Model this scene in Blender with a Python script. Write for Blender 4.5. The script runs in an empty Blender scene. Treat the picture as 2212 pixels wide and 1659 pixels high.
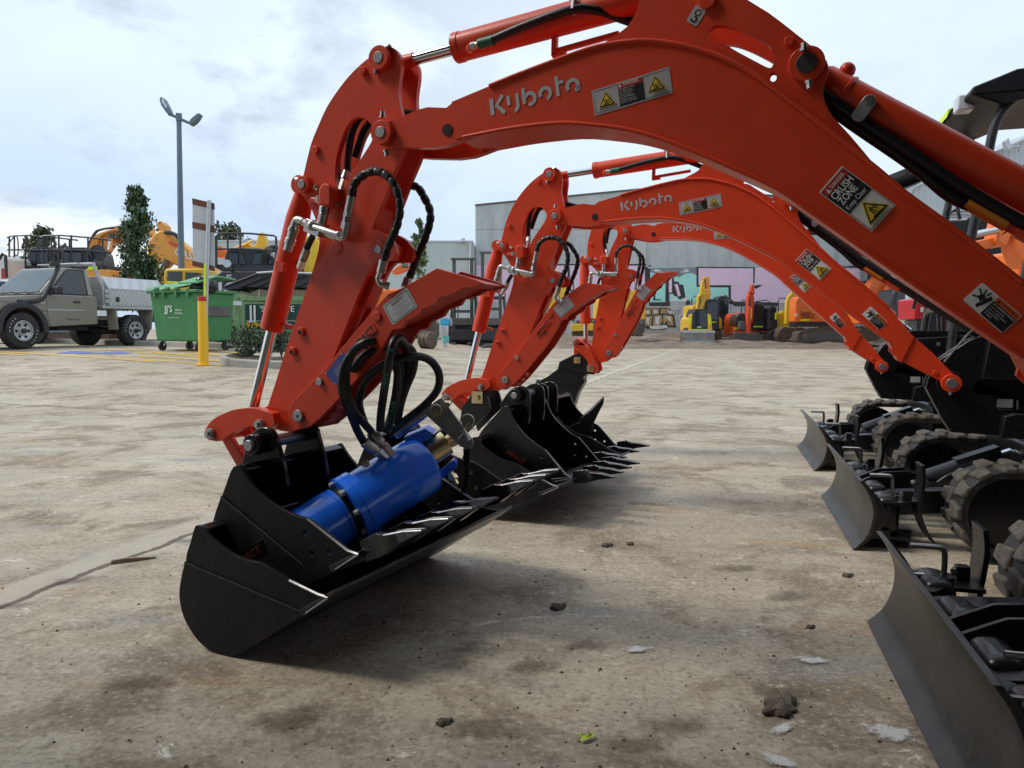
import bpy, bmesh, math, random
from mathutils import Vector, Matrix, geometry, noise
R = math.radians
random.seed(7)
scn = bpy.context.scene
COL = scn.collection
# ------------------------------------------------------------------ camera geometry (picture units: 2212 x 1659)
FPX, CU, CV, HOR, HC = 1650.0, 1106.0, 829.5, 710.0, 0.86
PIT = math.atan((CV - HOR) / FPX)
SP, CP = math.sin(PIT), math.cos(PIT)
EYE = Vector((0, 0, HC))
def ray(u, v):
    a, b = (u - CU) / FPX, (CV - v) / FPX
    return Vector((a, CP + b * SP, -SP + b * CP))
def P(u, v, Y):
    d = ray(u, v)
    return EYE + d * (Y / d.y)
def sm(t):
    t = max(0.0, min(1.0, t))
    return t * t * (3 - 2 * t)
def gz(x, y):
    return 0.43 * sm((y - 7) / 11.0) * sm((2 - x) / 8.0) + 0.12 * sm((y - 36) / 6.0) * sm((x - 0) / 4.0) + 0.35 * sm((y - 43) / 6.0) * sm((x + 4) / 6.0)
def G(u, v):
    d = ray(u, v); t = -HC / d.z
    for i in range(40):
        p = EYE + d * t
        t = 0.5 * t + 0.5 * (gz(p.x, p.y) - HC) / d.z
    return EYE + d * t
def planept(u, v, O, a, d=0.0):
    """ray against the vertical plane through O with direction angle a, pushed d along its normal -> local (s, z)"""
    e = Vector((math.cos(a), math.sin(a), 0)); n = Vector((-math.sin(a), math.cos(a), 0))
    r = ray(u, v); O3 = Vector((O[0], O[1], 0))
    t = (n.dot(O3 - EYE) + d) / n.dot(r)
    p = EYE + r * t
    return ((p - O3).dot(e), p.z)
# ------------------------------------------------------------------ 2D helpers
def crv(pts, n=4, closed=False):
    """Catmull-Rom resampling"""
    out = []; N = len(pts)
    rng = range(N if closed else N - 1)
    for i in rng:
        if closed: p0, p1, p2, p3 = pts[i-1], pts[i], pts[(i+1) % N], pts[(i+2) % N]
        else: p0, p1, p2, p3 = pts[max(i-1, 0)], pts[i], pts[i+1], pts[min(i+2, N-1)]
        for k in range(n):
            t = k / n
            out.append(tuple(0.5 * ((2*b) + (c-a)*t + (2*a-5*b+4*c-d)*t*t + (3*b-a-3*c+d)*t**3) for a, b, c, d in zip(p0, p1, p2, p3)))
    if not closed: out.append(tuple(pts[-1]))
    return out
def arc(cx, cz, r, a0, a1, n=10):
    return [(cx + r*math.cos(R(a0+(a1-a0)*i/n)), cz + r*math.sin(R(a0+(a1-a0)*i/n))) for i in range(n+1)]
def circ(cx, cz, r, n=20):
    return [(cx + r*math.cos(2*math.pi*i/n), cz + r*math.sin(2*math.pi*i/n)) for i in range(n)]
def rrect(x0, z0, x1, z1, r, n=4):
    return (arc(x1-r, z1-r, r, 0, 90, n) + arc(x0+r, z1-r, r, 90, 180, n) + arc(x0+r, z0+r, r, 180, 270, n) + arc(x1-r, z0+r, r, 270, 360, n))
def stroke(pts, w):
    """polyline -> thick quads (2D)"""
    qs = []
    L, Rr = [], []
    for i, p in enumerate(pts):
        a = pts[max(i-1, 0)]; b = pts[min(i+1, len(pts)-1)]
        dx, dz = b[0]-a[0], b[1]-a[1]; l = math.hypot(dx, dz) or 1
        nx, nz = -dz/l*w/2, dx/l*w/2
        L.append((p[0]+nx, p[1]+nz)); Rr.append((p[0]-nx, p[1]-nz))
    for i in range(len(pts)-1): qs.append([L[i], L[i+1], Rr[i+1], Rr[i]])
    return qs
# ------------------------------------------------------------------ mesh builder
class MB:
    def __init__(self, M=None):
        self.v, self.f, self.m, self.mi, self.M = [], [], [], 0, M
    def add(self, vs, fs):
        o = len(self.v)
        for p in vs:
            p = Vector(p)
            self.v.append(self.M @ p if self.M is not None else p)
        for f in fs:
            self.f.append([i + o for i in f]); self.m.append(self.mi)
        return self
    def box(self, x0, x1, y0, y1, z0, z1, T=None):
        vs = [Vector((x, y, z)) for x in (x0, x1) for y in (y0, y1) for z in (z0, z1)]
        if T is not None: vs = [T @ p for p in vs]
        return self.add(vs, [(0,1,3,2),(4,6,7,5),(0,4,5,1),(2,3,7,6),(0,2,6,4),(1,5,7,3)])
    def beam(self, p0, p1, w, h, up=(0,0,1)):
        p0, p1 = Vector(p0), Vector(p1); d = (p1-p0); L = d.length; d.normalize()
        s = d.cross(Vector(up))
        if s.length < 1e-4: s = d.cross(Vector((0,1,0)))
        s.normalize(); t = s.cross(d)
        T = Matrix((( d.x, s.x, t.x, p0.x),(d.y, s.y, t.y, p0.y),(d.z, s.z, t.z, p0.z),(0,0,0,1)))
        return self.box(0, L, -w/2, w/2, -h/2, h/2, T)
    def prism(self, pts, a, b, holes=(), ax='y'):
        def mk(p, y): return (p[0], y, p[1]) if ax == 'y' else ((y, p[0], p[1]) if ax == 'x' else (p[0], p[1], y))
        loops = [list(pts)] + [list(h) for h in holes]
        flat = [p for l in loops for p in l]; n = len(flat)
        vs = [mk(p, a) for p in flat] + [mk(p, b) for p in flat]
        fs = []; o = 0
        for l in loops:
            k = len(l)
            for i in range(k):
                j = (i+1) % k
                fs.append((o+i, o+j, o+j+n, o+i+n))
            o += k
        if holes or len(pts) > 4:
            tri = geometry.tessellate_polygon([[Vector((p[0], p[1], 0)) for p in l] for l in loops])
            for t in tri: fs.append(tuple(t)); fs.append(tuple(i+n for i in reversed(t)))
        else:
            fs.append(tuple(range(n))); fs.append(tuple(range(2*n-1, n-1, -1)))
        return self.add(vs, fs)
    def flat(self, pts, y, ax='y'):
        def mk(p): return (p[0], y, p[1]) if ax == 'y' else ((y, p[0], p[1]) if ax == 'x' else (p[0], p[1], y))
        if len(pts) <= 4: return self.add([mk(p) for p in pts], [tuple(range(len(pts)))])
        tri = geometry.tessellate_polygon([[Vector((p[0], p[1], 0)) for p in pts]])
        return self.add([mk(p) for p in pts], [tuple(t) for t in tri])
    def lathe(self, p0, d, prof, n=20):
        p0 = Vector(p0); d = Vector(d).normalized()
        s = d.cross(Vector((0,0,1)))
        if s.length < 1e-3: s = d.cross(Vector((1,0,0)))
        s.normalize(); t = s.cross(d)
        vs = []; fs = []
        for (h, r) in prof:
            for k in range(n):
                a = 2*math.pi*k/n
                vs.append(p0 + d*h + (s*math.cos(a) + t*math.sin(a))*r)
        for i in range(len(prof)-1):
            for k in range(n):
                j = (k+1) % n
                fs.append((i*n+k, i*n+j, (i+1)*n+j, (i+1)*n+k))
        fs.append(tuple(range(n-1, -1, -1))); fs.append(tuple((len(prof)-1)*n + k for k in range(n)))
        return self.add(vs, fs)
    def cyl(self, p0, p1, r, n=18, r1=None):
        p0, p1 = Vector(p0), Vector(p1)
        return self.lathe(p0, p1-p0, [(0, r), ((p1-p0).length, r if r1 is None else r1)], n)
    def tube(self, pts, r, n=8, rr=None):
        pts = [Vector(p) for p in pts]; N = len(pts); vs = []; fs = []
        s = None
        for i, p in enumerate(pts):
            d = (pts[min(i+1, N-1)] - pts[max(i-1, 0)]).normalized()
            if s is None:
                s = d.cross(Vector((0.3, 0.2, 1)))
                if s.length < 1e-3: s = d.cross(Vector((1,0,0)))
            s = (s - d * s.dot(d)).normalized(); t = d.cross(s)
            q = rr[i] if rr else r
            for k in range(n):
                a = 2*math.pi*k/n
                vs.append(p + (s*math.cos(a) + t*math.sin(a))*q)
        for i in range(N-1):
            for k in range(n):
                j = (k+1) % n
                fs.append((i*n+k, i*n+j, (i+1)*n+j, (i+1)*n+k))
        fs.append(tuple(range(n-1, -1, -1))); fs.append(tuple((N-1)*n + k for k in range(n)))
        return self.add(vs, fs)
    def ball(self, c, r, n=10, sq=(1,1,1)):
        c = Vector(c); vs = []; fs = []
        for i in range(n//2+1):
            th = math.pi*i/(n//2)
            for k in range(n):
                a = 2*math.pi*k/n
                vs.append(c + Vector((r*sq[0]*math.sin(th)*math.cos(a), r*sq[1]*math.sin(th)*math.sin(a), r*sq[2]*math.cos(th))))
        for i in range(n//2):
            for k in range(n):
                j = (k+1) % n
                fs.append((i*n+k, (i+1)*n+k, (i+1)*n+j, i*n+j))
        return self.add(vs, fs)
    def bolt(self, p, d, r, h):
        return self.lathe(p, d, [(0, r*1.35), (h*.25, r*1.35), (h*.26, r), (h, r*.95)], 6)
    def text(self, s, O, ex, ey, size, off=0.0, al='CENTER', sx=1.0, fit=None):
        """real letter outlines; O = anchor, ex/ey unit vectors of the writing"""
        me = letters(s, off, al)
        if fit and me[0]:
            wd = (max(q[0] for q in me[0]) - min(q[0] for q in me[0]))*size*sx
            if wd > fit: sx *= fit/wd
        O, ex, ey = Vector(O), Vector(ex), Vector(ey)
        return self.add([O + ex*(q[0]*size*sx) + ey*(q[1]*size) for q in me[0]], me[1])
_tx = {}
def letters(s, off, al):
    k = (s, off, al)
    if k not in _tx:
        c = bpy.data.curves.new('lettering', 'FONT'); c.body = s; c.size = 1; c.offset = off; c.align_x = al; c.align_y = 'CENTER'
        c.resolution_u = 3
        o = bpy.data.objects.new('lettering', c)
        me = o.to_mesh()
        _tx[k] = ([tuple(q.co) for q in me.vertices], [tuple(p.vertices) for p in me.polygons])
        o.to_mesh_clear(); bpy.data.objects.remove(o); bpy.data.curves.remove(c)
    return _tx[k]
def build(name, mb, mats, parent=None, bev=0.0, seg=2, ang=35, loc=None, fix=True):
    me = bpy.data.meshes.new(name)
    me.from_pydata([tuple(p) for p in mb.v], [], mb.f)
    if not isinstance(mats, (list, tuple)): mats = [mats]
    for m in mats: me.materials.append(m)
    if len(mats) > 1: me.polygons.foreach_set('material_index', mb.m)
    if fix:
        bm = bmesh.new(); bm.from_mesh(me)
        bmesh.ops.recalc_face_normals(bm, faces=bm.faces)
        bm.to_mesh(me); bm.free()
    me.polygons.foreach_set('use_smooth', [True]*len(me.polygons))
    me.set_sharp_from_angle(angle=R(ang))
    me.update()
    o = bpy.data.objects.new(name, me); COL.objects.link(o)
    if parent is not None: o.parent = parent
    if loc is not None: o.location = loc
    if bev:
        b = o.modifiers.new('bevel', 'BEVEL'); b.width = bev; b.segments = seg; b.limit_method = 'ANGLE'; b.angle_limit = R(40); b.harden_normals = False
    return o
def tag(o, label, cat, group=None):
    o['label'] = label; o['category'] = cat
    if group: o['group'] = group
    return o
class Thing:
    def __init__(self, name, label, cat, loc=(0,0,0), yaw=0.0, group=None):
        self.o = bpy.data.objects.new(name, None); COL.objects.link(self.o)
        self.o.empty_display_size = 0.1
        self.o.location = loc; self.o.rotation_euler = (0, 0, yaw)
        tag(self.o, label, cat, group)
        self.loc = Vector(loc); self.yaw = yaw
        self.W = Matrix.Translation(self.loc) @ Matrix.Rotation(yaw, 4, 'Z'); self.I = self.W.inverted()
    def part(self, name, mb, mats, parent=None, **k):
        return build(name, mb, mats, parent or self.o, **k)
    def split(self, name, mb, mats, parent=None, **k):
        """one object for every separate piece in mb"""
        n = len(mb.v); par = list(range(n))
        def find(i):
            while par[i] != i: par[i] = par[par[i]]; i = par[i]
            return i
        for f in mb.f:
            for j in f[1:]: par[find(j)] = find(f[0])
        groups = {}
        for fi, f in enumerate(mb.f): groups.setdefault(find(f[0]), []).append(fi)
        out = []
        for g in groups.values():
            ids = sorted({i for fi in g for i in mb.f[fi]}); mp_ = {i: k_ for k_, i in enumerate(ids)}
            m2 = MB(); m2.v = [mb.v[i] for i in ids]; m2.f = [[mp_[i] for i in mb.f[fi]] for fi in g]; m2.m = [mb.m[fi] for fi in g]
            out.append(build(name, m2, mats, parent or self.o, **k))
        return out
    def px(self, u, v, Y):          # a picture point at world distance Y -> local
        return self.I @ P(u, v, Y)
    def xz(self, pts, Y):           # for yaw 0 things: outline at distance Y
        return [(q.x, q.z) for q in (self.px(u, v, Y) for u, v in pts)]
def structure(o): o['kind'] = 'structure'; return o
# ------------------------------------------------------------------ materials
def newmat(name):
    m = bpy.data.materials.new(name); m.use_nodes = True
    nt = m.node_tree; b = nt.nodes['Principled BSDF']
    return m, nt, b
def nd(nt, t, **k):
    n = nt.nodes.new(t)
    for a, v in k.items():
        if a.startswith('i_'): n.inputs[a[2:].replace('_', ' ')].default_value = v
        else: setattr(n, a, v)
    return n
def noise_n(nt, scale, detail=4, rough=.55, vec=None, dist=0.0):
    n = nd(nt, 'ShaderNodeTexNoise'); n.inputs['Scale'].default_value = scale; n.inputs['Detail'].default_value = detail; n.inputs['Roughness'].default_value = rough
    n.inputs['Distortion'].default_value = dist
    if vec is not None: nt.links.new(vec, n.inputs['Vector'])
    return n
def ramp(nt, fac, stops):
    r = nd(nt, 'ShaderNodeValToRGB'); e = r.color_ramp.elements
    while len(e) < len(stops): e.new(0.5)
    for q, (p, c) in zip(e, stops):
        q.position = p; q.color = (c, c, c, 1) if not isinstance(c, (tuple, list)) else (*c[:3], 1)
    nt.links.new(fac, r.inputs['Fac']); return r
def mix(nt, fac, a, b, mode='MIX'):
    m = nd(nt, 'ShaderNodeMix'); m.data_type = 'RGBA'; m.blend_type = mode
    for sock, val in ((m.inputs[0], fac), (m.inputs[6], a), (m.inputs[7], b)):
        if hasattr(val, 'is_output') or isinstance(val, bpy.types.NodeSocket): nt.links.new(val, sock)
        elif isinstance(val, (int, float)): sock.default_value = val
        else: sock.default_value = (*val[:3], 1)
    return m.outputs[2]
def math_n(nt, op, a, b=None, clamp=False):
    m = nd(nt, 'ShaderNodeMath', operation=op, use_clamp=clamp)
    for s, v in ((m.inputs[0], a), (m.inputs[1], b)):
        if v is None: continue
        if isinstance(v, (int, float)): s.default_value = v
        else: nt.links.new(v, s)
    return m.outputs[0]
def paint(name, col, rough=.35, metal=0.0, dirt=.25, dirtcol=(.16,.12,.08), scale=6.0, bump=.0, bscale=60, coat=0.0, spec=.5, var=.12):
    m, nt, b = newmat(name)
    tc = nd(nt, 'ShaderNodeTexCoord'); V = tc.outputs['Object']
    n1 = noise_n(nt, scale, 6, .6, V); n2 = noise_n(nt, scale*7, 4, .6, V)
    c = mix(nt, ramp(nt, n1.outputs['Fac'], [(.3, 0.0), (.75, 1.0)]).outputs['Color'], tuple(x*(1-var) for x in col), tuple(min(1, x*(1+var)) for x in col))
    f = math_n(nt, 'MULTIPLY', ramp(nt, n2.outputs['Fac'], [(.5, 0.0), (.8, 1.0)]).outputs['Color'], dirt)
    c = mix(nt, f, c, dirtcol)
    nt.links.new(c, b.inputs['Base Color'])
    rr = nd(nt, 'ShaderNodeMapRange'); rr.inputs['To Min'].default_value = max(.03, rough-.1); rr.inputs['To Max'].default_value = min(1, rough+.15)
    nt.links.new(n2.outputs['Fac'], rr.inputs['Value']); nt.links.new(rr.outputs[0], b.inputs['Roughness'])
    b.inputs['Metallic'].default_value = metal
    b.inputs['Specular IOR Level'].default_value = spec
    if coat: b.inputs['Coat Weight'].default_value = coat; b.inputs['Coat Roughness'].default_value = .12
    if bump:
        n3 = noise_n(nt, bscale, 3, .5, V)
        bp = nd(nt, 'ShaderNodeBump'); bp.inputs['Strength'].default_value = bump; bp.inputs['Distance'].default_value = .004
        nt.links.new(n3.outputs['Fac'], bp.inputs['Height']); nt.links.new(bp.outputs[0], b.inputs['Normal'])
    return m
M = {}
M['orange'] = paint('orange_machine_paint', (.72,.056,.014), .40, dirt=.16, dirtcol=(.30,.09,.05), scale=9, bump=.05, bscale=300, coat=.12, spec=.38, var=.10)
M['orange_steel'] = paint('orange_attachment_paint', (.62,.055,.020), .44, spec=.35, dirt=.15, bump=.08, bscale=200, var=.08)
M['chrome'] = paint('chrome_rod', (.72,.72,.72), .10, 1.0, dirt=.1, var=.03)
M['zinc'] = paint('zinc_plated_steel', (.55,.54,.50), .30, 1.0, dirt=.3, scale=30)
M['pin'] = paint('grey_pin_steel', (.36,.36,.36), .42, .85, dirt=.25, scale=25)
M['gold'] = paint('yellow_passivated_steel', (.80,.66,.36), .30, 1.0, dirt=.2, scale=18, var=.25)
M['darkpin'] = paint('dark_pin_steel', (.06,.06,.055), .45, .5, dirt=.3, scale=30)
M['black'] = paint('satin_black_paint', (.007,.0075,.009), .27, dirt=.10, dirtcol=(.10,.09,.075), scale=10, bump=.05, bscale=120, spec=.5)
M['blackgloss'] = paint('gloss_black_paint', (.006,.0065,.008), .15, dirt=.07, dirtcol=(.10,.09,.08), scale=10, bump=.15, bscale=40)
M['blackmatt'] = paint('matt_black_plate', (.0075,.0075,.009), .46, dirt=.16, dirtcol=(.05,.043,.036), scale=9, bump=.08, bscale=90, spec=.22)
M['blackbare'] = paint('worn_black_steel', (.05,.048,.046), .35, .5, dirt=.5, dirtcol=(.16,.13,.10), scale=9, var=.4)
M['blade'] = paint('grey_blade_steel', (.048,.046,.043), .32, .55, dirt=.4, dirtcol=(.13,.11,.085), scale=6, var=.45, bump=.06, bscale=25)
M['rubber'] = paint('black_rubber', (.016,.016,.017), .6, dirt=.25, dirtcol=(.17,.13,.09), scale=8, var=.3)
M['hose'] = paint('black_hose_rubber', (.008,.008,.009), .38, dirt=.08, scale=20)
M['mudrub'] = paint('muddy_track_lug', (.075,.065,.055), .8, dirt=.75, dirtcol=(.27,.22,.16), scale=12, var=.5, bump=.3, bscale=60)
M['blue'] = paint('blue_gloss_enamel', (.018,.18,.93), .20, dirt=.05, scale=5, coat=.4, var=.08)
M['blueplate'] = paint('blue_data_plate', (.03,.07,.33), .45, dirt=.2)
M['white'] = paint('white_sticker', (.72,.72,.70), .4, dirt=.1, scale=20, var=.04)
M['silver'] = paint('silver_sticker', (.50,.51,.53), .35, .2, dirt=.08, scale=20, var=.05)
M['ink'] = paint('black_sticker_ink', (.010,.010,.012), .4, dirt=.05)
M['yel'] = paint('yellow_sticker', (.72,.52,.02), .45, dirt=.05)
M['redst'] = paint('red_sticker', (.42,.018,.018), .45, dirt=.05)
M['dullred'] = paint('dull_red_ink', (.13,.010,.008), .6, dirt=.6, dirtcol=(.02,.015,.012), scale=40)
M['orst'] = paint('orange_sticker', (.75,.12,.02), .45, dirt=.05)
M['green'] = paint('green_hose_sleeve', (.012,.16,.09), .45, dirt=.1)
M['amber'] = paint('amber_hose_sleeve', (.65,.22,.02), .4, dirt=.1)
M['teal'] = paint('teal_hose_print', (.02,.60,.46), .5, dirt=.15, scale=60)
M['scrape'] = paint('bare_scraped_steel', (.27,.27,.28), .35, .6, dirt=.5, dirtcol=(.05,.05,.05), scale=22, var=.4)
M['hivis'] = paint('hi_vis_yellow_tape', (.68,.95,.02), .5, dirt=.05)
M['myel'] = paint('yellow_machine_paint', (.80,.50,.03), .40, dirt=.3, scale=4, var=.1)
M['mora'] = paint('amber_machine_paint', (.82,.36,.055), .40, dirt=.3, scale=4, var=.1)
M['mred'] = paint('red_machine_paint', (.72,.075,.025), .40, dirt=.25, scale=4, var=.1)
M['mor2'] = paint('bright_orange_machine_paint', (.82,.17,.025), .40, dirt=.25, scale=4, var=.1)
M['mblk'] = paint('black_machine_paint', (.028,.031,.038), .32, dirt=.25, dirtcol=(.2,.17,.14), scale=4, var=.2)
M['mgry'] = paint('grey_machine_steel', (.10,.095,.09), .55, .2, dirt=.5, dirtcol=(.25,.19,.13), scale=5, var=.3)
M['rust'] = paint('earthy_track_steel', (.11,.085,.065), .65, .3, dirt=.6, dirtcol=(.25,.17,.10), scale=5, var=.35)
M['sand'] = paint('worn_bucket_steel', (.30,.29,.26), .45, .6, dirt=.4, dirtcol=(.2,.15,.1), scale=4, var=.25)
M['ute'] = paint('pewter_car_paint', (.27,.255,.215), .30, .25, dirt=.22, dirtcol=(.26,.21,.15), scale=2.5, coat=.3, var=.08)
M['plast'] = paint('black_plastic', (.025,.027,.031), .55, dirt=.25, dirtcol=(.15,.14,.12), scale=6)
M['galv'] = paint('galvanised_steel', (.50,.52,.54), .38, .6, dirt=.3, scale=10, var=.12)
M['alu'] = paint('dull_aluminium', (.56,.57,.58), .35, .7, dirt=.25, scale=6, var=.1)
M['mudflap'] = paint('dusty_mudflap', (.33,.30,.25), .8, dirt=.4, scale=6)
M['binG'] = paint('green_bin_plastic', (.045,.21,.068), .45, dirt=.15, dirtcol=(.12,.16,.1), scale=4, var=.12)
M['binL'] = paint('green_lid_plastic', (.10,.33,.14), .42, dirt=.2, dirtcol=(.2,.25,.18), scale=4, var=.1)
M['skipG'] = paint('worn_green_skip_paint', (.20,.36,.16), .5, dirt=.55, dirtcol=(.16,.12,.07), scale=3.5, var=.2)
M['bagb'] = paint('black_bin_bag', (.012,.012,.014), .25, dirt=.05, bump=1.0, bscale=14)
M['bolY'] = paint('yellow_bollard_paint', (.85,.48,.015), .38, dirt=.12, scale=7, var=.05)
M['bolR'] = paint('red_reflector_band', (.55,.02,.02), .35, dirt=.05)
M['pole'] = paint('blue_grey_pole_paint', (.12,.17,.22), .45, dirt=.15, scale=3)
M['signb'] = paint('grey_sign_back', (.52,.54,.54), .5, .1, dirt=.15, scale=3)
M['rusty'] = paint('rust_brown_strip', (.15,.055,.03), .8, dirt=.4, dirtcol=(.07,.03,.02), scale=14)
M['lens'] = paint('frosted_lamp_lens', (.62,.66,.70), .25, dirt=.05)
M['redlight'] = paint('red_tail_lens', (.35,.01,.012), .2, dirt=.05)
M['bark'] = paint('grey_brown_bark', (.13,.10,.075), .85, dirt=.5, scale=14, bump=.6, bscale=30)
M['kerb'] = paint('kerb_concrete', (.36,.34,.30), .85, dirt=.5, dirtcol=(.16,.13,.10), scale=5, bump=.4, bscale=40)
M['soil'] = paint('bark_mulch', (.10,.07,.05), .95, dirt=.6, dirtcol=(.22,.17,.12), scale=12, bump=1.0, bscale=25)
M['clod'] = paint('dry_mud', (.105,.085,.065), .95, dirt=.4, dirtcol=(.25,.2,.15), scale=60, bump=.5, bscale=200)
M['yline'] = paint('faded_yellow_line_paint', (.62,.40,.10), .75, dirt=.75, dirtcol=(.38,.34,.28), scale=2.5, var=.15)
M['wline'] = paint('faded_white_line_paint', (.60,.57,.52), .75, dirt=.75, dirtcol=(.38,.34,.28), scale=2.5, var=.15)
M['bline'] = paint('faded_blue_bay_paint', (.10,.17,.50), .75, dirt=.7, dirtcol=(.36,.34,.32), scale=2.5, var=.15)
M['conc'] = paint('precast_concrete_wall', (.50,.54,.54), .8, dirt=.35, dirtcol=(.30,.30,.29), scale=.35, var=.12, bump=.15, bscale=20)
M['sage'] = paint('pale_sage_wall_panel', (.50,.57,.56), .7, dirt=.15, dirtcol=(.34,.38,.37), scale=.3, var=.06)
M['joint'] = paint('dark_panel_joint', (.22,.22,.21), .9, dirt=.2)
M['pink'] = paint('pink_mural_paint', (.80,.60,.75), .75, dirt=.12, dirtcol=(.55,.45,.52), scale=.8, var=.06)
M['mint'] = paint('mint_mural_paint', (.38,.80,.72), .75, dirt=.1, dirtcol=(.4,.6,.58), scale=.8, var=.08)
M['mblack'] = paint('black_mural_paint', (.045,.045,.05), .8, dirt=.2, scale=1.5)
M['mgrey'] = paint('grey_mural_paint', (.24,.26,.27), .8, dirt=.2, scale=1.2, var=.15)
M['mwhite'] = paint('white_mural_paint', (.70,.72,.73), .8, dirt=.2, dirtcol=(.4,.4,.4), scale=1.5)
M['mtan'] = paint('tan_mural_paint', (.42,.30,.14), .8, dirt=.3, dirtcol=(.6,.58,.5), scale=1.6, var=.3)
M['mblue'] = paint('pale_blue_mural_paint', (.36,.42,.48), .8, dirt=.2, dirtcol=(.5,.5,.5), scale=1.5)
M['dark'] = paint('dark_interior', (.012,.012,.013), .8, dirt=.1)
M['hitch'] = paint('bright_worn_plate', (.34,.335,.33), .28, .9, dirt=.45, dirtcol=(.08,.07,.06), scale=24, var=.3)
M['seat'] = paint('black_seat_vinyl', (.03,.03,.032), .5, dirt=.15)
M['red'] = paint('red_plastic', (.5,.02,.03), .35, dirt=.1)
M['cyan'] = paint('cyan_plastic', (.04,.42,.75), .4, dirt=.1)
M['bellow'] = paint('turquoise_bellows', (.15,.48,.50), .6, dirt=.2)
M['wood'] = paint('weathered_timber', (.28,.21,.14), .8, dirt=.4, scale=12)
def glass_mat(name, col, alpha):
    m, nt, b = newmat(name)
    b.inputs['Base Color'].default_value = (*col, 1); b.inputs['Roughness'].default_value = .04
    b.inputs['Specular IOR Level'].default_value = .8
    tc = nd(nt, 'ShaderNodeTexCoord'); n = noise_n(nt, 3, 3, .5, tc.outputs['Object'])
    nt.links.new(mix(nt, n.outputs['Fac'], tuple(c*.7 for c in col), tuple(c*1.3 for c in col)), b.inputs['Base Color'])
    b.inputs['Alpha'].default_value = alpha
    return m
M['glass'] = glass_mat('tinted_window_glass', (.02,.032,.036), .84)
M['glassd'] = glass_mat('dark_cab_glass', (.02,.035,.045), .72)
M['windscreen'] = glass_mat('windscreen_glass', (.075,.12,.14), .85)
def chequer_mat():
    m, nt, b = newmat('chequer_plate_aluminium')
    tc = nd(nt, 'ShaderNodeTexCoord')
    mp = nd(nt, 'ShaderNodeMapping'); mp.inputs['Rotation'].default_value = (R(45), R(45), R(45)); nt.links.new(tc.outputs['Object'], mp.inputs['Vector'])
    ck = nd(nt, 'ShaderNodeTexChecker'); ck.inputs['Scale'].default_value = 22; nt.links.new(mp.outputs[0], ck.inputs['Vector'])
    n = noise_n(nt, 3, 5, .6, tc.outputs['Object'])
    c = mix(nt, ck.outputs['Fac'], (.50,.51,.52), (.74,.75,.76))
    c = mix(nt, math_n(nt, 'MULTIPLY', n.outputs['Fac'], .5), c, (.42,.41,.38))
    nt.links.new(c, b.inputs['Base Color']); b.inputs['Metallic'].default_value = .6; b.inputs['Roughness'].default_value = .38
    bp = nd(nt, 'ShaderNodeBump'); bp.inputs['Strength'].default_value = .5; bp.inputs['Distance'].default_value = .01
    nt.links.new(ck.outputs['Fac'], bp.inputs['Height']); nt.links.new(bp.outputs[0], b.inputs['Normal'])
    return m
M['chequer'] = chequer_mat()
def leaf_mat(name, c0, c1):
    m, nt, b = newmat(name)
    g = nd(nt, 'ShaderNodeNewGeometry')
    r = ramp(nt, g.outputs['Random Per Island'], [(0, c0), (.8, c1), (1, tuple(x*1.6 for x in c1))])
    nt.links.new(r.outputs['Color'], b.inputs['Base Color']); b.inputs['Roughness'].default_value = .5
    b.inputs['Subsurface Weight'].default_value = 0
    return m
M['leaf'] = leaf_mat('dark_green_leaves', (.018,.042,.016), (.065,.115,.04))
M['leafl'] = leaf_mat('light_green_leaves', (.04,.08,.02), (.14,.21,.07))
M['shrub'] = leaf_mat('shrub_leaves', (.014,.034,.016), (.05,.09,.04))
M['olive'] = leaf_mat('olive_leaves', (.03,.045,.02), (.09,.11,.05))

def streaks(m, col, sx=1.1, sz=.10, amt=.55):
    """rain streaks run down a wall: stretched noise mixed over the base colour"""
    nt = m.node_tree; b = nt.nodes['Principled BSDF']; src = b.inputs['Base Color'].links[0].from_socket
    tc = nd(nt, 'ShaderNodeTexCoord'); mp = nd(nt, 'ShaderNodeMapping'); mp.inputs['Scale'].default_value = (sx, sx, sz); nt.links.new(tc.outputs['Object'], mp.inputs['Vector'])
    n = noise_n(nt, 1.6, 7, .68, mp.outputs[0], .2); f = ramp(nt, n.outputs['Fac'], [(.48, 0.0), (.68, amt)])
    nt.links.new(mix(nt, f.outputs['Color'], src, col), b.inputs['Base Color'])
streaks(M['conc'], (.27,.27,.26)); streaks(M['sage'], (.40,.45,.44), amt=.4)
streaks(M['skipG'], (.13,.10,.06), 6, 1.2, .7); streaks(M['blade'], (.15,.13,.10), 14, 2.5, .15)
streaks(M['blackmatt'], (.035,.030,.025), 9, 3.0, .45)
ROOF_Y, ROOF_Z = 1.6, 3.5
# ------------------------------------------------------------------ world, sun, camera
SUN_EL, SUN_AZ = R(50), R(-88)      # azimuth measured from +Y towards +X
w = bpy.data.worlds.new('World'); scn.world = w; w.use_nodes = True
nt = w.node_tree; bg = nt.nodes['Background']
sky = nd(nt, 'ShaderNodeTexSky'); sky.sky_type = 'NISHITA'; sky.sun_disc = False
sky.sun_elevation = SUN_EL; sky.sun_rotation = SUN_AZ; sky.dust_density = 2.0; sky.ozone_density = 1.5
tc = nd(nt, 'ShaderNodeTexCoord'); D = tc.outputs['Generated']
sep = nd(nt, 'ShaderNodeSeparateXYZ'); nt.links.new(D, sep.inputs[0])
mp = nd(nt, 'ShaderNodeMapping'); mp.inputs['Scale'].default_value = (1.0, 1.0, 2.2); nt.links.new(D, mp.inputs['Vector'])
n1 = noise_n(nt, 2.1, 6, .55, mp.outputs[0], .25)
n2 = noise_n(nt, 5.2, 7, .58, mp.outputs[0], .2)
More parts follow.
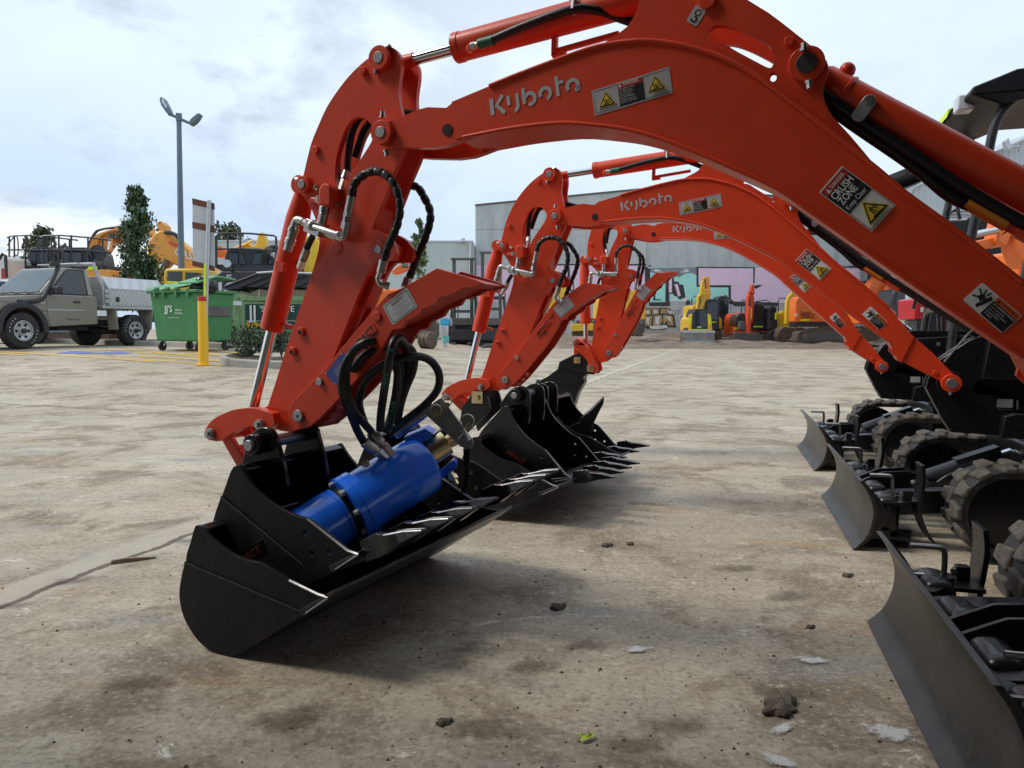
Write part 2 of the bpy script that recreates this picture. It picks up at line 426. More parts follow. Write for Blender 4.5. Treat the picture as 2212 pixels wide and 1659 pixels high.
mp2 = nd(nt, 'ShaderNodeMapping'); mp2.inputs['Scale'].default_value = (1.0, 1.0, 3.0); mp2.inputs['Location'].default_value = (.4, .2, .1); nt.links.new(D, mp2.inputs['Vector'])
n3 = noise_n(nt, 3.4, 7, .6, mp2.outputs[0], .1)
K = 9.6
def kc(c): return tuple(x*K for x in c)
# overcast sheet: pale blue-white; bluer low band towards the left; soft grey underside patches; one bright cumulus bank low on the left
elev = sep.outputs['Z']; left = math_n(nt, 'MULTIPLY', sep.outputs['X'], -1.0)
lowband = math_n(nt, 'MULTIPLY', ramp(nt, elev, [(.02, .65), (.12, .85), (.19, .6), (.30, 0.0)]).outputs['Color'],
                 ramp(nt, math_n(nt, 'ADD', left, math_n(nt, 'MULTIPLY', n1.outputs['Fac'], .25)), [(-.0, .35), (.32, .8), (.55, 1.0)]).outputs['Color'])
c = mix(nt, ramp(nt, n1.outputs['Fac'], [(.35, 0.0), (.68, 1.0)]).outputs['Color'], kc((.62,.73,.87)), kc((.77,.86,.95)))
c = mix(nt, lowband, c, kc((.42,.56,.77)))
grey = math_n(nt, 'MULTIPLY', ramp(nt, n2.outputs['Fac'], [(.45, 0.0), (.60, 1.0)]).outputs['Color'], ramp(nt, math_n(nt, 'ADD', left, math_n(nt, 'MULTIPLY', elev, .3)), [(.0, .15), (.42, .95)]).outputs['Color'])
c = mix(nt, grey, c, kc((.43,.50,.59)))
cum = math_n(nt, 'MULTIPLY', ramp(nt, n3.outputs['Fac'], [(.46, 0.0), (.54, 1.0)]).outputs['Color'], ramp(nt, elev, [(.055, 1.0), (.12, .8), (.155, 0.0)]).outputs['Color'])
cum = math_n(nt, 'MULTIPLY', cum, ramp(nt, left, [(.36, 0.0), (.46, 1.0)]).outputs['Color'])
c = mix(nt, cum, c, kc((.84,.88,.93)))
c = mix(nt, .12, c, sky.outputs['Color'])
nt.links.new(c, bg.inputs['Color']); bg.inputs['Strength'].default_value = 0.10
sl = bpy.data.lights.new('sun', 'SUN'); sl.energy = 1.5; sl.angle = R(16); sl.color = (1.0, .93, .83)
so = bpy.data.objects.new('sun', sl); COL.objects.link(so)
sd = Vector((math.sin(SUN_AZ)*math.cos(SUN_EL), math.cos(SUN_AZ)*math.cos(SUN_EL), math.sin(SUN_EL)))
so.rotation_euler = (-sd).to_track_quat('-Z', 'Y').to_euler()
cam = bpy.data.cameras.new('camera'); co = bpy.data.objects.new('camera', cam); COL.objects.link(co)
cam.sensor_fit = 'HORIZONTAL'; cam.sensor_width = 36; cam.lens = 36 * FPX / 2212.0
co.location = EYE; co.rotation_euler = (R(90) - PIT, 0, 0)
cam.clip_start = .05; cam.clip_end = 4000
scn.camera = co
scn.view_settings.view_transform = 'Standard'; scn.view_settings.look = 'None'; scn.view_settings.exposure = 0.5; scn.view_settings.gamma = 1
# ------------------------------------------------------------------ ground sheet
def line_of(u0, v0, u1, v1):
    a, b = G(u0, v0), G(u1, v1)
    nx, ny = (b.y-a.y), -(b.x-a.x); l = math.hypot(nx, ny)
    return nx/l, ny/l, -(nx*a.x + ny*a.y)/l
def ground_mat():
    m, nt, b = newmat('worn_yard_concrete')
    tc = nd(nt, 'ShaderNodeTexCoord'); V = tc.outputs['Object']
    big = noise_n(nt, .30, 5, .6, V, .4); med = noise_n(nt, 1.9, 8, .68, V, .5); fine = noise_n(nt, 19, 7, .75, V, .3); grit = noise_n(nt, 62, 4, .75, V)
    mp = nd(nt, 'ShaderNodeMapping'); mp.inputs['Scale'].default_value = (1.0, 2.6, 1); mp.inputs['Rotation'].default_value = (0, 0, R(-9)); nt.links.new(V, mp.inputs['Vector'])
    strk = noise_n(nt, 2.6, 10, .74, mp.outputs[0], .4)
    tone = noise_n(nt, .75, 10, .72, V, .5)
    c = mix(nt, ramp(nt, tone.outputs['Fac'], [(.38, 0.0), (.60, 1.0)]).outputs['Color'], (0.330,0.281,0.205), (0.522,0.462,0.353))
    c = mix(nt, ramp(nt, strk.outputs['Fac'], [(.40, .45), (.54, 0.0)]).outputs['Color'], c, (0.281,0.234,0.165))
    c = mix(nt, ramp(nt, big.outputs['Fac'], [(.45, 0.0), (.62, .5)]).outputs['Color'], c, (0.369,0.308,0.218))
    # trodden mud in ragged blotches
    c = mix(nt, ramp(nt, med.outputs['Fac'], [(.50, 0.0), (.60, .80)]).outputs['Color'], c, (0.187,0.144,0.095))
    c = mix(nt, ramp(nt, fine.outputs['Fac'], [(.54, 0.0), (.66, .45)]).outputs['Color'], c, (0.127,0.098,0.066))
    c = mix(nt, ramp(nt, fine.outputs['Fac'], [(.34, .55), (.45, 0.0)]).outputs['Color'], c, (0.638,0.563,0.436))
    # rusty tint
    mpr = nd(nt, 'ShaderNodeMapping'); mpr.inputs['Scale'].default_value = (.6, 2.4, 1); mpr.inputs['Rotation'].default_value = (0, 0, R(18)); nt.links.new(V, mpr.inputs['Vector'])
    rs = noise_n(nt, 1.6, 7, .66, mpr.outputs[0], .4); c = mix(nt, ramp(nt, rs.outputs['Fac'], [(.58, 0.0), (.68, .5)]).outputs['Color'], c, (0.396,0.223,0.087))
    c = mix(nt, ramp(nt, rs.outputs['Fac'], [(.32, .75), (.42, 0.0)]).outputs['Color'], c, (0.275,0.276,0.266))
    # pale plaster-like scrapes
    mp3 = nd(nt, 'ShaderNodeMapping'); mp3.inputs['Scale'].default_value = (1.0, 1.9, 1); mp3.inputs['Rotation'].default_value = (0, 0, R(24)); nt.links.new(V, mp3.inputs['Vector'])
    sc = noise_n(nt, 3.4, 10, .76, mp3.outputs[0], .8)
    c = mix(nt, ramp(nt, sc.outputs['Fac'], [(.628, 0.0), (.65, .9)]).outputs['Color'], c, (0.792,0.743,0.639))
    c = mix(nt, ramp(nt, grit.outputs['Fac'], [(.36, .55), (.46, 0.0)]).outputs['Color'], c, (0.077,0.059,0.042))
    c = mix(nt, ramp(nt, grit.outputs['Fac'], [(.56, 0.0), (.66, .50)]).outputs['Color'], c, (0.726,0.637,0.503))
    sp = nd(nt, 'ShaderNodeSeparateXYZ'); nt.links.new(V, sp.inputs[0])
    wob = noise_n(nt, 1.3, 5, .7, V)
    wo = math_n(nt, 'MULTIPLY', math_n(nt, 'SUBTRACT', wob.outputs['Fac'], .5), .10)
    jh = None
    for (l, hw, colr, wb, st) in JOINTS:
        d = math_n(nt, 'ADD', math_n(nt, 'ADD', math_n(nt, 'MULTIPLY', sp.outputs['X'], l[0]), math_n(nt, 'MULTIPLY', sp.outputs['Y'], l[1])), l[2])
        d = math_n(nt, 'ABSOLUTE', math_n(nt, 'ADD', d, math_n(nt, 'MULTIPLY', wo, wb)))
        f = math_n(nt, 'SUBTRACT', 1.0, math_n(nt, 'DIVIDE', d, hw), True)
        f = math_n(nt, 'MULTIPLY', math_n(nt, 'MULTIPLY', f, 3.0, True), st)
        c = mix(nt, f, c, colr)
    nt.links.new(c, b.inputs['Base Color'])
    rr = ramp(nt, med.outputs['Fac'], [(.3, .55), (.7, .92)]); nt.links.new(rr.outputs['Color'], b.inputs['Roughness'])
    hgt = math_n(nt, 'ADD', math_n(nt, 'MULTIPLY', fine.outputs['Fac'], .55), math_n(nt, 'ADD', math_n(nt, 'MULTIPLY', grit.outputs['Fac'], .25), math_n(nt, 'MULTIPLY', strk.outputs['Fac'], .4)))
    bp = nd(nt, 'ShaderNodeBump'); bp.inputs['Strength'].default_value = .75; bp.inputs['Distance'].default_value = .012
    nt.links.new(hgt, bp.inputs['Height']); nt.links.new(bp.outputs[0], b.inputs['Normal'])
    return m
JOINTS = [
    (line_of(0, 1296, 1490, 741), .13, (.50,.45,.37), .4, .7), (line_of(0, 1312, 1490, 743), .020, (.115,.085,.058), 1.9, .95),
    (line_of(-100, 868, 480, 893), .014, (.12,.10,.08), .3, .9), (line_of(-100, 815, 480, 795), .014, (.13,.11,.085), .3, .8),
    (line_of(1350, 945, 1720, 964), .012, (.11,.09,.07), .3, .9),
]
M['ground'] = ground_mat()
def grid(name, xs, ys, zf, mat):
    mb = MB(); n = len(xs)
    mb.add([(x, y, zf(x, y)) for y in ys for x in xs], [(j*n+i, j*n+i+1, (j+1)*n+i+1, (j+1)*n+i) for j in range(len(ys)-1) for i in range(n-1)])
    return build(name, mb, mat, fix=False, ang=80)
def span(a, b, s):
    n = max(1, int(round((b-a)/s))); return [a + (b-a)*i/n for i in range(n)]
xs = span(-1500, -120, 230) + span(-120, -24, 8) + span(-24, 24, .5) + span(24, 120, 8) + span(120, 1500, 230) + [1500]
ys = span(-60, -4, 8) + span(-4, 60, .5) + span(60, 140, 8) + span(140, 2500, 300) + [2500]
structure(grid('ground', xs, ys, gz, M['ground']))
# churned mud along the far wall
def mud_mat():
    m, nt, b = newmat('churned_mud'); tc = nd(nt, 'ShaderNodeTexCoord'); V = tc.outputs['Object']
    mp = nd(nt, 'ShaderNodeMapping'); mp.inputs['Scale'].default_value = (.6, 1.6, 1); nt.links.new(V, mp.inputs['Vector'])
    a = noise_n(nt, 1.4, 7, .68, mp.outputs[0], .6); f = noise_n(nt, 9, 5, .7, V)
    c = mix(nt, ramp(nt, a.outputs['Fac'], [(.35, 0.0), (.65, 1.0)]).outputs['Color'], (.115,.085,.065), (.30,.24,.19))
    c = mix(nt, ramp(nt, f.outputs['Fac'], [(.5, 0.0), (.75, .6)]).outputs['Color'], c, (.09,.065,.05))
    nt.links.new(c, b.inputs['Base Color']); b.inputs['Roughness'].default_value = .8
    bp = nd(nt, 'ShaderNodeBump'); bp.inputs['Strength'].default_value = .9; bp.inputs['Distance'].default_value = .08
    nt.links.new(a.outputs['Fac'], bp.inputs['Height']); nt.links.new(bp.outputs[0], b.inputs['Normal'])
    return m
def mudz(x, y):
    e = min(1, max(0, (y - 31 - 1.2*noise.noise(Vector((x*.3, 0, 3)))) / 3)) * min(1, max(0, (x + 4)/3))
    return gz(x, y) - .06 + e*(.07 + .22*max(0, noise.noise(Vector((x*.8, y*1.3, 1))) + .25) + .07*noise.noise(Vector((x*2.5, y*4, 5))))
structure(grid('mud_strip', span(-4, 48, .4) + [48], span(30, 56, .4) + [56], mudz, mud_mat()))
# ------------------------------------------------------------------ the open shed the picture is taken from (off frame, shades the foreground)
sh = Thing('open_shed', 'open sided steel shed roof over the front of the row of excavators', 'shed', (0, 0, 0))
mb = MB(); mb.box(-16, 16, -14, ROOF_Y, ROOF_Z, ROOF_Z+.18); sh.part('roof', mb, M['mgry'])
mb = MB(); mb.box(-16, 16, -14.3, -14, 0, ROOF_Z+.1); sh.part('wall', mb, M['sage'])
for x in (-15.6, 15.6):
    mb = MB(); mb.box(x-.1, x+.1, -13.8, -13.6, 0, ROOF_Z); sh.part('post', mb, M['mblk'])
# ------------------------------------------------------------------ painted bay markings
def marking(name, polys, mat, dz=.006):
    mb = MB()
    for q in polys:
        p = [G(u, v) for u, v in q]
        n = 10; vs = []
        for i in range(n+1):
            a = p[0].lerp(p[1], i/n); b_ = p[3].lerp(p[2], i/n)
            for pt in (a, b_): vs.append((pt.x, pt.y, gz(pt.x, pt.y) + dz))
        mb.add(vs, [(2*i, 2*i+2, 2*i+3, 2*i+1) for i in range(n)])
    return structure(build(name, mb, mat, fix=False))
def ln(u0, v0, u1, v1, t=2.2): return [(u0, v0), (u1, v1), (u1, v1+t), (u0, v0+t)]
marking('parking_marking', [ln(-60, 755.5, 330, 780, 2.4), ln(-60, 761, 60, 766, 2.2), ln(150, 757, 330, 754, 1.8), ln(300, 762, 480, 766, 2), ln(330, 759, 440, 771, 2.6), ln(390, 757, 500, 768, 2.6), ln(450, 756, 540, 765, 2.4), ln(300, 768, 520, 783, 2.4), ln(250, 772, 480, 790, 2.0)], M['yline'])
marking('bay_marking', [[(150, 759.5), (265, 759.5), (285, 764), (120, 764)]], M['bline'])
marking('bay_symbol', [ln(185, 760.2, 240, 761, .8), ln(200, 762.2, 225, 762.6, .8)], M['wline'], .011)
# ================================================================== orange mini excavators
def rot2(p, c, d):
    x, z = p[0]-c[0], p[1]-c[1]; k, s = math.cos(d), math.sin(d)
    return (c[0]+x*k-z*s, c[1]+x*s+z*k)
NF = -.085                      # near face of the boom
def nvec(a): return Vector((-math.sin(a), math.cos(a), 0))
def evec(a): return Vector((math.cos(a), math.sin(a), 0))
def centre_of(u, v, Y, a):      # pin on the near face -> its foot on the centre plane
    p = P(u, v, Y); return p + nvec(a)*(-NF)
def solve(pin, foot, Y, a):
    c = centre_of(*pin, Y, a); s, z = planept(*foot, c, a, NF)
    return c, s, z
a2 = R(-22); C2, L2, fz2 = solve((1200,467), (2055,828), 3.65, a2)
chord = math.hypot(L2, C2.z-fz2)
a1 = R(-25); C1 = centre_of(829, 288, 2.05, a1); L1 = math.sqrt(chord**2 - (C1.z-fz2)**2)
a3 = R(-18); C3, L3, fz3 = solve((1347,497), (1905,792), 5.18, a3)
print('mini: L', L1, L2, L3, 'fz', fz2, fz3, 'pin z', C1.z, C2.z, C3.z, 'chord', chord, math.hypot(L3, C3.z-fz3))
O1 = Vector((C1.x, C1.y, 0)) + evec(a1)*L1
O2 = Vector((C2.x, C2.y, 0)) + evec(a2)*L2
O3 = Vector((C3.x, C3.y, 0)) + evec(a3)*L3
FOOT = (0.0, fz2); PIN1 = (-L1, C1.z)
def c1(u, v, d=0.0): return planept(u, v, O1, a1, d)
def ang(p, q): return math.atan2(q[1]-p[1], q[0]-p[0])
def pose(O, a, pin, foot, armlow, thumbtip, thumbpiv, linkpin=None, linkj=None):
    q = lambda uv, d=NF: planept(uv[0], uv[1], O, a, d)
    pk, fk = q(pin), q(foot)
    db = ang(fk, pk) - ang(FOOT, PIN1)
    B = lambda p: (lambda r: (r[0], r[1] + fk[1]-FOOT[1]))(rot2(p, FOOT, db))
    Bi = lambda p: rot2((p[0], p[1]-fk[1]+FOOT[1]), FOOT, -db)
    pin_k = B(PIN1)
    da = ang(pk, q(armlow)) - ang(c1(829,288,NF), c1(646,898,NF))
    A = lambda p: (lambda r: (r[0]+pin_k[0]-PIN1[0], r[1]+pin_k[1]-PIN1[1]))(rot2(p, PIN1, da))
    dt = ang(q(thumbpiv), q(thumbtip)) - ang(c1(646,898,NF), c1(1078,621,NF)) - da
    TP = c1(646.5,898,-.07)
    T = lambda p: A(rot2(p, TP, dt))
    LP = c1(566.5,916,-.06)
    dl = 0 if linkpin is None else ang(q(linkpin), q(linkj)) - ang(c1(566.5,916,NF), c1(460,936,NF)) - da
    Lk = lambda p: A(rot2(p, LP, dl))
    return dict(O=O, a=a, B=B, Bi=Bi, A=A, T=T, L=Lk, dl=dl, q=q)
P1 = dict(O=O1, a=a1, B=lambda p: p, A=lambda p: p, T=lambda p: p, L=lambda p: p, dl=0)
P2 = pose(O2, a2, (1200,467), (2055,828), (1095.5,814), (1328,632), (1095.5,814))
P3 = pose(O3, a3, (1347,497), (1905,792), (1315,756), (1450,610), (1315,756), (1279,770), (1251,725))
def f2(u, v, d=NF): return P2['Bi'](planept(u, v, O2, a2, d))
# ---- canonical outlines (local x, z of the nearest machine)
boom_top = [c1(u,v,NF) for u,v in crv([(975.5,220),(1106,166),(1246,114),(1306,97),(1356,90),(1406,88),(1481,99),(1556,122.5),(1606,147.5),(1659,182),(1729,235),(1809,297.5),(1894,364),(1954,415),(2059,492),(2159,570),(2212,612)], 3)]
boom_end_t = [f2(u,v) for u,v in [(1969,723),(1975,727)]]
boom_end_b = [f2(u,v) for u,v in [(1947,783),(1940,779)]]
boom_bot = [c1(u,v,NF) for u,v in crv([(1000,297),(1030,291),(1106,277),(1206,266),(1281,270),(1356,280),(1431,301),(1506,330),(1581,362),(1680,408),(1755,460),(1834,515),(1956,601),(2084,687),(2212,772)], 3)]
boom_poly = boom_top + boom_end_t + boom_end_b + boom_bot[::-1] + [c1(985,300,NF), c1(978,262,NF)]
foot_poly = [f2(u,v) for u,v in [(1940,700),(1979,731),(2016.5,764),(2044,792)]] + [f2(u,v) for u,v in [(2060,808),(2072,820),(2074,832),(2066,843),(2054,847),(2040,842),(2030,822),(1984,799),(1940,775),(1925,760)]]
fork_poly = [c1(u,v,NF) for u,v in [(843,262),(870,250),(903,236),(923,231),(963,232.5),(975.5,222),(1010,212),(1020,292),(990,304),(963,314),(928,319),(863,318),(838,316),(822,311),(809,300),(804.5,287),(808,273),(820,264)]]
brk_poly = [c1(u,v,-.07) for u,v in crv([(1246,116),(1290,101),(1321,82),(1356,57),(1374,27),(1382,0),(1400,-45),(1440,-80),(1500,-85),(1560,-45),(1615,0),(1659,27),(1709,65),(1768,112)],2)] + [c1(u,v,-.07) for u,v in crv([(1768,112),(1786,132),(1789,152),(1781,175),(1778,200),(1784,225),(1799,252),(1834,290),(1894,362),(1900,374)],2)][1:] + [c1(u,v,-.07) for u,v in [(1860,350),(1729,250),(1606,165),(1481,116),(1406,106),(1340,110)]]
brk_hole = [c1(u,v,-.07) for u,v in crv([(1529,77),(1531,66),(1543,56),(1568,56),(1606,69),(1659,97),(1669,115),(1674,130),(1669,142),(1661,147),(1634,134),(1593,112),(1568,98),(1543,94),(1533,86)],3,True)]
brk_hole2 = [c1(1670+8*math.cos(t), 167+10*math.sin(t), -.07) for t in [k*.524 for k in range(12)]]
AN = -.052
arm_poly = [c1(u,v,AN) for u,v in crv([(815.5,110),(828,101),(835.5,99),(850.5,104),(860.5,115),(865.5,128),(865.5,150),(862,175),(860,200),(863,225),(868,248),(873,285),(872,321),(850,376),(826,440),(803,495)],3)] + \
  [c1(u,v,AN) for u,v in [(812,497),(830,505),(841,513),(853,530),(856,548),(846,562),(815,563),(806,570),(795,588),(765,660),(733,742),(708,800),(676,885),(655,922),(630,934),(604,930),(586,918),(576,884)]] + \
  [c1(u,v,AN) for u,v in crv([(594,830),(620,747),(648,665),(672,595),(690,525),(680,470),(660,430),(652,420),(645,405),(650,385),(655.5,377),(663,345),(673,307),(688,270),(705.5,232),(728,197),(753,165),(778,140),(800,122)],3)]
arm_hole = [c1(u,v,AN) for u,v in crv([(785.5,254),(797,263),(806,278),(806,293),(800,310),(778,345),(756,380),(742,410),(731,407),(724,390),(726,345),(738,300),(750,272),(765,256)],3,True)]
arm_core = [c1(u,v,AN) for u,v in [(735,440),(800,440),(815,450),(790,560),(725,730),(660,880),(640,915),(600,915),(592,880),(640,740),(700,560)]]
thumb_pts = [(1046,613),(1024,603),(1005,597),(980,590),(943,579),(875.5,618.5),(835.5,637),(813,662),(698,800),(628,872),(622,890),(624,908),(636,922),(650,927),(666,924),(690,905),(736.5,857),(790,800),(830,745),(848,713),(868,710),(875,695),(905,681),(913,667),(943,656),(950.5,643),(985.5,633),(1000.5,623),(1022,622)]
TN = -.072
thumb_poly = [c1(u,v,TN) for u,v in thumb_pts]
thumb_web = [c1(u,v,TN) for u,v in [(1040,613),(1020,606),(945,587),(880,626),(842,643),(822,668),(790,705),(812,712),(850,695),(880,680),(920,655),(960,636),(990,620),(1015,619)]]
def cp(pts, f): return [f(p) for p in pts]
def ycyl(mb, p, y0, y1, r, n=20, r1=None): mb.cyl((p[0], y0, p[1]), (p[0], y1, p[1]), r, n, r1)
# ---- stickers: elements in the sticker's own metres
def sticker(root, parent, name, corners, y, els, mats):
    """corners = tl, tr, br, bl as local (x, z)"""
    tl, tr, br, bl = [Vector((c[0], 0, c[1])) for c in corners]
    ex = ((br-bl)+(tr-tl)).normalized(); w = ((br-bl).length+(tr-tl).length)/2
    ez = Vector((-ex.z, 0, ex.x)); h = ((tl-bl).length+(tr-br).length)/2
    O = (tl+tr+br+bl)/4 - ex*w/2 - ez*h/2
    mb = MB(); lay = 0
    for k, e in enumerate(els(w, h)):
        mb.mi = e[-1]; yy = y - .0010 - .0004*k
        if e[0] == 'p':
            p3 = [O + ex*p[0] + ez*p[1] for p in e[1]]
            mb.prism([(p.x, p.z) for p in p3], yy, yy+.0012)
        elif e[0] == 's':
            for q in stroke(e[1], e[2]):
                p3 = [O + ex*p[0] + ez*p[1] for p in q]; mb.flat([(p.x, p.z) for p in p3], yy)
        else:
            q = O + ex*e[2] + ez*e[3]; mb.text(e[1], (q.x, yy, q.z), ex, ez, e[4], off=e[5], al=e[6], fit=e[7] if len(e) > 8 else w*.9)
    return build(name, mb, [M[k] for k in mats], parent, fix=False)
def rect(x0, z0, x1, z1): return [(x0,z0),(x1,z0),(x1,z1),(x0,z1)]
def tri_sign(cx, cz, s):   # outline, filling
    def tri(k): return [(cx-s*k, cz-s*k*.62), (cx+s*k, cz-s*k*.62), (cx, cz+s*k*1.05)]
    return tri(1.0), tri(.88), tri(.68)
ST = ['silver','ink','redst','yel','orst','white']
def danger_els(w, h):
    E = [('p', rect(0,0,w,h), 0), ('s', [(w*.02,h*.07),(w*.98,h*.07),(w*.98,h*.93),(w*.02,h*.93),(w*.02,h*.07)], h*.02, 1),
         ('p', rect(w*.34,h*.08,w*.66,h*.74), 1), ('p', rect(w*.34,h*.74,w*.66,h*.93), 2)]
    for cx in (.18, .82):
        a, b, c = tri_sign(w*cx, h*.44, h*.37)
        E += [('p', a, 3), ('p', b, 1), ('p', c, 3)]
        for q in ([(-.2,-.18),(.22,-.05)], [(-.14,.12),(-.05,-.15)], [(-.02,.1),(.02,-.1)], [(.05,-.02),(.2,.12)]):
            E.append(('s', [(w*cx+q[0][0]*h*.8, h*.42+q[0][1]*h*.8), (w*cx+q[1][0]*h*.8, h*.42+q[1][1]*h*.8)], h*.035, 1))
    E.append(('t', '\u25b2 DANGER'.replace('\u25b2 ', ''), w*.52, h*.835, h*.155, .012, 'CENTER', w*.23, 5))
    E.append(('p', [(w*.36,h*.77),(w*.40,h*.77),(w*.38,h*.9)], 5))
    for i, s in enumerate(('• Hazardous moving', '  & rotating parts.', '• Can cause severe', '  personal injury.', '• DO NOT ENTER', '  working range with', '  machine in operation.')):
        E.append(('t', s, w*.352, h*(.67-.088*i), h*.078, 0, 'LEFT', w*.30, 5))
    return E
def crush_els(w, h):
    E = [('p', rect(0,0,w,h), 5), ('s', [(w*.03,h*.025),(w*.97,h*.025),(w*.97,h*.975),(w*.03,h*.975),(w*.03,h*.025)], w*.02, 1),
         ('p', rect(w*.04,h*.43,w*.96,h*.85), 1), ('p', rect(w*.04,h*.85,w*.96,h*.97), 2),
         ('t', 'DANGER', w*.58, h*.905, h*.088, .012, 'CENTER', w*.55, 5), ('p', [(w*.12,h*.865),(w*.26,h*.865),(w*.19,h*.95)], 5),
         ('t', 'CRUSH', w*.5, h*.77, h*.165, .02, 'CENTER', w*.80, 5), ('t', 'ZONE', w*.44, h*.635, h*.165, .02, 'CENTER', w*.66, 5),
         ('t', 'Keep Clear', w*.48, h*.50, h*.115, 0, 'CENTER', w*.78, 5)]
    a, b, c = tri_sign(w*.5, h*.195, w*.42)
    E += [('p', a, 3), ('p', b, 1), ('p', c, 3)]
    for q in ([(-.16,-.14),(.2,-.16)], [(-.04,.1),(-.06,-.12)], [(.0,.1),(.04,-.12)], [(-.08,.1),(.06,.1)], [(.06,.08),(.14,-.04)], [(.08,.12),(.18,.02)]):
        E.append(('s', [(w*.5+q[0][0]*w, h*.185+q[0][1]*w), (w*.5+q[1][0]*w, h*.185+q[1][1]*w)], w*.035, 1))
    E.append(('p', [(w*.5+p[0], h*.185+w*.15+p[1]) for p in circ(0,0,w*.028,8)], 1))
    return E
def pinch_els(w, h):
    E = [('p', rrect(0,0,w,h,h*.08), 5), ('p', rect(w*.42,h*.03,w*.985,h*.74), 1), ('p', rect(w*.42,h*.74,w*.985,h*.97), 4),
         ('t', 'WARNING', w*.76, h*.85, h*.17, .01, 'CENTER', w*.40, 1), ('p', [(w*.46,h*.78),(w*.53,h*.78),(w*.495,h*.93)], 1),
         ('t', 'BOOM PINCH POINTS', w*.45, h*.645, h*.115, .006, 'LEFT', w*.51, 5)]
    for i, s in enumerate(('Keep out of this', 'area to avoid serious', 'personal injury', 'or death.')):
        E.append(('t', s, w*.45, h*(.52-.115*i), h*.105, 0, 'LEFT', w*.5, 5))
    for q in ([(.05,.75),(.17,.62)], [(.16,.9),(.20,.66)], [(.05,.38),(.16,.46)], [(.27,.9),(.25,.7)]):
        E.append(('s', [(w*p[0], h*p[1]) for p in q], h*.07, 1))
    E += [('p', [(w*.13,h*.48),(w*.24,h*.36),(w*.29,h*.60),(w*.18,h*.70)], 1), ('p', [(w*.22,h*.18),(w*.29,h*.10),(w*.39,h*.72),(w*.32,h*.80)], 1)]
    return E
def hook_els(w, h):
    E = [('p', rrect(0,0,w,h,w*.12), 0), ('s', arc(w*.5,h*.68,w*.22,0,360,14), w*.08, 1)]
    E.append(('s', [(w*.5,h*.48),(w*.5,h*.40)] + arc(w*.5,h*.27,w*.2,80,-170,10), w*.12, 1))
    return E
def safety_els(word, lines):
    def f(w, h):
        E = [('p', rrect(0,0,w,h,h*.05), 0), ('s', rrect(w*.06,h*.07,w*.94,h*.93,h*.08)+[(w*.94,h*.87)], h*.03, 1),
             ('t', word, w*.5, h*.76, h*.20, .012, 'CENTER', w*.74, 2)]
        for i, s in enumerate(lines): E.append(('t', s, w*.5, h*(.56-.12*i), h*.075, .004, 'CENTER', w*.78, 1))
        return E
    return f
SAF = safety_els('SAFETY', ('USE THIS PLANT SAFELY', 'AT ALL TIMES', 'USE CORRECT SAFETY EQUIPMENT', 'WHEN INSTALLING'))
WRN = safety_els('WARNING', ('Always keep clear of the thumb', 'when the machine is working.', 'Check all pins and bolts daily.', 'Read the manual before use.'))
def plate_els(w, h):
    E = [('p', rect(0,0,w,h), 0), ('s', [(w*.3,h*.15),(w*.9,h*.15),(w*.9,h*.6),(w*.3,h*.6),(w*.3,h*.15)], h*.02, 1)]
    for i in range(4): E.append(('s', [(w*.3,h*(.25+.09*i)),(w*.9,h*(.25+.09*i))], h*.012, 1))
    E.append(('t', 'ATTACHMENTS', w*.55, h*.72, h*.09, .006, 'CENTER', w*.6, 2))
    for x, z in ((.04,.06),(.96,.06),(.04,.94),(.96,.94)): E.append(('p', [(w*x+p[0], h*z+p[1]) for p in circ(0,0,h*.045,8)], 1))
    return E
# brand lettering built of strokes, cap height 1
LOGO = [([(.135,0),(.135,1.0)],.27), ([(.92,1.02),(.45,.50),(.95,-.06)],.25), ([(1.27,.30),(1.27,.86)],.22),
        ([(1.86,.86),(1.86,.2)] + arc(1.53,.2,.33,-15,-80,6),.22), ([(2.29,1.05),(2.29,.12)],.22), (arc(2.66,.33,.33,150,-110,14),.22),
        (arc(3.66,.36,.33,200,-75,16),.22), ([(4.45,1.15),(4.45,0)],.22), ([(4.56,.76),(4.86,.76)],.20),
        (arc(5.40,.36,.33,215,0,12)+[(5.73,0)],.22), (arc(5.40,.36,.33,-10,-65,5),.20)]
def hose_ribbed(mb, pts, r, n=7, pitch=.028):
    """spiral-wrapped hose"""
    pts = [Vector(p) for p in crv([tuple(p) for p in pts], 8)]
    out, rr, acc = [pts[0]], [r], 0
    for a, b in zip(pts, pts[1:]):
        out.append(b); acc += (b-a).length; rr.append(r*(1.0 + (.07 if (acc/pitch) % 1 < .7 else -.12)))
    mb.tube(out, r, n+3, rr)
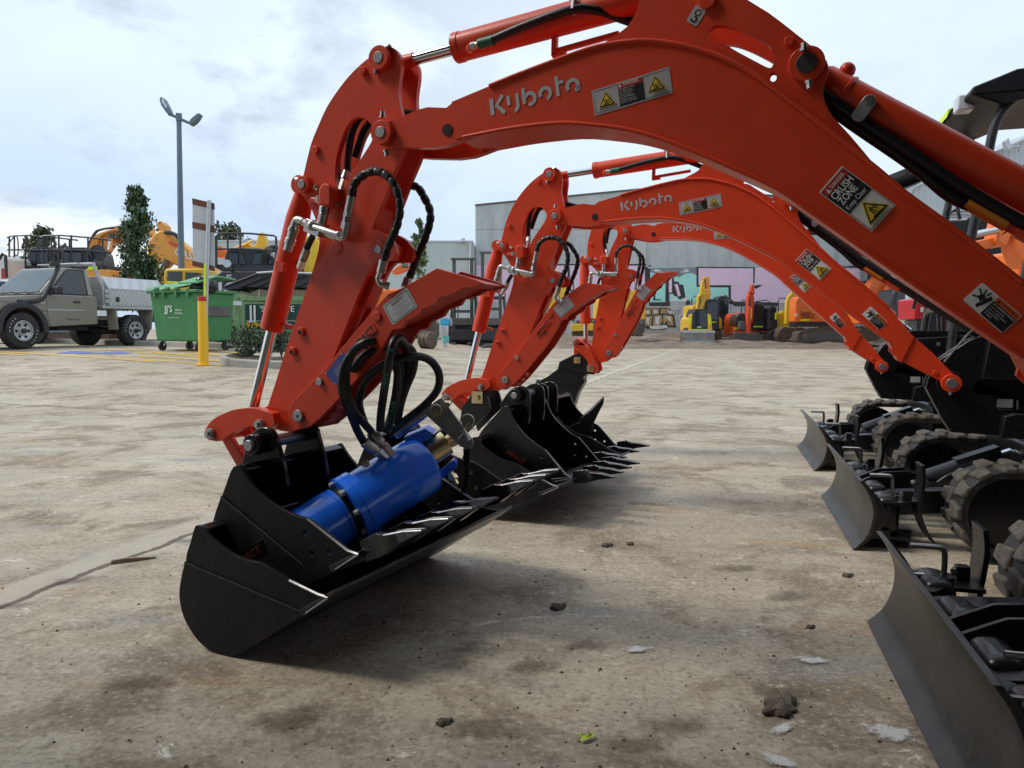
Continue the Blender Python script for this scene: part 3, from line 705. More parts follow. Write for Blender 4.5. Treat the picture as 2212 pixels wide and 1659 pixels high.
def mini(pz, label, group, track_yaw, blade_at, thumb_word, near, extra=None):
    B, A, T, Lk = pz['B'], pz['A'], pz['T'], pz['L']
    t = Thing('mini_excavator', label, 'excavator', (pz['O'].x, pz['O'].y, 0), pz['a'], group)
    o = M['orange']
    # ---------------- boom
    mb = MB(); mb.prism(cp(boom_poly, B), NF, -NF)
    for s in (1, -1): mb.prism(cp(fork_poly, B), s*.083, s*.058)
    for s in (1, -1): mb.prism(cp(foot_poly, B), s*.079, s*.054)
    for s in (1, -1): mb.prism(cp(brk_poly, B), s*.071, s*.053, [cp(brk_hole, B), cp(brk_hole2, B)])
    boom = t.part('boom', mb, o, bev=.004)
    mb = MB()
    for line in (boom_top[2:], boom_bot):
        mb.tube([(p[0], NF-.001, p[1]) for p in cp(line, B)], .0055, 6)
    for uv, r, d in (((829,288),.031,-.083),):
        ycyl(mb, B(PIN1), -.100, -.06, .0315, 24); ycyl(mb, B(PIN1), .06, .1, .0315, 24)
    bp = B(c1(1743,140,-.071)); ycyl(mb, bp, -.082, -.06, .036, 26); ycyl(mb, bp, .06, .082, .036, 26)
    ft = B(f2(2055,828,NF))
    for s in (1, -1): ycyl(mb, ft, s*.098, s*.054, .036, 24)
    bs = B(c1(1528,2,-.071)); ycyl(mb, bs, -.080, -.06, .019, 18)
    for u, v, r in ((1705,90,.010), (1585,330,.004)): ycyl(mb, B(c1(u,v,-.071)), -.078, -.06, r, 14)
    ycyl(mb, B(f2(2021,805,NF)), -.084, -.07, .010, 12)
    ycyl(mb, B(c1(966,281,NF)), -.0845, -.07, .0005, 6)
    t.split('weld_boss', mb, o, boom, bev=.0015)
    mb = MB(); ycyl(mb, B(c1(966,280,NF)), -.0855, -.058, .0145, 20); t.part('pin_hole', mb, M['dark'], boom)
    mb = MB(); ycyl(mb, B(PIN1), -.103, .103, .0145, 20); t.split('pin', mb, M['pin'], boom, bev=.001)
    mb = MB(); ycyl(mb, bp, -.086, .086, .0205, 22); t.split('pin', mb, M['darkpin'], boom, bev=.001)
    mb = MB(); ycyl(mb, ft, -.103, .103, .020, 22); t.split('pin', mb, M['pin'], boom, bev=.001)
    mb = MB()
    for u, v, du, dv in ((829,255,0,-9), (837,325,1,9), (1737,112,0,-10), (1748,176,1,14)):
        p = B(c1(u,v,NF)); q = B(c1(u+du,v+dv,NF)); mb.bolt((p[0],-.09,p[1]), (q[0]-p[0],0,q[1]-p[1]), .0065, .016)
    p = ft; mb.bolt((p[0]-.004,-.088,p[1]-.033), (0,0,-1), .006, .012)
    t.split('grease_nipple', mb, M['zinc'], boom)
    # boom lettering and stickers
    e0, e1, e2 = B(c1(1061,250,NF)), B(c1(1255,194,NF)), B(c1(1055,220,NF))
    X = Vector((e1[0]-e0[0], e1[1]-e0[1])); wl = X.length; X.normalize(); Z = Vector((-X.y, X.x)); sc = wl/5.86
    mb = MB()
    for pts, wd in LOGO:
        for k, q in enumerate(stroke(pts, wd)):
            mb.flat([(e0[0]+(X.x*p[0]+Z.x*p[1])*sc, e0[1]+(X.y*p[0]+Z.y*p[1])*sc) for p in q], NF-.0012)
    t.part('logo_lettering', mb, M['silver'], boom, fix=False)
    sticker(t, boom, 'warning_label', [B(c1(u,v,NF)) for u,v in ((1277,197),(1445,145),(1454,200),(1286.5,250.5))], NF, danger_els, ST)
    sticker(t, boom, 'warning_label', [B(c1(u,v,NF)) for u,v in ((1769,415),(1818.5,360),(1935,442),(1883,501))], NF, crush_els, ST)
    sticker(t, boom, 'warning_label', [B(f2(u,v)) for u,v in ((1881.5,662),(1918,696),(1900,713.5),(1861,678.5))], NF, pinch_els, ST)
    sticker(t, boom, 'hook_label', [B(c1(u,v,-.071)) for u,v in ((1503,10),(1527,23),(1504,58),(1483,45))], -.071, hook_els, ST)
    # ---------------- arm
    mb = MB()
    for s in (1, -1): mb.prism(cp(arm_poly, A), s*.052, s*.036, [cp(arm_hole, A)])
    mb.prism(cp(arm_core, A), -.0365, .0365)
    top = A(c1(825,128,AN)); knee = A(c1(660.5,400,AN)); low = A(c1(646.5,898,AN))
    arm = t.part('arm', mb, o, bev=.003)
    mb = MB()
    for p, r in ((top,.0315), (knee,.0235)):
        for s in (1, -1): ycyl(mb, p, s*.070, s*.04, r, 24)
    for u, v, r in ((785.5,154,.011),(684,325,.011),(652,717,.013),(634,759,.013)): ycyl(mb, A(c1(u,v,AN)), -.061, -.04, r, 14)
    ycyl(mb, A(c1(727,535,AN)), -.0545, -.04, .021, 24); ycyl(mb, A(c1(727,535,AN)), -.0555, -.04, .0165, 24)
    ycyl(mb, A(c1(819,539,AN)), -.056, .056, .024, 20)
    lug = A(c1(713,760,AN)); ycyl(mb, lug, -.046, .046, .026, 18)
    for uv in ((714,893),(728,876),(700,906)): ycyl(mb, A(c1(*uv, .02)), -.005, .075, .021, 16)
    t.split('boss', mb, o, arm, bev=.0015)
    mb = MB(); ycyl(mb, lug, -.0475, .0475, .011, 14)
    for u, v in ((652,718),(634,760)): ycyl(mb, A(c1(u,v,AN)), -.0625, -.05, .006, 10)
    t.split('bolt_hole', mb, M['dark'], arm)
    for p, r, y in ((top,.0150,.072), (knee,.0125,.073), (A(c1(819,539,AN)),.0115,.059)):
        mb = MB(); ycyl(mb, p, -y, y, r, 20); t.split('pin', mb, M['pin'], arm, bev=.001)
    mb = MB()
    for u, v, du, dv in ((838,106,8,-8), (816,150,-1,9), (650,390,-9,-3), (684,404,6,6)):
        p = A(c1(u,v,AN)); q = A(c1(u+du,v+dv,AN)); mb.bolt((p[0],-.058,p[1]), (q[0]-p[0],0,q[1]-p[1]), .0062, .014)
    t.split('grease_nipple', mb, M['zinc'], arm)
    # tapped cover and bolts for the auxiliary valve
    mb = MB(); cov = [c1(u,v,-.09) for u,v in ((688,447),(690,408),(697,397),(708,396),(717,404),(718,447))]
    mb.prism(cp(cov, A), -.095, -.045); mb.prism(cp([c1(u,v,AN) for u,v in ((676,425),(736,436),(733,448),(672,440))], A), -.066, -.045); t.part('valve_bracket', mb, o, arm, bev=.008, seg=3)
    mb = MB()
    for u, v in ((686,430),(725.5,441)): p = A(c1(u,v,-.068)); mb.bolt((p[0],-.064,p[1]), (0,-1,0), .0085, .010)
    t.split('bolt', mb, M['zinc'], arm)
    # ---------------- arm cylinder
    def ax(f, a, b, y=0): pa, pb = f(a), f(b); return (pa[0], y, pa[1]), (pb[0], y, pb[1])
    base = B(c1(1430,-16,0)); tip = top
    dv = Vector((tip[0]-base[0], 0, tip[1]-base[1])); Ld = dv.length; dn = dv/Ld
    b0 = Vector((base[0], 0, base[1])); up = Vector((-dn.z, 0, dn.x))
    if up.z < 0: up = -up
    near_dir = Vector((0,-1,0))
    xe = 1.0 - (1008-829)/(1430-829)*1.0
    def onax(u, off=0, y=0):      # point along the axis where the traced picture column u fell
        k = (1430-u)/(1430.0-829.0); k = k*(1 + .10*(1-k))
        q = b0 + dv*k + up*off; return Vector((q.x, y, q.z))
    mb = MB(); mb.lathe(b0, dn, [(0,.03),(.03,.0365),(.12,.0365),((onax(1018)-b0).length,.0365),((onax(1016)-b0).length,.0385),((onax(1001)-b0).length,.0385),((onax(1000)-b0).length,.036)], 28)
    ac = t.part('arm_cylinder', mb, o)
    mb = MB(); mb.cyl(onax(1003), onax(880), .0155, 20); t.part('piston_rod', mb, M['chrome'], ac)
    mb = MB(); ycyl(mb, tip, -.034, .034, .027, 22); mb.cyl(onax(835), onax(893), .019, 18, .018)
    t.part('rod_eye', mb, o, ac, bev=.002)
    mb = MB(); mb.tube([onax(u, of, y) for u, of, y in ((1046,-.024,-.03),(1056,-.026,-.04))], .011, 8); mb.box(-.001,.001,-.001,.001,-.001,.001)
    t.split('port_block', mb, o, ac)
    mb = MB(); mb.tube([onax(1056,-.026,-.045), onax(1068,-.026,-.046)], .0095, 6); mb.tube([onax(1068,-.026,-.046), onax(1079,-.026,-.047)], .0075, 12); t.part('hose_fitting', mb, M['zinc'], ac)
    mb = MB(); mb.tube([onax(1076,-.026,-.047), onax(1110,-.026,-.048)], .0125, 12); t.part('hose_sleeve', mb, M['green'], ac)
    mb = MB(); mb.tube(crv([tuple(onax(u,of,y)) for u,of,y in ((1100,-.026,-.048),(1190,-.012,-.05),(1276,-.006,-.05),(1318,-.014,-.03),(1356,-.035,0),(1385,-.055,.01))], 6), .0105, 12); t.part('hose', mb, M['hose'], ac)
    mb = MB(); q0, q1 = onax(1277,.028,-.030), onax(1279,-.012,-.052)
    mb.beam(q0, q1, .022, .006, (1,0,0)); t.part('hose_clamp', mb, M['galv'], ac)
    mb = MB(); mb.bolt(onax(1277,.026,-.033), (0,-1,0), .0085, .010); t.split('bolt', mb, M['gold'], ac)
    mb = MB(); mb.beam(onax(1226,-.034,0), onax(1222,-.082,0), .014, .012, (0,1,0)); mb.beam(onax(1222,-.072,.0), onax(1350,-.068,.0), .012, .010, (0,1,0)); mb.beam(onax(1218,-.08,0), onax(1246,-.08,0), .012, .012, (0,1,0)); t.part('pipe_bracket', mb, o, ac)
    # ---------------- boom cylinder
    q1 = B(c1(2212,412,0)); bd = Vector((q1[0]-bp[0], 0, q1[1]-bp[1])).normalized()
    p0 = Vector((bp[0], 0, bp[1])); end = p0 + bd*((.16-p0.x)/bd.x)
    nrm = Vector((bd.z, 0, -bd.x)); nrm = nrm if nrm.z > 0 else -nrm
    mb = MB(); LL = (end-p0).length
    mb.lathe(p0, bd, [(.02,.030),(.035,.037),(.085,.037),(.087,.0395),(.092,.0395),(.094,.0365),(LL*.84,.0365),(LL*.86,.034)], 28); ycyl(mb, bp, -.05, .05, .034, 22)
    bc = t.part('boom_cylinder', mb, o)
    mb = MB(); mb.cyl(p0+bd*LL*.84, end, .018, 18); t.part('piston_rod', mb, M['chrome'], bc)
    mb = MB(); mb.ball(p0+bd*.062+nrm*.042, .017, 12); t.split('boss', mb, o, bc)
    mb = MB(); a_ = p0+bd*.145+Vector((0,-.034,0)); mb.prism([(a_.x+ (bd.x*p[0]+nrm.x*p[1]), a_.z+(bd.z*p[0]+nrm.z*p[1])) for p in rrect(-.013,-.045,.013,.012,.012)], -.052, -.036); t.part('hose_clamp', mb, M['galv'], bc, bev=.001)
    mb = MB(); mb.bolt(Vector((a_.x,-.052,a_.z)), (0,-1,0), .0085, .010); t.split('bolt', mb, M['zinc'], bc)
    for off, y, r, s1 in ((-.038,-.034,.013,.99), (-.052,-.028,.0115,.47), (-.040,.02,.013,.99)):
        mb = MB(); mb.tube(crv([tuple(p0+bd*(LL*k)+nrm*(off*g)+Vector((0,y,0))) for k, g in ((.03,.6),(.12,.9),(.3,1.2),(.5 if s1 > .6 else .4,1.5),(s1,1.35))], 5), r, 12); t.part('hose', mb, M['hose'], bc)
    k0 = p0+bd*(LL*.47)+nrm*(-.052*1.4)+Vector((0,-.028,0))
    mb = MB(); mb.tube([k0-bd*.035, k0+bd*.05], .0135, 12); t.part('hose_sleeve', mb, M['amber'], bc)
    mb = MB(); mb.tube([k0+bd*.05, k0+bd*.075], .011, 8); mb.beam(k0+bd*.07, k0+bd*.125, .022, .024); t.split('port_block', mb, M['mred'], bc)
    # ---------------- bucket cylinder along the arm
    k1 = A(c1(590,722,-.05)); jt = Lk(c1(515,912,-.05)); kn = A(c1(660.5,402,-.0))
    kv = Vector((kn[0], 0, kn[1])); jv = Vector((jt[0], 0, jt[1])); dd = (jv-kv); DL = dd.length; dd.normalize()
    bl = (Vector((k1[0],0,k1[1]))-kv).length
    mb = MB(); mb.lathe(kv, dd, [(.02,.026),(.05,.030),(.10,.0355),(bl*.96,.0355),(bl,.034)], 28); ycyl(mb, (kn[0],kn[1]), -.034, .034, .026, 20)
    uc = t.part('bucket_cylinder', mb, o)
    mb = MB(); mb.cyl(kv+dd*bl*.98, kv+dd*DL, .0165, 20); t.part('piston_rod', mb, M['chrome'], uc)
    sd_ = Vector((-dd.z,0,dd.x)); sd_ = sd_ if sd_.x > 0 else -sd_
    mb = MB()
    for kf, w_ in ((.50,.03), (.93,.04)): mb.beam(kv+dd*bl*kf+sd_*.03, kv+dd*bl*kf+sd_*(.03+w_), .012, .012)
    mb.beam(kv+dd*bl*.52+sd_*.01+Vector((0,-.03,0)), kv+dd*bl*.58+sd_*.012+Vector((0,-.03,0)), .03, .03); t.split('port_block', mb, o, uc)
    # ---------------- links
    cast = crv([(446,926),(462,906),(490,891),(516,883),(551,881),(576,888),(592,893)],3) + [(596,915),(580,930),(560,930)] + crv([(552,922),(540,921),(522,928),(500,938),(481,952)],2) + [(470,953),(452,950)]
    mb = MB()
    for s in (1,-1): mb.prism([Lk(c1(u,v,-.09)) for u,v in cast], s*.095, s*.063)
    l1, l2 = Lk(c1(460,936,-.09)), Lk(c1(566.5,916,-.09))
    mb.cyl((l2[0],-.06,l2[1]), (l2[0],.06,l2[1]), .024, 18)
    tl = t.part('tipping_link', mb, o, bev=.007, seg=3)
    mb = MB()
    for p, r in ((l1,.0165),(l2,.0150)):
        mb.lathe((p[0],-.11,p[1]), (0,1,0), [(0,r*.9),(.004,r),(.03,r),(.2,r),(.216,r),(.22,r*.9)], 22)
    t.split('pin', mb, M['pin'], tl)
    mb = MB()
    for p in (l1,l2): mb.bolt((p[0],-.108,p[1]), (0,-1,0), .0075, .010)
    t.split('bolt', mb, M['zinc'], tl)
    dl = pz['drop'] 
    v0 = Vector((l1[0],0,l1[1])); v1 = Vector((dl[0],0,dl[1]))
    mb = MB()
    side = Vector((-(v1-v0).normalized().z,0,(v1-v0).normalized().x))
    for y in (-.045,.045): mb.beam(v0+Vector((0,y,0)), v1+Vector((0,y,0)), .016, .040, (side.x,0,side.z))
    mb.beam(v0+(v1-v0)*.35, v0+(v1-v0)*.8, .09, .022, (side.x,0,side.z)); ycyl(mb, (v0.x,v0.z), -.055, .055, .026); ycyl(mb, (v1.x,v1.z), -.055, .055, .026)
    t.part('bucket_link', mb, o, bev=.004)
    # ---------------- thumb
    mb = MB()
    for s in (1,-1): mb.prism(cp(thumb_poly, T), s*.072, s*.058)
    mb.prism(cp(thumb_web, T), -.0575, .0575)
    th = t.part('thumb', mb, M['orange_steel'], bev=.0018)
    mb = MB(); pv = T(c1(646.5,898,TN)); ycyl(mb, pv, -.081, .081, .0172, 24)
    m2_ = T(c1(692,825,TN)); ycyl(mb, m2_, -.080, .080, .0105, 18); t.split('pin', mb, M['pin'], th, bev=.001)
    mb = MB(); ycyl(mb, pv, -.0835, .0835, .0028, 8); t.part('grease_hole', mb, M['dark'], th)
    mb = MB(); ycyl(mb, T(c1(815,684,TN)), -.077, .077, .0145, 18); t.split('boss', mb, M['orange_steel'], th, bev=.003)
    sticker(t, th, 'safety_label', [T(c1(u,v,TN)) for u,v in ((825.5,662),(878,622),(903,661),(850.5,702))], TN, SAF if thumb_word == 'SAFETY' else WRN, ST)
    if near: sticker(t, th, 'data_plate', [T(c1(u,v,TN)) for u,v in ((703,810),(738,761),(763,785),(725,829))], TN, plate_els, ['blueplate','zinc','orst'])
    ia, ib = T(c1(764,757,TN)), T(c1(812,706,TN)); X = Vector((ib[0]-ia[0],0,ib[1]-ia[1])).normalized(); Z = Vector((-X.z,0,X.x))
    c_ = Vector(((ia[0]+ib[0])/2, 0, (ia[1]+ib[1])/2))
    mb = MB(); q = [c_-X*.052-Z*.011, c_+X*.048-Z*.011, c_+X*.048+Z*.014, c_-X*.052+Z*.014]; mb.prism([(p.x,p.z) for p in q], TN-.004, TN+.002); t.part('name_plate', mb, M['orange_steel'], th, bev=.001)
    mb = MB(); mb.text('IMPACT', (c_.x+Z.x*.002, TN-.0048, c_.z+Z.z*.002), X, Z, .026, off=.02); 
    q = c_-X*.012-Z*.012; mb.prism([(p.x,p.z) for p in (q-X*.004,q+X*.004,q+X*.002-Z*.012,q-X*.006-Z*.012)], TN-.0046, TN-.0005); t.part('lettering', mb, M['ink'], th, fix=False)
    # ---------------- thumb cylinder
    g0 = A(c1(819,539,0)); g1 = T(c1(700,812,0)); 
    v0 = Vector((g0[0],0,g0[1])); v1 = Vector((g1[0],0,g1[1])); d_ = (v1-v0); DL = d_.length; d_.normalize()
    sx_ = Vector((-d_.z,0,d_.x)); sx_ = sx_ if sx_.x > 0 else -sx_
    mb = MB(); mb.lathe(v0, d_, [(0,.022),(.03,.026),(.05,.033),(DL*.66,.033),(DL*.68,.031)], 24); ycyl(mb, g0, -.034, .034, .024)
    mb.beam(v0+d_*.07+sx_*.03, v0+d_*.16+sx_*.03, .05, .035, (sx_.x,0,sx_.z))
    tc_ = t.part('thumb_cylinder', mb, o, bev=.002)
    mb = MB(); mb.cyl(v0+d_*DL*.66, v1, .014, 16); t.part('piston_rod', mb, M['chrome'], tc_)
    # ---------------- shut-off valve, fittings and wrapped hoses on the arm
    F = lambda u, v, y: (lambda p: Vector((p[0], y, p[1])))(A(c1(u, v, y)))
    mb = MB(); mb.tube([F(702,446,-.085), F(700,460,-.085)], .015, 6); mb.tube([F(700,460,-.085), F(694,486,-.085)], .0135, 14)
    ex_ = F(694,507,-.1)-F(666,488,-.1)
    c0_, c1_ = F(668,487,-.092), F(700,500,-.092); mb.beam(c0_, c1_, .04, .036, (0,0,1))
    vb = t.part('shut_off_valve', mb, M['zinc'], bev=.0015)
    mb = MB(); mb.tube([F(673,488,-.122), F(700,497,-.128), F(730,506,-.13)], .0075, 10, [.006,.0085,.006]); mb.ball(F(673,488,-.120), .014, 10); mb.ball(F(731,506,-.13), .0085, 10); t.part('lever', mb, M['galv'], vb)
    mb = MB(); mb.tube([F(700,500,-.09), F(728,512,-.09)], .0125, 6); mb.tube(crv([tuple(F(*q)) for q in ((726,511,-.09),(742,514,-.09),(745,505,-.09),(747,488,-.09))], 4), .0105, 12)
    mb.tube([F(746,495,-.09), F(749,480,-.09)], .014, 6); mb.tube([F(749,480,-.09), F(751,466,-.09)], .0115, 6); mb.tube([F(751,468,-.09), F(753,458,-.09)], .013, 6); mb.tube([F(753,458,-.09), F(760,424,-.09)], .0125, 14)
    t.part('hose_fitting', mb, M['zinc'], vb)
    mb = MB(); mb.tube([F(668,487,-.09), F(652,478,-.09)], .011, 6); mb.tube(crv([tuple(F(*q)) for q in ((655,479,-.09),(642,476,-.09),(637,484,-.09),(635,494,-.09))], 4), .012, 12)
    mb.lathe(F(636,490,-.09), F(620,545,-.09)-F(636,490,-.09), [(0,.014),(.014,.016),(.015,.0135),(.034,.0135),(.036,.0155),(.05,.0155),(.052,.0125),(.07,.0125)], 16); t.part('quick_coupler', mb, M['zinc'], vb)
    mb = MB(); hose_ribbed(mb, [F(*q) for q in ((760,424,-.09),(766,398,-.09),(785,378,-.09),(810,370,-.09),(834,378,-.09),(852,400,-.09),(862,430,-.09),(864,456,-.09),(857,490,-.09),(841,528,-.09),(828,566,-.088))], .0108)
    t.part('wrapped_hose', mb, M['hose'])
    mb = MB(); mb.tube([F(829,562,-.088), F(823,588,-.086)], .0128, 12); mb.tube(crv([tuple(F(*q)) for q in ((824,585,-.086),(817,600,-.085),(822,613,-.08),(834,618,-.075))], 4), .008, 10); mb.tube([F(832,617,-.076), F(841,619,-.07)], .012, 6); t.part('hose_fitting', mb, M['zinc'])
    mb = MB(); hose_ribbed(mb, [F(*q) for q in ((870,405,.06),(885,401,.06),(903,406,.06),(917,428,.06),(928,452,.06),(929,477,.06),(918,515,.06),(901,555,.06),(888,590,.06),(880,606,.05))], .0108); t.part('wrapped_hose', mb, M['hose'])
    mb = MB(); mb.tube([F(881,602,.05), F(874,622,.04)], .0125, 12); t.part('hose_fitting', mb, M['zinc'])
    for pts in (((735,400,-.01),(727,350,-.01),(738,305,-.01),(755,270,.0),(780,240,.01),(830,235,.02),(880,245,.02),(940,262,.0)), ((751,378,-.02),(752,340,-.02),(757,300,-.02),(768,268,-.01),(790,245,0),(840,240,.0),(890,246,0)), ((767,340,.0),(775,315,.0),(788,280,.0),(805,262,.01),(850,246,.02),(900,250,.02))):
        mb = MB(); mb.tube(crv([tuple(F(*q)) for q in pts], 5), .0105, 10); t.part('hose', mb, M['hose'])
    mb = MB(); mb.tube([F(749,372,-.03), F(744,388,-.04)], .0125, 12); mb.tube([F(744,388,-.04), F(737,412,-.05)], .0105, 6); t.part('hose_fitting', mb, M['zinc'])
    mb = MB(); mb.tube(crv([tuple(F(*q)) for q in ((676,510,-.085),(668,525,-.082),(660,545,-.08))], 4), .0095, 10); t.part('hose', mb, M['hose'])
    mb = MB(); mb.tube([F(663,538,-.08), F(655,560,-.078)], .0115, 12); mb.tube([F(655,560,-.078), F(648,578,-.06)], .0105, 6); t.part('hose_fitting', mb, M['zinc'])
    # ---------------- swing post and front plate
    fx, fz = ft
    blk = M['black']
    sk = [(fx-.05,fz+.085),(fx+.06,fz+.17),(fx+.16,fz+.22),(fx+.55,fz+.22),(fx+.55,fz-.215),(fx+.01,fz-.20),(fx-.02,fz-.15),(fx-.085,fz-.02),(fx-.08,fz+.01)]
    mb = MB(); mb.prism(sk, -.051, -.030, [rect(fx+.165,fz-.10,fx+.235,fz-.06)]); mb.prism(sk, .030, .051, [rect(fx+.165,fz-.10,fx+.235,fz-.06)]); mb.box(fx+.10,fx+.16,-.029,.029,fz-.2,fz+.16); mb.cyl((fx-.0,-.052,fz),(fx,.052,fz),.05,20)
    mb.prism([(fx+.10,fz+.02),(fx+.12,fz+.17),(fx+.56,fz+.20),(fx+.56,fz+.02)], -.11, -.052); mb.prism([(fx+.17,fz-.205),(fx+.18,fz-.12),(fx+.22,fz-.11),(fx+.56,fz-.11),(fx+.56,fz-.21)], -.12, -.052)
    sp_ = t.part('swing_post', mb, blk, bev=.004)
    mb = MB(); mb.tube([(fx-.03,-.10,fz+.085),(fx+.0,-.11,fz+.13),(fx+.05,-.11,fz+.20),(fx+.13,-.11,fz+.27)], .0045, 6); mb.tube([(fx-.087,-.052,fz-.02),(fx-.022,-.052,fz-.15),(fx+.008,-.052,fz-.198)], .0035, 6); t.split('edge_strip', mb, M['scrape'], sp_)
    mb = MB()
    for x, z in ((.30,.14),(.24,.06),(.31,-.17),(.42,.1)): mb.bolt((fx+x,-.109,fz+z), (0,-1,0), .010, .012)
    for x, z, ww in ((.30,-.135,.16),): mb.box(fx+x,fx+x+ww,-.132,-.119,fz+z-.012,fz+z+.012)
    t.split('bolt', mb, M['pin'], sp_)
    mb = MB(); mb.box(fx+.43,fx+.515,-.114,-.1095,fz+.03,fz+.13); t.part('data_label', mb, M['mgry'], sp_)
    mb = MB(); mb.box(fx+.47,fx+.535,-.1245,-.119,fz-.20,fz-.115); t.part('paper_label', mb, M['white'], sp_)
    # ---------------- house: floor, cover, seat, levers, canopy
    lat = .22
    mb = MB(); mb.prism(rrect(.28,-.30+lat,1.35,.52+lat,.12), .46, .62, ax='z'); t.part('deck', mb, M['mblk'], bev=.01)
    mb = MB(); mb.prism([(.80,.62),(1.40,.62),(1.48,.75),(1.46,1.1),(1.2,1.22),(.95,1.2),(.85,1.0)], -.33+lat, .50+lat); t.part('engine_cover', mb, M['orange'], bev=.03, seg=3)
    mb = MB(); mb.prism([(.72,1.0),(1.0,.98),(1.16,1.5),(1.08,1.55),(.98,1.12),(.74,1.1)], -.12+lat, .30+lat); t.part('seat', mb, M['seat'], bev=.03, seg=3)
    for y in (-.22, .42):
        mb = MB(); mb.box(.50,.86,y-.07+lat,y+.07+lat,.62,1.02); c_ = t.part('control_console', mb, M['plast'], bev=.03, seg=3)
        mb = MB(); mb.tube([(.55,y+lat,1.02),(.54,y+lat,1.14)], .022, 10, [.03,.016]); mb.tube([(.54,y+lat,1.12),(.535,y+lat,1.17),(.51,y+lat,1.25),(.49,y+lat,1.27)], .02, 10, [.012,.018,.028,.02]); t.part('joystick', mb, M['seat'], c_)
    mb = MB()
    for y in (.0,.12): mb.tube([(.40,y+lat,.62),(.38,y+lat,.95),(.42,y+lat,1.05)], .011, 8)
    mb.tube([(.37,-.22+lat,.95),(.35,-.1+lat,.98),(.35,.3+lat,.98),(.37,.48+lat,.95)], .014, 8); t.split('travel_lever', mb, M['mblk'])
    post = M['mblk']; y0, y1 = -.33+lat, .52+lat
    for y in (y0, y1):
        mb = MB(); mb.tube(crv([(.36,y,.60),(.38,y,.9),(.50,y,1.75),(.55,y,2.05),(.64,y,2.17),(.80,y,2.24),(1.05,y,2.26)], 5), .026, 12); t.part('canopy_post', mb, post)
        mb = MB(); mb.tube([(1.42,y,.9),(1.45,y,1.5),(1.46,y,2.27)], .026, 12); t.part('canopy_post', mb, post)
        mb = MB(); mb.tube(crv([(.41,y,1.05),(.33,y-.02,1.1),(.30,y,1.0)],4), .012, 8); mb.tube(crv([(.475,y,1.62),(.40,y,1.64),(.37,y,1.59),(.385,y,1.50)],4), .010, 8); t.split('grab_rail', mb, post)
    cr = [(.40,2.20),(.41,2.24),(.55,2.29),(.63,2.32),(.9,2.33),(1.50,2.31),(1.58,2.27),(1.58,2.22),(1.5,2.20),(.78,2.20),(.66,2.15),(.56,2.13)]
    mb = MB(); mb.prism(cr, y0-.06, y1+.06); can = t.part('canopy_roof', mb, M['blackmatt'], bev=.025, seg=3)
    mb = MB(); mb.prism([(.385,2.205),(.405,2.25),(.48,2.275),(.468,2.28),(.39,2.25)], y0+.45, y1+.0); t.part('roof_tape', mb, M['hivis'], can)
    for y in (y0+.16, y1-.06):
        mb = MB(); mb.box(.37,.46,y-.06,y+.06,2.155,2.245, Matrix.Translation((0,0,0))); t.part('work_light', mb, M['lens'], can, bev=.01)
    mb = MB(); mb.box(.95,1.3,y0+.2,y1-.25,2.192,2.1995); t.part('roof_label', mb, M['sand'], can)
    # ---------------- undercarriage in its own heading
    Wb = Matrix.Translation(blade_at) @ Matrix.Rotation(track_yaw, 4, 'Z')
    U = t.I @ Wb
    prof = [(.035,.275),(.062,.235),(.082,.19),(.088,.145),(.080,.095),(.058,.045),(.018,.004)]
    bp_ = crv(prof, 4); back = [(x+.016, z) for x, z in bp_[::-1]]
    mb = MB(U); mb.prism(bp_+back, -.5, .5); bl = t.part('dozer_blade', mb, M['blade'], bev=.002)
    mb = MB(U)
    for y in (-.5,.5): mb.prism(back[::-1] + [(x+.055-.045*abs(z-.14)/.14, z) for x, z in bp_[::-1]], y-.007 if y > 0 else y+.001, y+.007 if y < 0 else y-.001)
    mb.box(.10,.16,-.45,.45,.05,.075)
    t.part('blade_frame', mb, blk, bl, bev=.002)
    for sy in (-1, 1):
        mb = MB(U); yy = sy*.36
        mb.prism([(.106,sy*.44),(.20,sy*.44),(.265,sy*.40),(.265,sy*.30),(.17,sy*.30),(.13,sy*.25),(.106,sy*.25)], .175, .187, ax='z')
        mb.prism([(.09,sy*.44),(.24,sy*.42),(.27,sy*.30),(.10,sy*.27)], .035, .047, ax='z'); mb.box(.15,.20,yy-.025,yy+.025,.02,.20)
        br_ = t.part('hinge_bracket', mb, blk, bl, bev=.002)
        wing = [(.262,.335),(.268,.28),(.262,.21),(.256,.16),(.268,.11),(.292,.06),(.325,.02)]
        wp = crv(wing, 4); mb = MB(U); mb.prism(wp + [(x+.014,z) for x,z in wp[::-1]], sy*.44 if sy > 0 else -.44, sy*.34 if sy > 0 else -.34)
        t.part('folded_wing', mb, blk, bl, bev=.0015)
        mb = MB(U); mb.tube(crv([(.10,yy,.195),(.145,yy,.195),(.175,yy,.197),(.18,yy,.215),(.18,yy,.255),(.175,yy,.272),(.155,yy,.275),(.095,yy,.275)],3), .0075, 10); t.part('locking_pin', mb, M['zinc'], br_)
        mb = MB(U); mb.box(.212,.245,yy+sy*.02-.016,yy+sy*.02+.016,.187,.225); t.part('lug', mb, blk, br_, bev=.002)
        mb = MB(U); mb.bolt(U.inverted() @ (U @ Vector((.213,yy+sy*.02,.207))), (-.6,-.8,.1), .010, .012); t.split('bolt', mb, M['zinc'], br_)
    for y in (-.21, .21):
        mb = MB(U); mb.beam((.112,y,.13), (.80,y*.85,.19), .075, .095); t.part('blade_arm', mb, blk, bev=.003)
    for y in (-.045, .045):
        mb = MB(U); mb.prism([(.105,.19),(.20,.235),(.30,.245),(.40,.215),(.40,.14),(.105,.08)], y-.007, y+.007); t.part('cylinder_bracket', mb, blk, bev=.002)
    mb = MB(U)
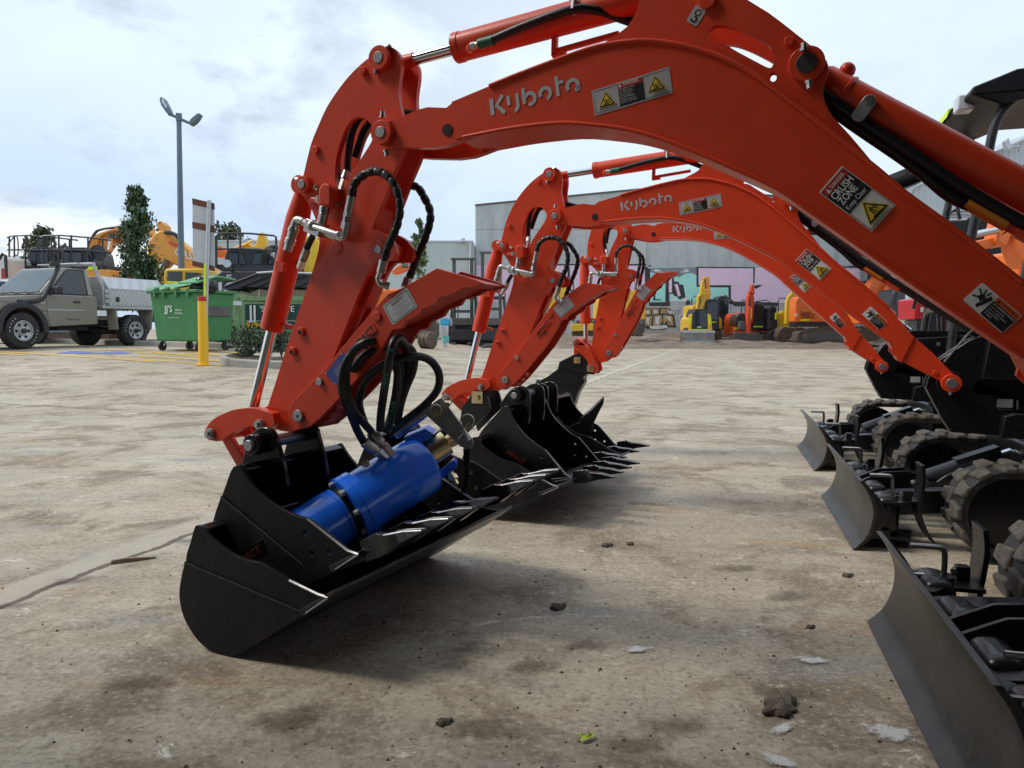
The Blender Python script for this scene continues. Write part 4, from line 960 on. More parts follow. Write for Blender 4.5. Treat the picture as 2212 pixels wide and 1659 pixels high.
    for y in (-.36,-.13,.13,.36): mb.box(.112,.20,y-.075,y+.075,.05,.205)
    t.split('blade_gusset', mb, blk, bev=.035, seg=4)
    mb = MB(U); mb.cyl((.38,0,.20), (.60,0,.293), .043, 20); mb.beam((.50,0,.275),(.66,0,.34),.07,.05); bcl = t.part('blade_cylinder', mb, M['mblk'])
    mb = MB(U); mb.cyl((.58,0,.285), (.74,0,.352), .018, 16); t.part('piston_rod', mb, M['chrome'], bcl)
    mb = MB(U); mb.tube(crv([(.42,-.045,.20),(.47,-.05,.24),(.60,-.045,.295)],4), .007, 8); mb.cyl((.40,-.07,.19),(.40,-.03,.19), .014, 10); t.part('oil_pipe', mb, M['mblk'], bcl)
    mb = MB(U)
    for x, z, r in ((.36,.195,.026),(.325,.195,.014),(.76,.36,.030),(.80,.37,.016)): mb.cyl((x,-.062,z), (x,.062,z), r, 18); mb.cyl((x,-.07,z),(x,.07,z), r*.6, 16)
    t.split('pin', mb, M['pin'], bcl, bev=.002)
    mb = MB(U); mb.box(.70,1.35,-.30,.30,.16,.40); mb.cyl((1.0,0,.36),(1.0,0,.47), .26, 24); t.part('track_frame', mb, blk, bev=.01)
    for sy in (-1, 1):
        yc = sy*.455; w_ = .215; xf, xr, zc, ro = .532, 1.46, .183, .163
        def loop(r, n=14): return arc(xf, zc, r, 90, 270, n) + arc(xr, zc, r, 270, 450, n)
        mb = MB(U); mb.prism(loop(ro), yc-w_/2, yc+w_/2, [loop(ro-.026)]); tr = t.part('rubber_track', mb, M['rubber'], bev=.004)
        mb = MB(U); per = 2*(xr-xf) + 2*math.pi*ro; nl = 34
        for k in range(nl):
            s = per*k/nl; Lf = xr-xf
            def at(s):
                s %= per
                if s < Lf: return (xr-s, zc+ro, 0, 1)
                s -= Lf
                if s < math.pi*ro: th = R(90)+s/ro; return (xf+ro*math.cos(th), zc+ro*math.sin(th), math.cos(th), math.sin(th))
                s -= math.pi*ro
                if s < Lf: return (xf+s, zc-ro, 0, -1)
                s -= Lf; th = R(270)+s/ro; return (xr+ro*math.cos(th), zc+ro*math.sin(th), math.cos(th), math.sin(th))
            for ys, ph in ((-1,0), (1,.5)):
                vs = []
                for hh, sh in ((-.006,.032), (.015,.026)):
                    for ds, yo in ((-1,.0),(1,.0),(1,1.02),(-1,1.02)):
                        x, z, nx, nz = at(s + ph*per/nl + ds*sh*(.75 if yo > .5 else 1.15)); vs.append((x+nx*hh, yc+ys*(.008+yo*w_*.48), z+nz*hh))
                mb.add(vs, [(0,1,2,3),(4,5,6,7),(0,1,5,4),(1,2,6,5),(2,3,7,6),(3,0,4,7)])
        t.part('track_lug', mb, M['mudrub'], tr, bev=.007, seg=2)
        mb = MB(U)
        for x, r in ((xf,.125),(xr,.12)): mb.lathe((x,yc-.07,zc), (0,1,0), [(0,r*.45),(.005,r),(.035,r),(.04,r*.8),(.10,r*.8),(.105,r),(.135,r),(.14,r*.45)], 24)
        for k in range(3): mb.cyl((xf+.24*(k+1),yc-.06,.075), (xf+.24*(k+1),yc+.06,.075), .055, 16)
        mb.box(xf+.1,xr-.1,yc-.055,yc+.055,.12,.26); t.part('track_roller', mb, blk, tr)
    if extra: extra(t, A, Lk, v1)
    return t
GRP = 'orange mini excavators parked in a row'
P1['drop'] = c1(538,1030,-.05)
P2['drop'] = P2['q']((1013,893), -.05)
P3['drop'] = P3['q']((1245,778), -.05)
def blade_c(nu, nv, fu, fv):
    a, b = G(nu, nv), G(fu, fv); return (a+b)/2
M1T = mini(P1, 'nearest orange mini excavator, its dark red boom arching across the top of the picture', GRP, R(-15.4), Vector((1.025-.5*.27, 2.19-.5*.963, 0)) , 'SAFETY', True)
def hitch2(t, A, Lk, v1):
    q = P2['q']
    mb = MB(); pl = [q(p,-.08) for p in ((1020,850),(1026,843),(1036,840),(1048,845),(1053,856),(1060,885),(1040,905),(1005,940),(995,905),(998,880))]
    for s in (1,-1): mb.prism(pl, s*.085, s*.068)
    hi = t.part('quick_hitch', mb, M['black'], bev=.003)
    mb = MB(); p = q((1033,858),-.08); mb.box(p[0]-.03,p[0]+.03,-.093,-.084,p[1]-.03,p[1]+.03); mb.bolt((p[0],-.092,p[1]),(0,-1,0),.014,.014); t.split('bolt', mb, M['gold'], hi)
def hitch3(t, A, Lk, v1):
    q = P3['q']
    pl = [q(p,-.08) for p in ((1236,767),(1248,764),(1262,769),(1272,780),(1288,789),(1291,800),(1284,809),(1263,808),(1245,800),(1215,792),(1208,782))]
    mb = MB()
    for s in (1,-1): mb.prism(pl, s*.09, s*.07)
    lo = [q(p,-.06) for p in ((1209,781),(1255,803),(1262,812),(1256,824),(1240,826),(1200,828),(1163,824),(1185,812),(1205,797))]
    mb.prism(lo, -.069, .069); mb.prism([q(p,-.05) for p in ((1205,800),(1258,806),(1262,826),(1248,850),(1236,886),(1216,872),(1190,832))], -.05, .05); a_, b_ = q((1160,828),0), q((1216,840),0); mb.cyl((a_[0],-.03,a_[1]), (b_[0],.0,b_[1]), .033, 18); hi = t.part('quick_hitch', mb, M['black'], bev=.004)
    mb = MB()
    for p in ((1247,778),(1275,796)):
        c = q(p,-.09); mb.box(c[0]-.022,c[0]+.022,-.098,-.089,c[1]-.022,c[1]+.022); mb.bolt((c[0],-.097,c[1]),(0,-1,0),.010,.012)
    t.split('bolt', mb, M['gold'], hi)
M2T = mini(P2, 'middle orange mini excavator of the three, silver-lettered boom seen below the nearest boom', GRP, R(-15.4), blade_c(1828,1184,1766,1074), 'WARNING', False, hitch2)
M3T = mini(P3, 'farthest orange mini excavator, its silver lettering half hidden under the middle boom', GRP, R(-14.8), blade_c(1748,1014.5,1716.5,967), 'WARNING', False, hitch3)
# ================================================================== buckets, auger drive
def loft_tooth(mb, base, tip, y, w=.05, hgt=.055):
    """chisel tooth in the x-z plane from base to tip, centred on y"""
    b = Vector((base[0], y, base[1])); t = Vector((tip[0], y, tip[1])); d = (t-b); L = d.length; d.normalize(); up = Vector((-d.z, 0, d.x))
    secs = [(0, w*.62, hgt*.50, -hgt*.50), (L*.30, w*.62, hgt*.62, -hgt*.48), (L*.34, w*.80, hgt*.52, -hgt*.42), (L*.62, w*.62, hgt*.36, -hgt*.16), (L, w*.50, hgt*.10, hgt*.0)]
    vs = []
    for (l, ww, a, c) in secs:
        for yy, h in ((-ww/2,c),(ww/2,c),(ww/2*.72,a),(-ww/2*.72,a)): vs.append(b + d*l + Vector((0,yy,0)) + up*h)
    fs = [(3,2,1,0)]
    for i in range(len(secs)-1):
        for k in range(4): fs.append((4*i+k, 4*i+(k+1)%4, 4*i+4+(k+1)%4, 4*i+4+k))
    n = 4*(len(secs)-1); fs.append((n,n+1,n+2,n+3))
    mb.add(vs, fs); return b, d, up, L
def bucket(name, label, O, yaw, front, back, tf, y0, W, teeth=0, tip=None, ears=None, lipw=.0, group=None, word=None, holes=(), plate=M['blackmatt'], seam=None):
    """front: open edge from the top down to the lip; back: lip round the heel and up to the top. All canonical (x, z), moved by tf"""
    F, Bk = [tf(p) for p in front], [tf(p) for p in back]
    c = F[0]
    t = Thing(name, label, 'bucket', (O.x, O.y, 0), yaw, group)
    hs = [[tf(q) for q in h] for h in holes]
    for s, yy in ((0, y0), (1, y0+W)):
        mb = MB(); mb.prism(F+Bk, yy+(.0 if s == 0 else -.012), yy+(.012 if s == 0 else 0), hs)
        t.part('side_plate', mb, plate, bev=.002)
    n = len(Bk); cen = Vector((sum(p[0] for p in F)/len(F), sum(p[1] for p in F)/len(F)))
    inner = []
    for i, p in enumerate(Bk):
        a, b = Bk[max(i-1,0)], Bk[min(i+1,n-1)]; d = Vector((b[0]-a[0], b[1]-a[1])).normalized(); nn = Vector((-d.y, d.x))
        if nn.dot(cen-Vector(p)) < 0: nn = -nn
        inner.append((p[0]+nn.x*.012, p[1]+nn.y*.012))
    mb = MB(); mb.prism(Bk + inner[::-1], y0+.0125, y0+W-.0125); t.part('shell', mb, M['black'], bev=.001)
    lp = F[-1]; bk = Bk[0]; dirv = (Vector(F[-1])-Vector(F[-3])).normalized()
    bd = (Vector(Bk[0])-Vector(Bk[2])).normalized(); nn = Vector((-bd.y, bd.x))
    lo = Vector(Bk[0]); 
    mb = MB(); e0 = lo - bd*.10; e1 = lo + bd*lipw
    q = [e0 - nn*.004, e1 - nn*.002, e1 + nn*.006, e0 + nn*.016] if nn.y > 0 else [e0 + nn*.004, e1 + nn*.002, e1 - nn*.006, e0 - nn*.016]
    mb.prism([tuple(p) for p in q], y0-.006, y0+W+.006); t.part('cutting_edge', mb, M['blackbare'], bev=.0015)
    mb = MB(); mb.tube([(F[-4][0],y0-.001,F[-4][1]), (lp[0],y0-.002,lp[1]), tuple((lo.x,y0-.004,lo.y))], .004, 5)
    mb.tube([tuple((lo.x,y0-.004,lo.y)), tuple(((lo-bd*.085).x, y0-.0035, (lo-bd*.085).y))], .0035, 5); t.part('weld_scrape', mb, M['scrape'])
    # top stiffener
    tp = Vector(Bk[-1]); mb = MB(); k = Vector(F[2]); mb.prism([tuple(tp), tuple(k), tuple(k+(cen-k)*.18), tuple(tp+(cen-tp)*.22)], y0+.0125, y0+W-.0125); t.part('top_bar', mb, M['blackgloss'], bev=.004)
    if teeth:
        tp_ = Vector(tf(tip)); 
        for i in range(teeth):
            y = y0 + .028 + (W-.056)*i/(teeth-1)
            mb = MB(); b, d, up, L = loft_tooth(mb, tuple(Vector(lo)*.9+Vector(lp)*.1), tuple(tp_), y)
            th = t.part('tooth', mb, M['blackgloss'], bev=.002)
            mb = MB(); w_ = .03
            for e in (-1, 1): mb.tube([b+d*L*.42+up*.022+Vector((0,e*.014,0)), b+d*L*.7+up*.016+Vector((0,e*.011,0)), b+d*L*.97+up*.004+Vector((0,e*.009,0))], .0028, 5)
            t.part('worn_edge', mb, M['scrape'], th)
    if ears:
        pts, pc, ys = ears
        q = tf(pc)
        for y, sgn in ((y0+ys[0], -1), (y0+ys[1], 1)):
            mb = MB(); mb.prism([tf(p) for p in pts], y-.008, y+.008); ycyl(mb, q, min(y, y+sgn*.045), max(y, y+sgn*.045), .030, 22); t.part('ear', mb, M['blackgloss'], bev=.004)
        mb = MB(); ycyl(mb, q, y0+ys[0]-.056, y0+ys[1]+.056, .0155, 20); t.part('pin', mb, M['pin'], bev=.002)
        mb = MB(); ycyl(mb, q, y0+ys[0]+.010, y0+ys[1]-.010, .0175, 20); t.part('pin_sleeve', mb, M['pin'])
    if seam:
        s0, s1 = tf(seam[0]), tf(seam[1])
        k0 = min(range(n), key=lambda i: (Vector(Bk[i])-Vector(s0)).length); k1 = min(range(n), key=lambda i: (Vector(Bk[i])-Vector(s1)).length)
        q = [p for p in Bk[k1:k0+1]]
        mb = MB(); mb.prism(q, y0-.0035, y0+.001); t.part('wear_plate', mb, plate, bev=.0012)
        a_, b_ = Vector(q[0]), Vector(q[-1])
        mb = MB(); mb.tube([Vector((p.x, y0-.003, p.y)) for p in [a_.lerp(b_, k/14)+Vector((random.uniform(-.001,.001),random.uniform(-.001,.001))) for k in range(15)]], .0028, 5); t.part('weld_bead', mb, M['black'])
    if word:
        (u0, u1, size, mt) = word
        a, b = Vector(tf(u0)), Vector(tf(u1)); X = Vector((b.x-a.x,0,b.y-a.y)).normalized(); Z = Vector((-X.z,0,X.x)); m_ = (a+b)/2
        mb = MB()
        if mt != 'ink':
            q = [m_+Vector((X.x,X.z))*sx*.075+Vector((Z.x,Z.z))*sz*.02 for sx, sz in ((-1,-1),(1,-1),(1,1),(-1,1))]
            mb.prism([tuple(p) for p in q], y0-.004, y0+.002); t.part('name_plate', mb, M['blackgloss'], bev=.001); mb = MB()
        mb.text('IMPACT', (m_.x, y0-.0050 if mt != 'ink' else y0-.0012, m_.y), X, Z, size, off=.01); t.part('lettering', mb, M[mt], fix=False)
    return t
YB = R(-25.6)
gb = G(497, 1418)
OB = Vector((gb.x, gb.y, 0))
def b1(u, v, d=0.0): return planept(u, v, OB, YB, d)
def wp(p, y, O=OB, a=YB): q = Vector((O.x,O.y,0)) + evec(a)*p[0] + nvec(a)*y; return Vector((q.x, q.y, p[1]))
mud_front = [b1(u,v) for u,v in crv([(421.5,1137),(426,1135),(439,1142),(456,1164),(489,1189),(521,1207),(559,1215.6),(581,1227),(626,1254),(661,1277)],2)] + [b1(689,1284)]
mud_back = [b1(711,1290)] + [b1(u,v) for u,v in crv([(681,1312),(609,1357),(546,1397),(514,1414),(496,1418),(464,1409),(436,1389),(416,1364),(399,1332),(390,1294),(391,1262),(401,1214)],3)] + [b1(403,1197), b1(411,1172), b1(418,1147)]
lw = wp(b1(711,1290), 0); MW = planept(1092, 1084, (lw.x, lw.y), YB+R(90))[0]
MW = max(.85, min(1.25, MW)); print('mud bucket width', MW, 'lip z', b1(711,1290))
idt = lambda p: p
BG = 'black digging buckets standing under the excavator arms'
bucket('mud_bucket', 'wide smooth-lipped black bucket lying nearest, with the toothed bucket and blue auger drive inside', OB, YB, mud_front, mud_back, idt, 0, MW, group=BG, lipw=.03, seam=(b1(402,1209), b1(655,1330)), word=(b1(430,1330), b1(482,1300), .045, 'ink'))
D0 = .075
gp_front = [b1(u,v,D0) for u,v in crv([(503,1009.5),(511.5,1004.5),(518,1007),(526.5,1022),(541.5,1044.5),(564,1069.5),(601.5,1096),(639,1114.5),(659,1119.5),(676.5,1129.5),(751.5,1189.5)],2)]
gp_back = [b1(u,v,D0) for u,v in [(776,1197),(772,1218)]] + [b1(u,v,D0) for u,v in crv([(694,1250),(640,1275),(575,1292),(515,1275),(475,1220),(459,1145),(479,1072)],4)] + [b1(481,1066,D0), b1(497,1020,D0)]
gp_tip = b1(906,1153,D0)
ear_pts = [b1(u,v,D0+.10) for u,v in crv([(524,1012),(530,985),(538,955),(552,932),(570,922),(590,928),(601,950),(611,985),(620,1020),(624,1050)],2)] + [b1(560,1062,D0+.10)]
ear_c = b1(567,957,D0+.10)
gp_holes = [[b1(u+5*math.cos(k*.785), v+6*math.sin(k*.785), D0) for k in range(8)] for u,v in ((660,1151.5),(673,1196),(711,1192))]
bucket('toothed_bucket', 'narrow four-toothed black bucket nested in the nearest wide bucket, blue auger drive lying in it', OB, YB, gp_front, gp_back, idt, D0, .44, 4, gp_tip, (ear_pts, ear_c, (.10,.27)), group=BG, word=(b1(515,1215,D0), b1(560,1188,D0), .030, 'dullred'), holes=gp_holes, seam=(b1(478,1076,D0), b1(700,1246,D0)))
# a slimmer toothed bucket behind the auger, at the far end of the wide one
D1 = D0 + .56
tipw = b1(1150,1043,D1); sh_ = (tipw[0]-gp_tip[0], tipw[1]-gp_tip[1])
bucket('toothed_bucket', 'slim toothed black bucket behind the blue auger drive, inside the nearest wide bucket', OB, YB, gp_front, gp_back, lambda p: (p[0]+sh_[0], max(.03, p[1]+sh_[1])), D1, .26, 3, gp_tip, None, group=BG, holes=gp_holes)
def rigid(src, dst):
    (a, b), (c, d) = src, dst
    r = math.atan2(d[1]-c[1], d[0]-c[0]) - math.atan2(b[1]-a[1], b[0]-a[0])
    return lambda p: (lambda q: (q[0]+c[0]-a[0], q[1]+c[1]-a[1]))(rot2(p, a, r))
def place_plane(u, v, Y): p = P(u, v, Y); return Vector((p.x, p.y, 0))
mtop, mlip = b1(426,1135), b1(661,1277)
gtop, glip = b1(511.5,1004.5,D0), b1(751.5,1189.5,D0)
def q_at(O, a): return lambda u, v: planept(u, v, O, a, 0)
O4 = place_plane(1096, 877, 3.50); k4 = q_at(O4, YB); tf4 = rigid((gtop, glip), (k4(1096,877), k4(1205,1005)))
O5 = place_plane(1024.5, 944.5, 3.42); k5 = q_at(O5, YB); tf5 = rigid((mtop, mlip), (k5(1024.5,944.5), k5(1144.5,1022)))
O6 = place_plane(1154, 862, 4.15); k6 = q_at(O6, YB); tf6 = rigid((gtop, glip), (k6(1156,862), k6(1254,973)))
for nm, tf, pts in (('gp2', tf4, gp_back), ('mud2', tf5, mud_back), ('gp3', tf6, gp_back)): print(nm, 'lowest', min(tf(p)[1] for p in pts))
def lifted(tf, pts):
    lo = min(tf(p)[1] for p in pts); k = -lo if lo < 0 else 0
    return lambda p: (tf(p)[0], tf(p)[1] + k)
bucket('mud_bucket', 'wide smooth-lipped black bucket under the middle excavator, half hidden by the nearest toothed bucket', O5, YB, mud_front, mud_back, lifted(tf5, mud_back), 0, .95, group=BG, lipw=.03)
bucket('toothed_bucket', 'four-toothed black bucket standing under the middle excavator with its ears up', O4, YB, gp_front, gp_back, lifted(tf4, gp_back), 0, .44, 4, gp_tip, (ear_pts, ear_c, (.10,.27)), group=BG, word=(b1(560,1170,D0), b1(610,1188,D0), .030, 'dullred'), holes=gp_holes, plate=M['black'])
bucket('toothed_bucket', 'three-toothed black bucket farthest away, under the farthest mini excavator', O6, YB, gp_front, gp_back, lifted(tf6, gp_back), 0, .50, 3, gp_tip, (ear_pts, ear_c, (.02,.15)), group=BG, holes=gp_holes, plate=M['black'])
# single-shank ripper lying in front of it
def t15(x, y): return (829.5+x/4, 829.5+y/4)
ro = P(*t15(1640,560), 4.42); rp = Thing('ripper', 'pointed black single-shank ripper leaning up between the toothed buckets', 'ripper', (ro.x, ro.y, 0))
mb = MB(); mb.prism(rp.xz([t15(*p) for p in ((1900,108),(1893,165),(1845,260),(1802,352),(1790,470),(1762,540),(1730,585),(1690,590),(1660,520),(1650,420),(1560,410),(1505,395),(1500,385),(1620,355),(1690,325),(1700,290),(1780,225))], 4.42), -.025, .025); rp.part('shank', mb, M['black'], bev=.004)
# ------------------------------------------------------------------ blue auger drive
A0, A1 = P(652, 1164, 2.10), P(917, 1001, 2.34)
au = Thing('auger_drive', 'glossy blue hydraulic auger drive lying in the nearest toothed bucket', 'auger drive', (A0.x, A0.y, 0))
q0, q1 = au.I @ A0, au.I @ A1; d = (q1-q0); L = d.length; d.normalize()
mb = MB(); mb.lathe(q0, d, [(0,.03),(0.002,.070),(.010,.0835),(L*.26,.0835),(L*.262,.079),(L*.275,.079),(L*.277,.0825),(L*.30,.0825)], 40)
mb.lathe(q0, d, [(L*.345,.088),(L*.35,.1015),(L*.40,.1015),(L*.403,.0990),(L*.407,.1015),(L*.455,.1015),(L*.458,.1003),(L*.461,.0935),(L*.95,.0935),(L*.985,.091),(L*1.0,.085),(L*1.012,.074),(L*1.013,.02)], 48)
bd_ = au.part('gearbox_body', mb, M['blue'], ang=30)
mb = MB(); mb.lathe(q0, d, [(L*.29,.078),(L*.345,.078)], 36); au.part('seal_ring', mb, M['black'], bd_)
s_ = d.cross(Vector((0,0,1))).normalized(); t_ = s_.cross(d)
for k in range(8):
    a = 2*math.pi*k/8+.2; c = q0 + d*(L*.345) + (s_*math.cos(a)+t_*math.sin(a))*.0885
    mb = MB(); mb.lathe(c, -d, [(-.004,.0080),(.010,.0080),(.012,.0065)], 10); au.part('bolt', mb, M['silver'], bd_)
def ap(u, v, Y): return au.I @ P(u, v, Y)
for k, (a, b) in enumerate((((826,983,2.24),(786,953,2.22)), ((838,975,2.25),(801,931,2.24)))):
    p, r = ap(*a), ap(*b); dd = (r-p).normalized(); ll = (r-p).length
    mb = MB(); mb.lathe(p, dd, [(-.02,.017),(ll*.25,.017),(ll*.26,.0145),(ll*.42,.0145)], 6); mb.lathe(p, dd, [(ll*.42,.0165),(ll*.5,.0175),(ll*.95,.0175),(ll,.015)], 18); au.part('hose_fitting', mb, M['zinc'], bev=.001)
up = t_ if t_.z > 0 else -t_
tow = s_ if s_.y < 0 else -s_
mb = MB(); mb.lathe(ap(789,1001,2.18), up*.8+tow*.6, [(-.004,.012),(.003,.012)], 16); au.part('grease_plug', mb, M['gold'])
def lugblk(pts, Y, th, mat, name, par=None, bev=.004):
    mb = MB(); q = [ap(u, v, Y) for u, v in pts]; yb = sum(p.y for p in q)/len(q)
    mb.prism([(p.x, p.z) for p in q], yb, yb+th); return au.part(name, mb, mat, par, bev=bev)
lugblk([(872,945),(918,926),(936,938),(930,946),(900,962),(880,972)], 2.30, .10, M['blue'], 'mount_lug', bev=.003)
lugblk([(942,1026),(980,993),(987,1000),(986,1011),(953,1036),(946,1033)], 2.33, .05, M['blue'], 'mount_lug', bev=.003)
p, r = ap(908,992,2.33), ap(964,956,2.36); mb = MB(); mb.cyl(p, r, .039, 26); au.part('bush', mb, M['gold'])
p, r = ap(958,957,2.42), ap(985,945,2.44); mb = MB(); mb.cyl(p, r, .024, 22); au.part('bush', mb, M['gold'])
p = ap(972,1022,2.34); dn_ = (ap(986,1046,2.32)-p).normalized(); mb = MB(); mb.lathe(p, dn_, [(0,.012),(.010,.012),(.011,.017),(.028,.017),(.029,.010),(.045,.009)], 6); au.part('nut', mb, M['gold'], bev=.001)
# hitch frame above it: plate, chrome bar, linch pins
hp = lugblk([(915,882),(948,861),(955,860),(1022,952),(1024,962),(1019,968),(1008,970),(995,965),(916,893)], 2.30, .014, M['hitch'], 'hitch_plate', bev=.003)
mb = MB(); mb.cyl(ap(852,938,2.34), ap(922,886,2.33), .0185, 18); au.part('hitch_bar', mb, M['hitch'], bev=.002)
mb = MB(); mb.cyl(ap(930,955,2.40), ap(965,928,2.36), .014, 14); au.part('hitch_bar', mb, M['black'])
for (u, v, r_) in ((941,886,.017),(963,867,.017),(1009,910,.021)):
    c = ap(u, v, 2.285); ex_ = Vector((1,.2,-.1)).normalized(); ez_ = Vector((.1,.1,1)).normalized()
    mb = MB(); mb.tube([c+(ex_*math.cos(k*.3142)+ez_*math.sin(k*.3142))*r_ for k in range(21)], .0018, 6); au.part('ring_clip', mb, M['zinc'], hp)
    mb = MB(); mb.cyl(ap(u+3,v+8,2.30), ap(u+3,v+8,2.275), .0085, 14); au.part('hitch_pin', mb, M['gold'], hp)
p, r = ap(1000,928,2.28), ap(1011,952,2.28); mb = MB(); mb.cyl(p, r, .008, 12); mb.cyl(ap(989,947,2.275), ap(1003,933,2.275), .003, 8); au.part('linch_pin', mb, M['zinc'], hp)
lugblk([(1000,968),(1016,968),(1014,1010),(1010,1052),(1001,1080),(992,1080),(1003,1030)], 2.37, .03, M['blackmatt'], 'strap')
HP = [ # looped hoses (u, v, distance)
 [(786,955,2.22),(772,930,2.18),(757,893,2.12),(742,857,2.08),(738,821,2.06),(746,786,2.06),(768,752,2.07),(797,737,2.08),(826,742,2.10),(850,758,2.14),(866,782,2.18),(868,815,2.20),(860,850,2.20),(846,894,2.22),(833,932,2.24)],
 [(801,931,2.23),(786,914,2.18),(764,888,2.12),(750,848,2.08),(748,800,2.07),(762,760,2.06),(785,742,2.05),(808,736,2.06)],
 [(821,928,2.16),(823,894,2.13),(829,850,2.08),(836,806,2.05),(843,765,2.03),(851,738,2.04),(862,730,2.07),(872,740,2.12),(880,760,2.16),(884,795,2.2),(874,845,2.22),(850,895,2.24),(830,930,2.25)],
 [(788,915,2.24),(778,885,2.2),(776,860,2.15),(786,828,2.12),(812,800,2.10),(845,781,2.09),(880,771,2.10),(912,771,2.13),(936,785,2.16),(949,812,2.18),(944,843,2.20),(920,872,2.22),(888,898,2.25),(858,922,2.28),(838,940,2.28)],
 [(848,763,2.12),(856,790,2.13),(859,812,2.14),(855,850,2.16),(848,885,2.18),(840,922,2.22)],
 [(760,800,2.10),(785,770,2.09),(812,756,2.09),(845,745,2.10),(876,746,2.14),(894,766,2.18),(892,800,2.20),(878,835,2.22),(866,872,2.24),(858,915,2.28)],
]
for pts in HP:
    mb = MB(); mb.tube([ap(*q) for q in crv(pts, 6)], .0118, 12); au.part('hydraulic_hose', mb, M['hose'])
def hose_print(s, pts, size):
    n = len(s)-1; seg = crv(pts, 12)
    mb = MB()
    for i, ch in enumerate(s):
        if ch == ' ': continue
        k = min(len(seg)-2, int(i/n*(len(seg)-2))); a, b = ap(*seg[k]), ap(*seg[k+1])
        X = (b-a).normalized(); Y_ = Vector((0,-1,0)); Z = Y_.cross(X).normalized()*-1
        Z = X.cross(Y_)*-1
        mb.text(ch, a + Y_*.0124, X, Z, size)
    au.part('hose_print', mb, M['teal'], fix=False)
hose_print('275 BAR (4000 PSI)  EN853 2SN', [(846,755,2.03),(836,806,2.05),(829,850,2.08),(824,888,2.13)][::1], .0135)
hose_print('CENTAUR', [(840,915,2.20),(846,893,2.18),(852,868,2.165)], .0135)
hose_print('BAR (4000 PSI)', [(842,932,2.27),(868,914,2.26),(898,890,2.24)], .013)
# ================================================================== left side of the yard
def TT(name, label, cat, Y, base, group=None):
    p = P(base[0], base[1], Y); return Thing(name, label, cat, (p.x, Y, gz(p.x, Y)), 0, group)
def pp(t, name, pts, Y, th, mat, parent=None, y0=0.0, bev=0.0, holes=(), smooth=0):
    """outline seen at distance Y (+y0), given its real thickness th behind that"""
    if smooth: pts = crv(pts, smooth, True)
    mb = MB(); mb.prism(t.xz(pts, Y+y0), y0, y0+th, [t.xz(h, Y+y0) for h in holes]); return t.part(name, mb, mat, parent, bev=bev)
def tb(t, name, pts, Y, r, mat, parent=None, n=8, y0=0.0, sm=0):
    """round bar through picture points; each point (u, v[, extra depth])"""
    q = [tuple(t.px(p[0], p[1], Y+y0+(p[2] if len(p) > 2 else 0))) for p in pts]
    if sm: q = crv(q, sm)
    mb = MB(); mb.tube(q, r, n); return t.part(name, mb, mat, parent)
def txt(t, name, s, u, v, Y, size, mat, y0=0.0, rot=0.0, al='CENTER', off=.0, sx=1.0, parent=None):
    p = t.px(u, v, Y+y0); X = Vector((math.cos(rot),0,math.sin(rot))); Z = Vector((-math.sin(rot),0,math.cos(rot)))
    mb = MB(); mb.text(s, p+Vector((0,-.004,0)), X, Z, size, off=off, al=al, sx=sx); return t.part(name, mb, mat, parent, fix=False)
def ypx(t, p, Y): return t.px(p[0], p[1], Y)
# ------------------------------------------------------------------ foliage
def leaves(mb, pts, size, flat=.4):
    for p in pts:
        s = size*random.uniform(.6, 1.25)
        n = Vector((random.uniform(-1,1), random.uniform(-1,1), random.uniform(-.2,1))).normalized()
        a = n.cross(Vector((random.uniform(-1,1), random.uniform(-1,1), .1))).normalized(); b = n.cross(a)
        p = Vector(p)
        mb.add([p-a*s*.5, p+b*s*.28+n*s*.08, p+a*s*.5, p-b*s*.28+n*s*.08], [(0,1,2),(0,2,3)])
def tree(label, loc, H, z0, rad, nl, size, mat, shape, group=None, name='tree', cat='tree', seed=1, trunk=.05, clumps=40, fill=.5):
    random.seed(seed)
    t = Thing(name, label, cat, loc, 0, group)
    mb = MB(); mb.tube([(0,0,-.05),(.02,0,H*.3),(-.02,.02,H*.6),(.01,0,H*.93)], trunk, 8, [trunk, trunk*.8, trunk*.5, trunk*.15])
    cl = []
    for k in range(clumps):
        h = z0 + (H-z0)*random.random()**.85; f = (h-z0)/(H-z0); r = rad*shape(f); a = random.uniform(0, 6.283); q = r*random.uniform(.3, .95)
        c = Vector((q*math.cos(a), q*math.sin(a), h)); cl.append((c, r))
        mb.tube([(0,0,max(.1, h-q*.9-.15)), tuple(c*.5+Vector((0,0,(h-.1)*.5))), tuple(c)], trunk*.2, 5, [trunk*.28, trunk*.18, trunk*.08])
    t.part('trunk', mb, M['bark'])
    pts = []
    while len(pts) < nl:
        c, r = random.choice(cl); s = max(.06, r*fill)
        pts.append(c + Vector((random.gauss(0, s*.5), random.gauss(0, s*.5), random.gauss(0, s*.65))))
    mb = MB(); leaves(mb, pts, size); t.part('crown', mb, mat, fix=False)
    return t
# ------------------------------------------------------------------ pewter ute
UF, UR = P(44, 754, 16.7), P(287, 748, 19.5)
uf, ur = Vector((UF.x, 16.7, 0)), Vector((UR.x, 19.5, 0))
hd = (uf-ur).normalized(); lft = Vector((-hd.y, hd.x, 0)); wb = (uf-ur).length
mid = (uf+ur)/2 - lft*.80; yaw_u = math.atan2(hd.y, hd.x)
ut = Thing('utility_truck', 'pewter single-cab ute with a chequer plate toolbox tray and black snorkel', 'ute', (mid.x, mid.y, gz(mid.x, mid.y)-.012), yaw_u)
hw = wb/2; WR = .395
S = lambda pts: pts
arch = arc(hw, .42, .52, 20, 160, 10)
side = [(hw+.90,.62),(hw+.92,.86),(hw+.84,1.02),(hw+.70,1.10),(hw-.55,1.20),(hw-.62,1.22),(-.42,1.22),(-.46,1.16),(-.46,.55),(hw-.62,.48),(hw-.55,.60)] + arch[::-1] + [(hw+.58,.58)]
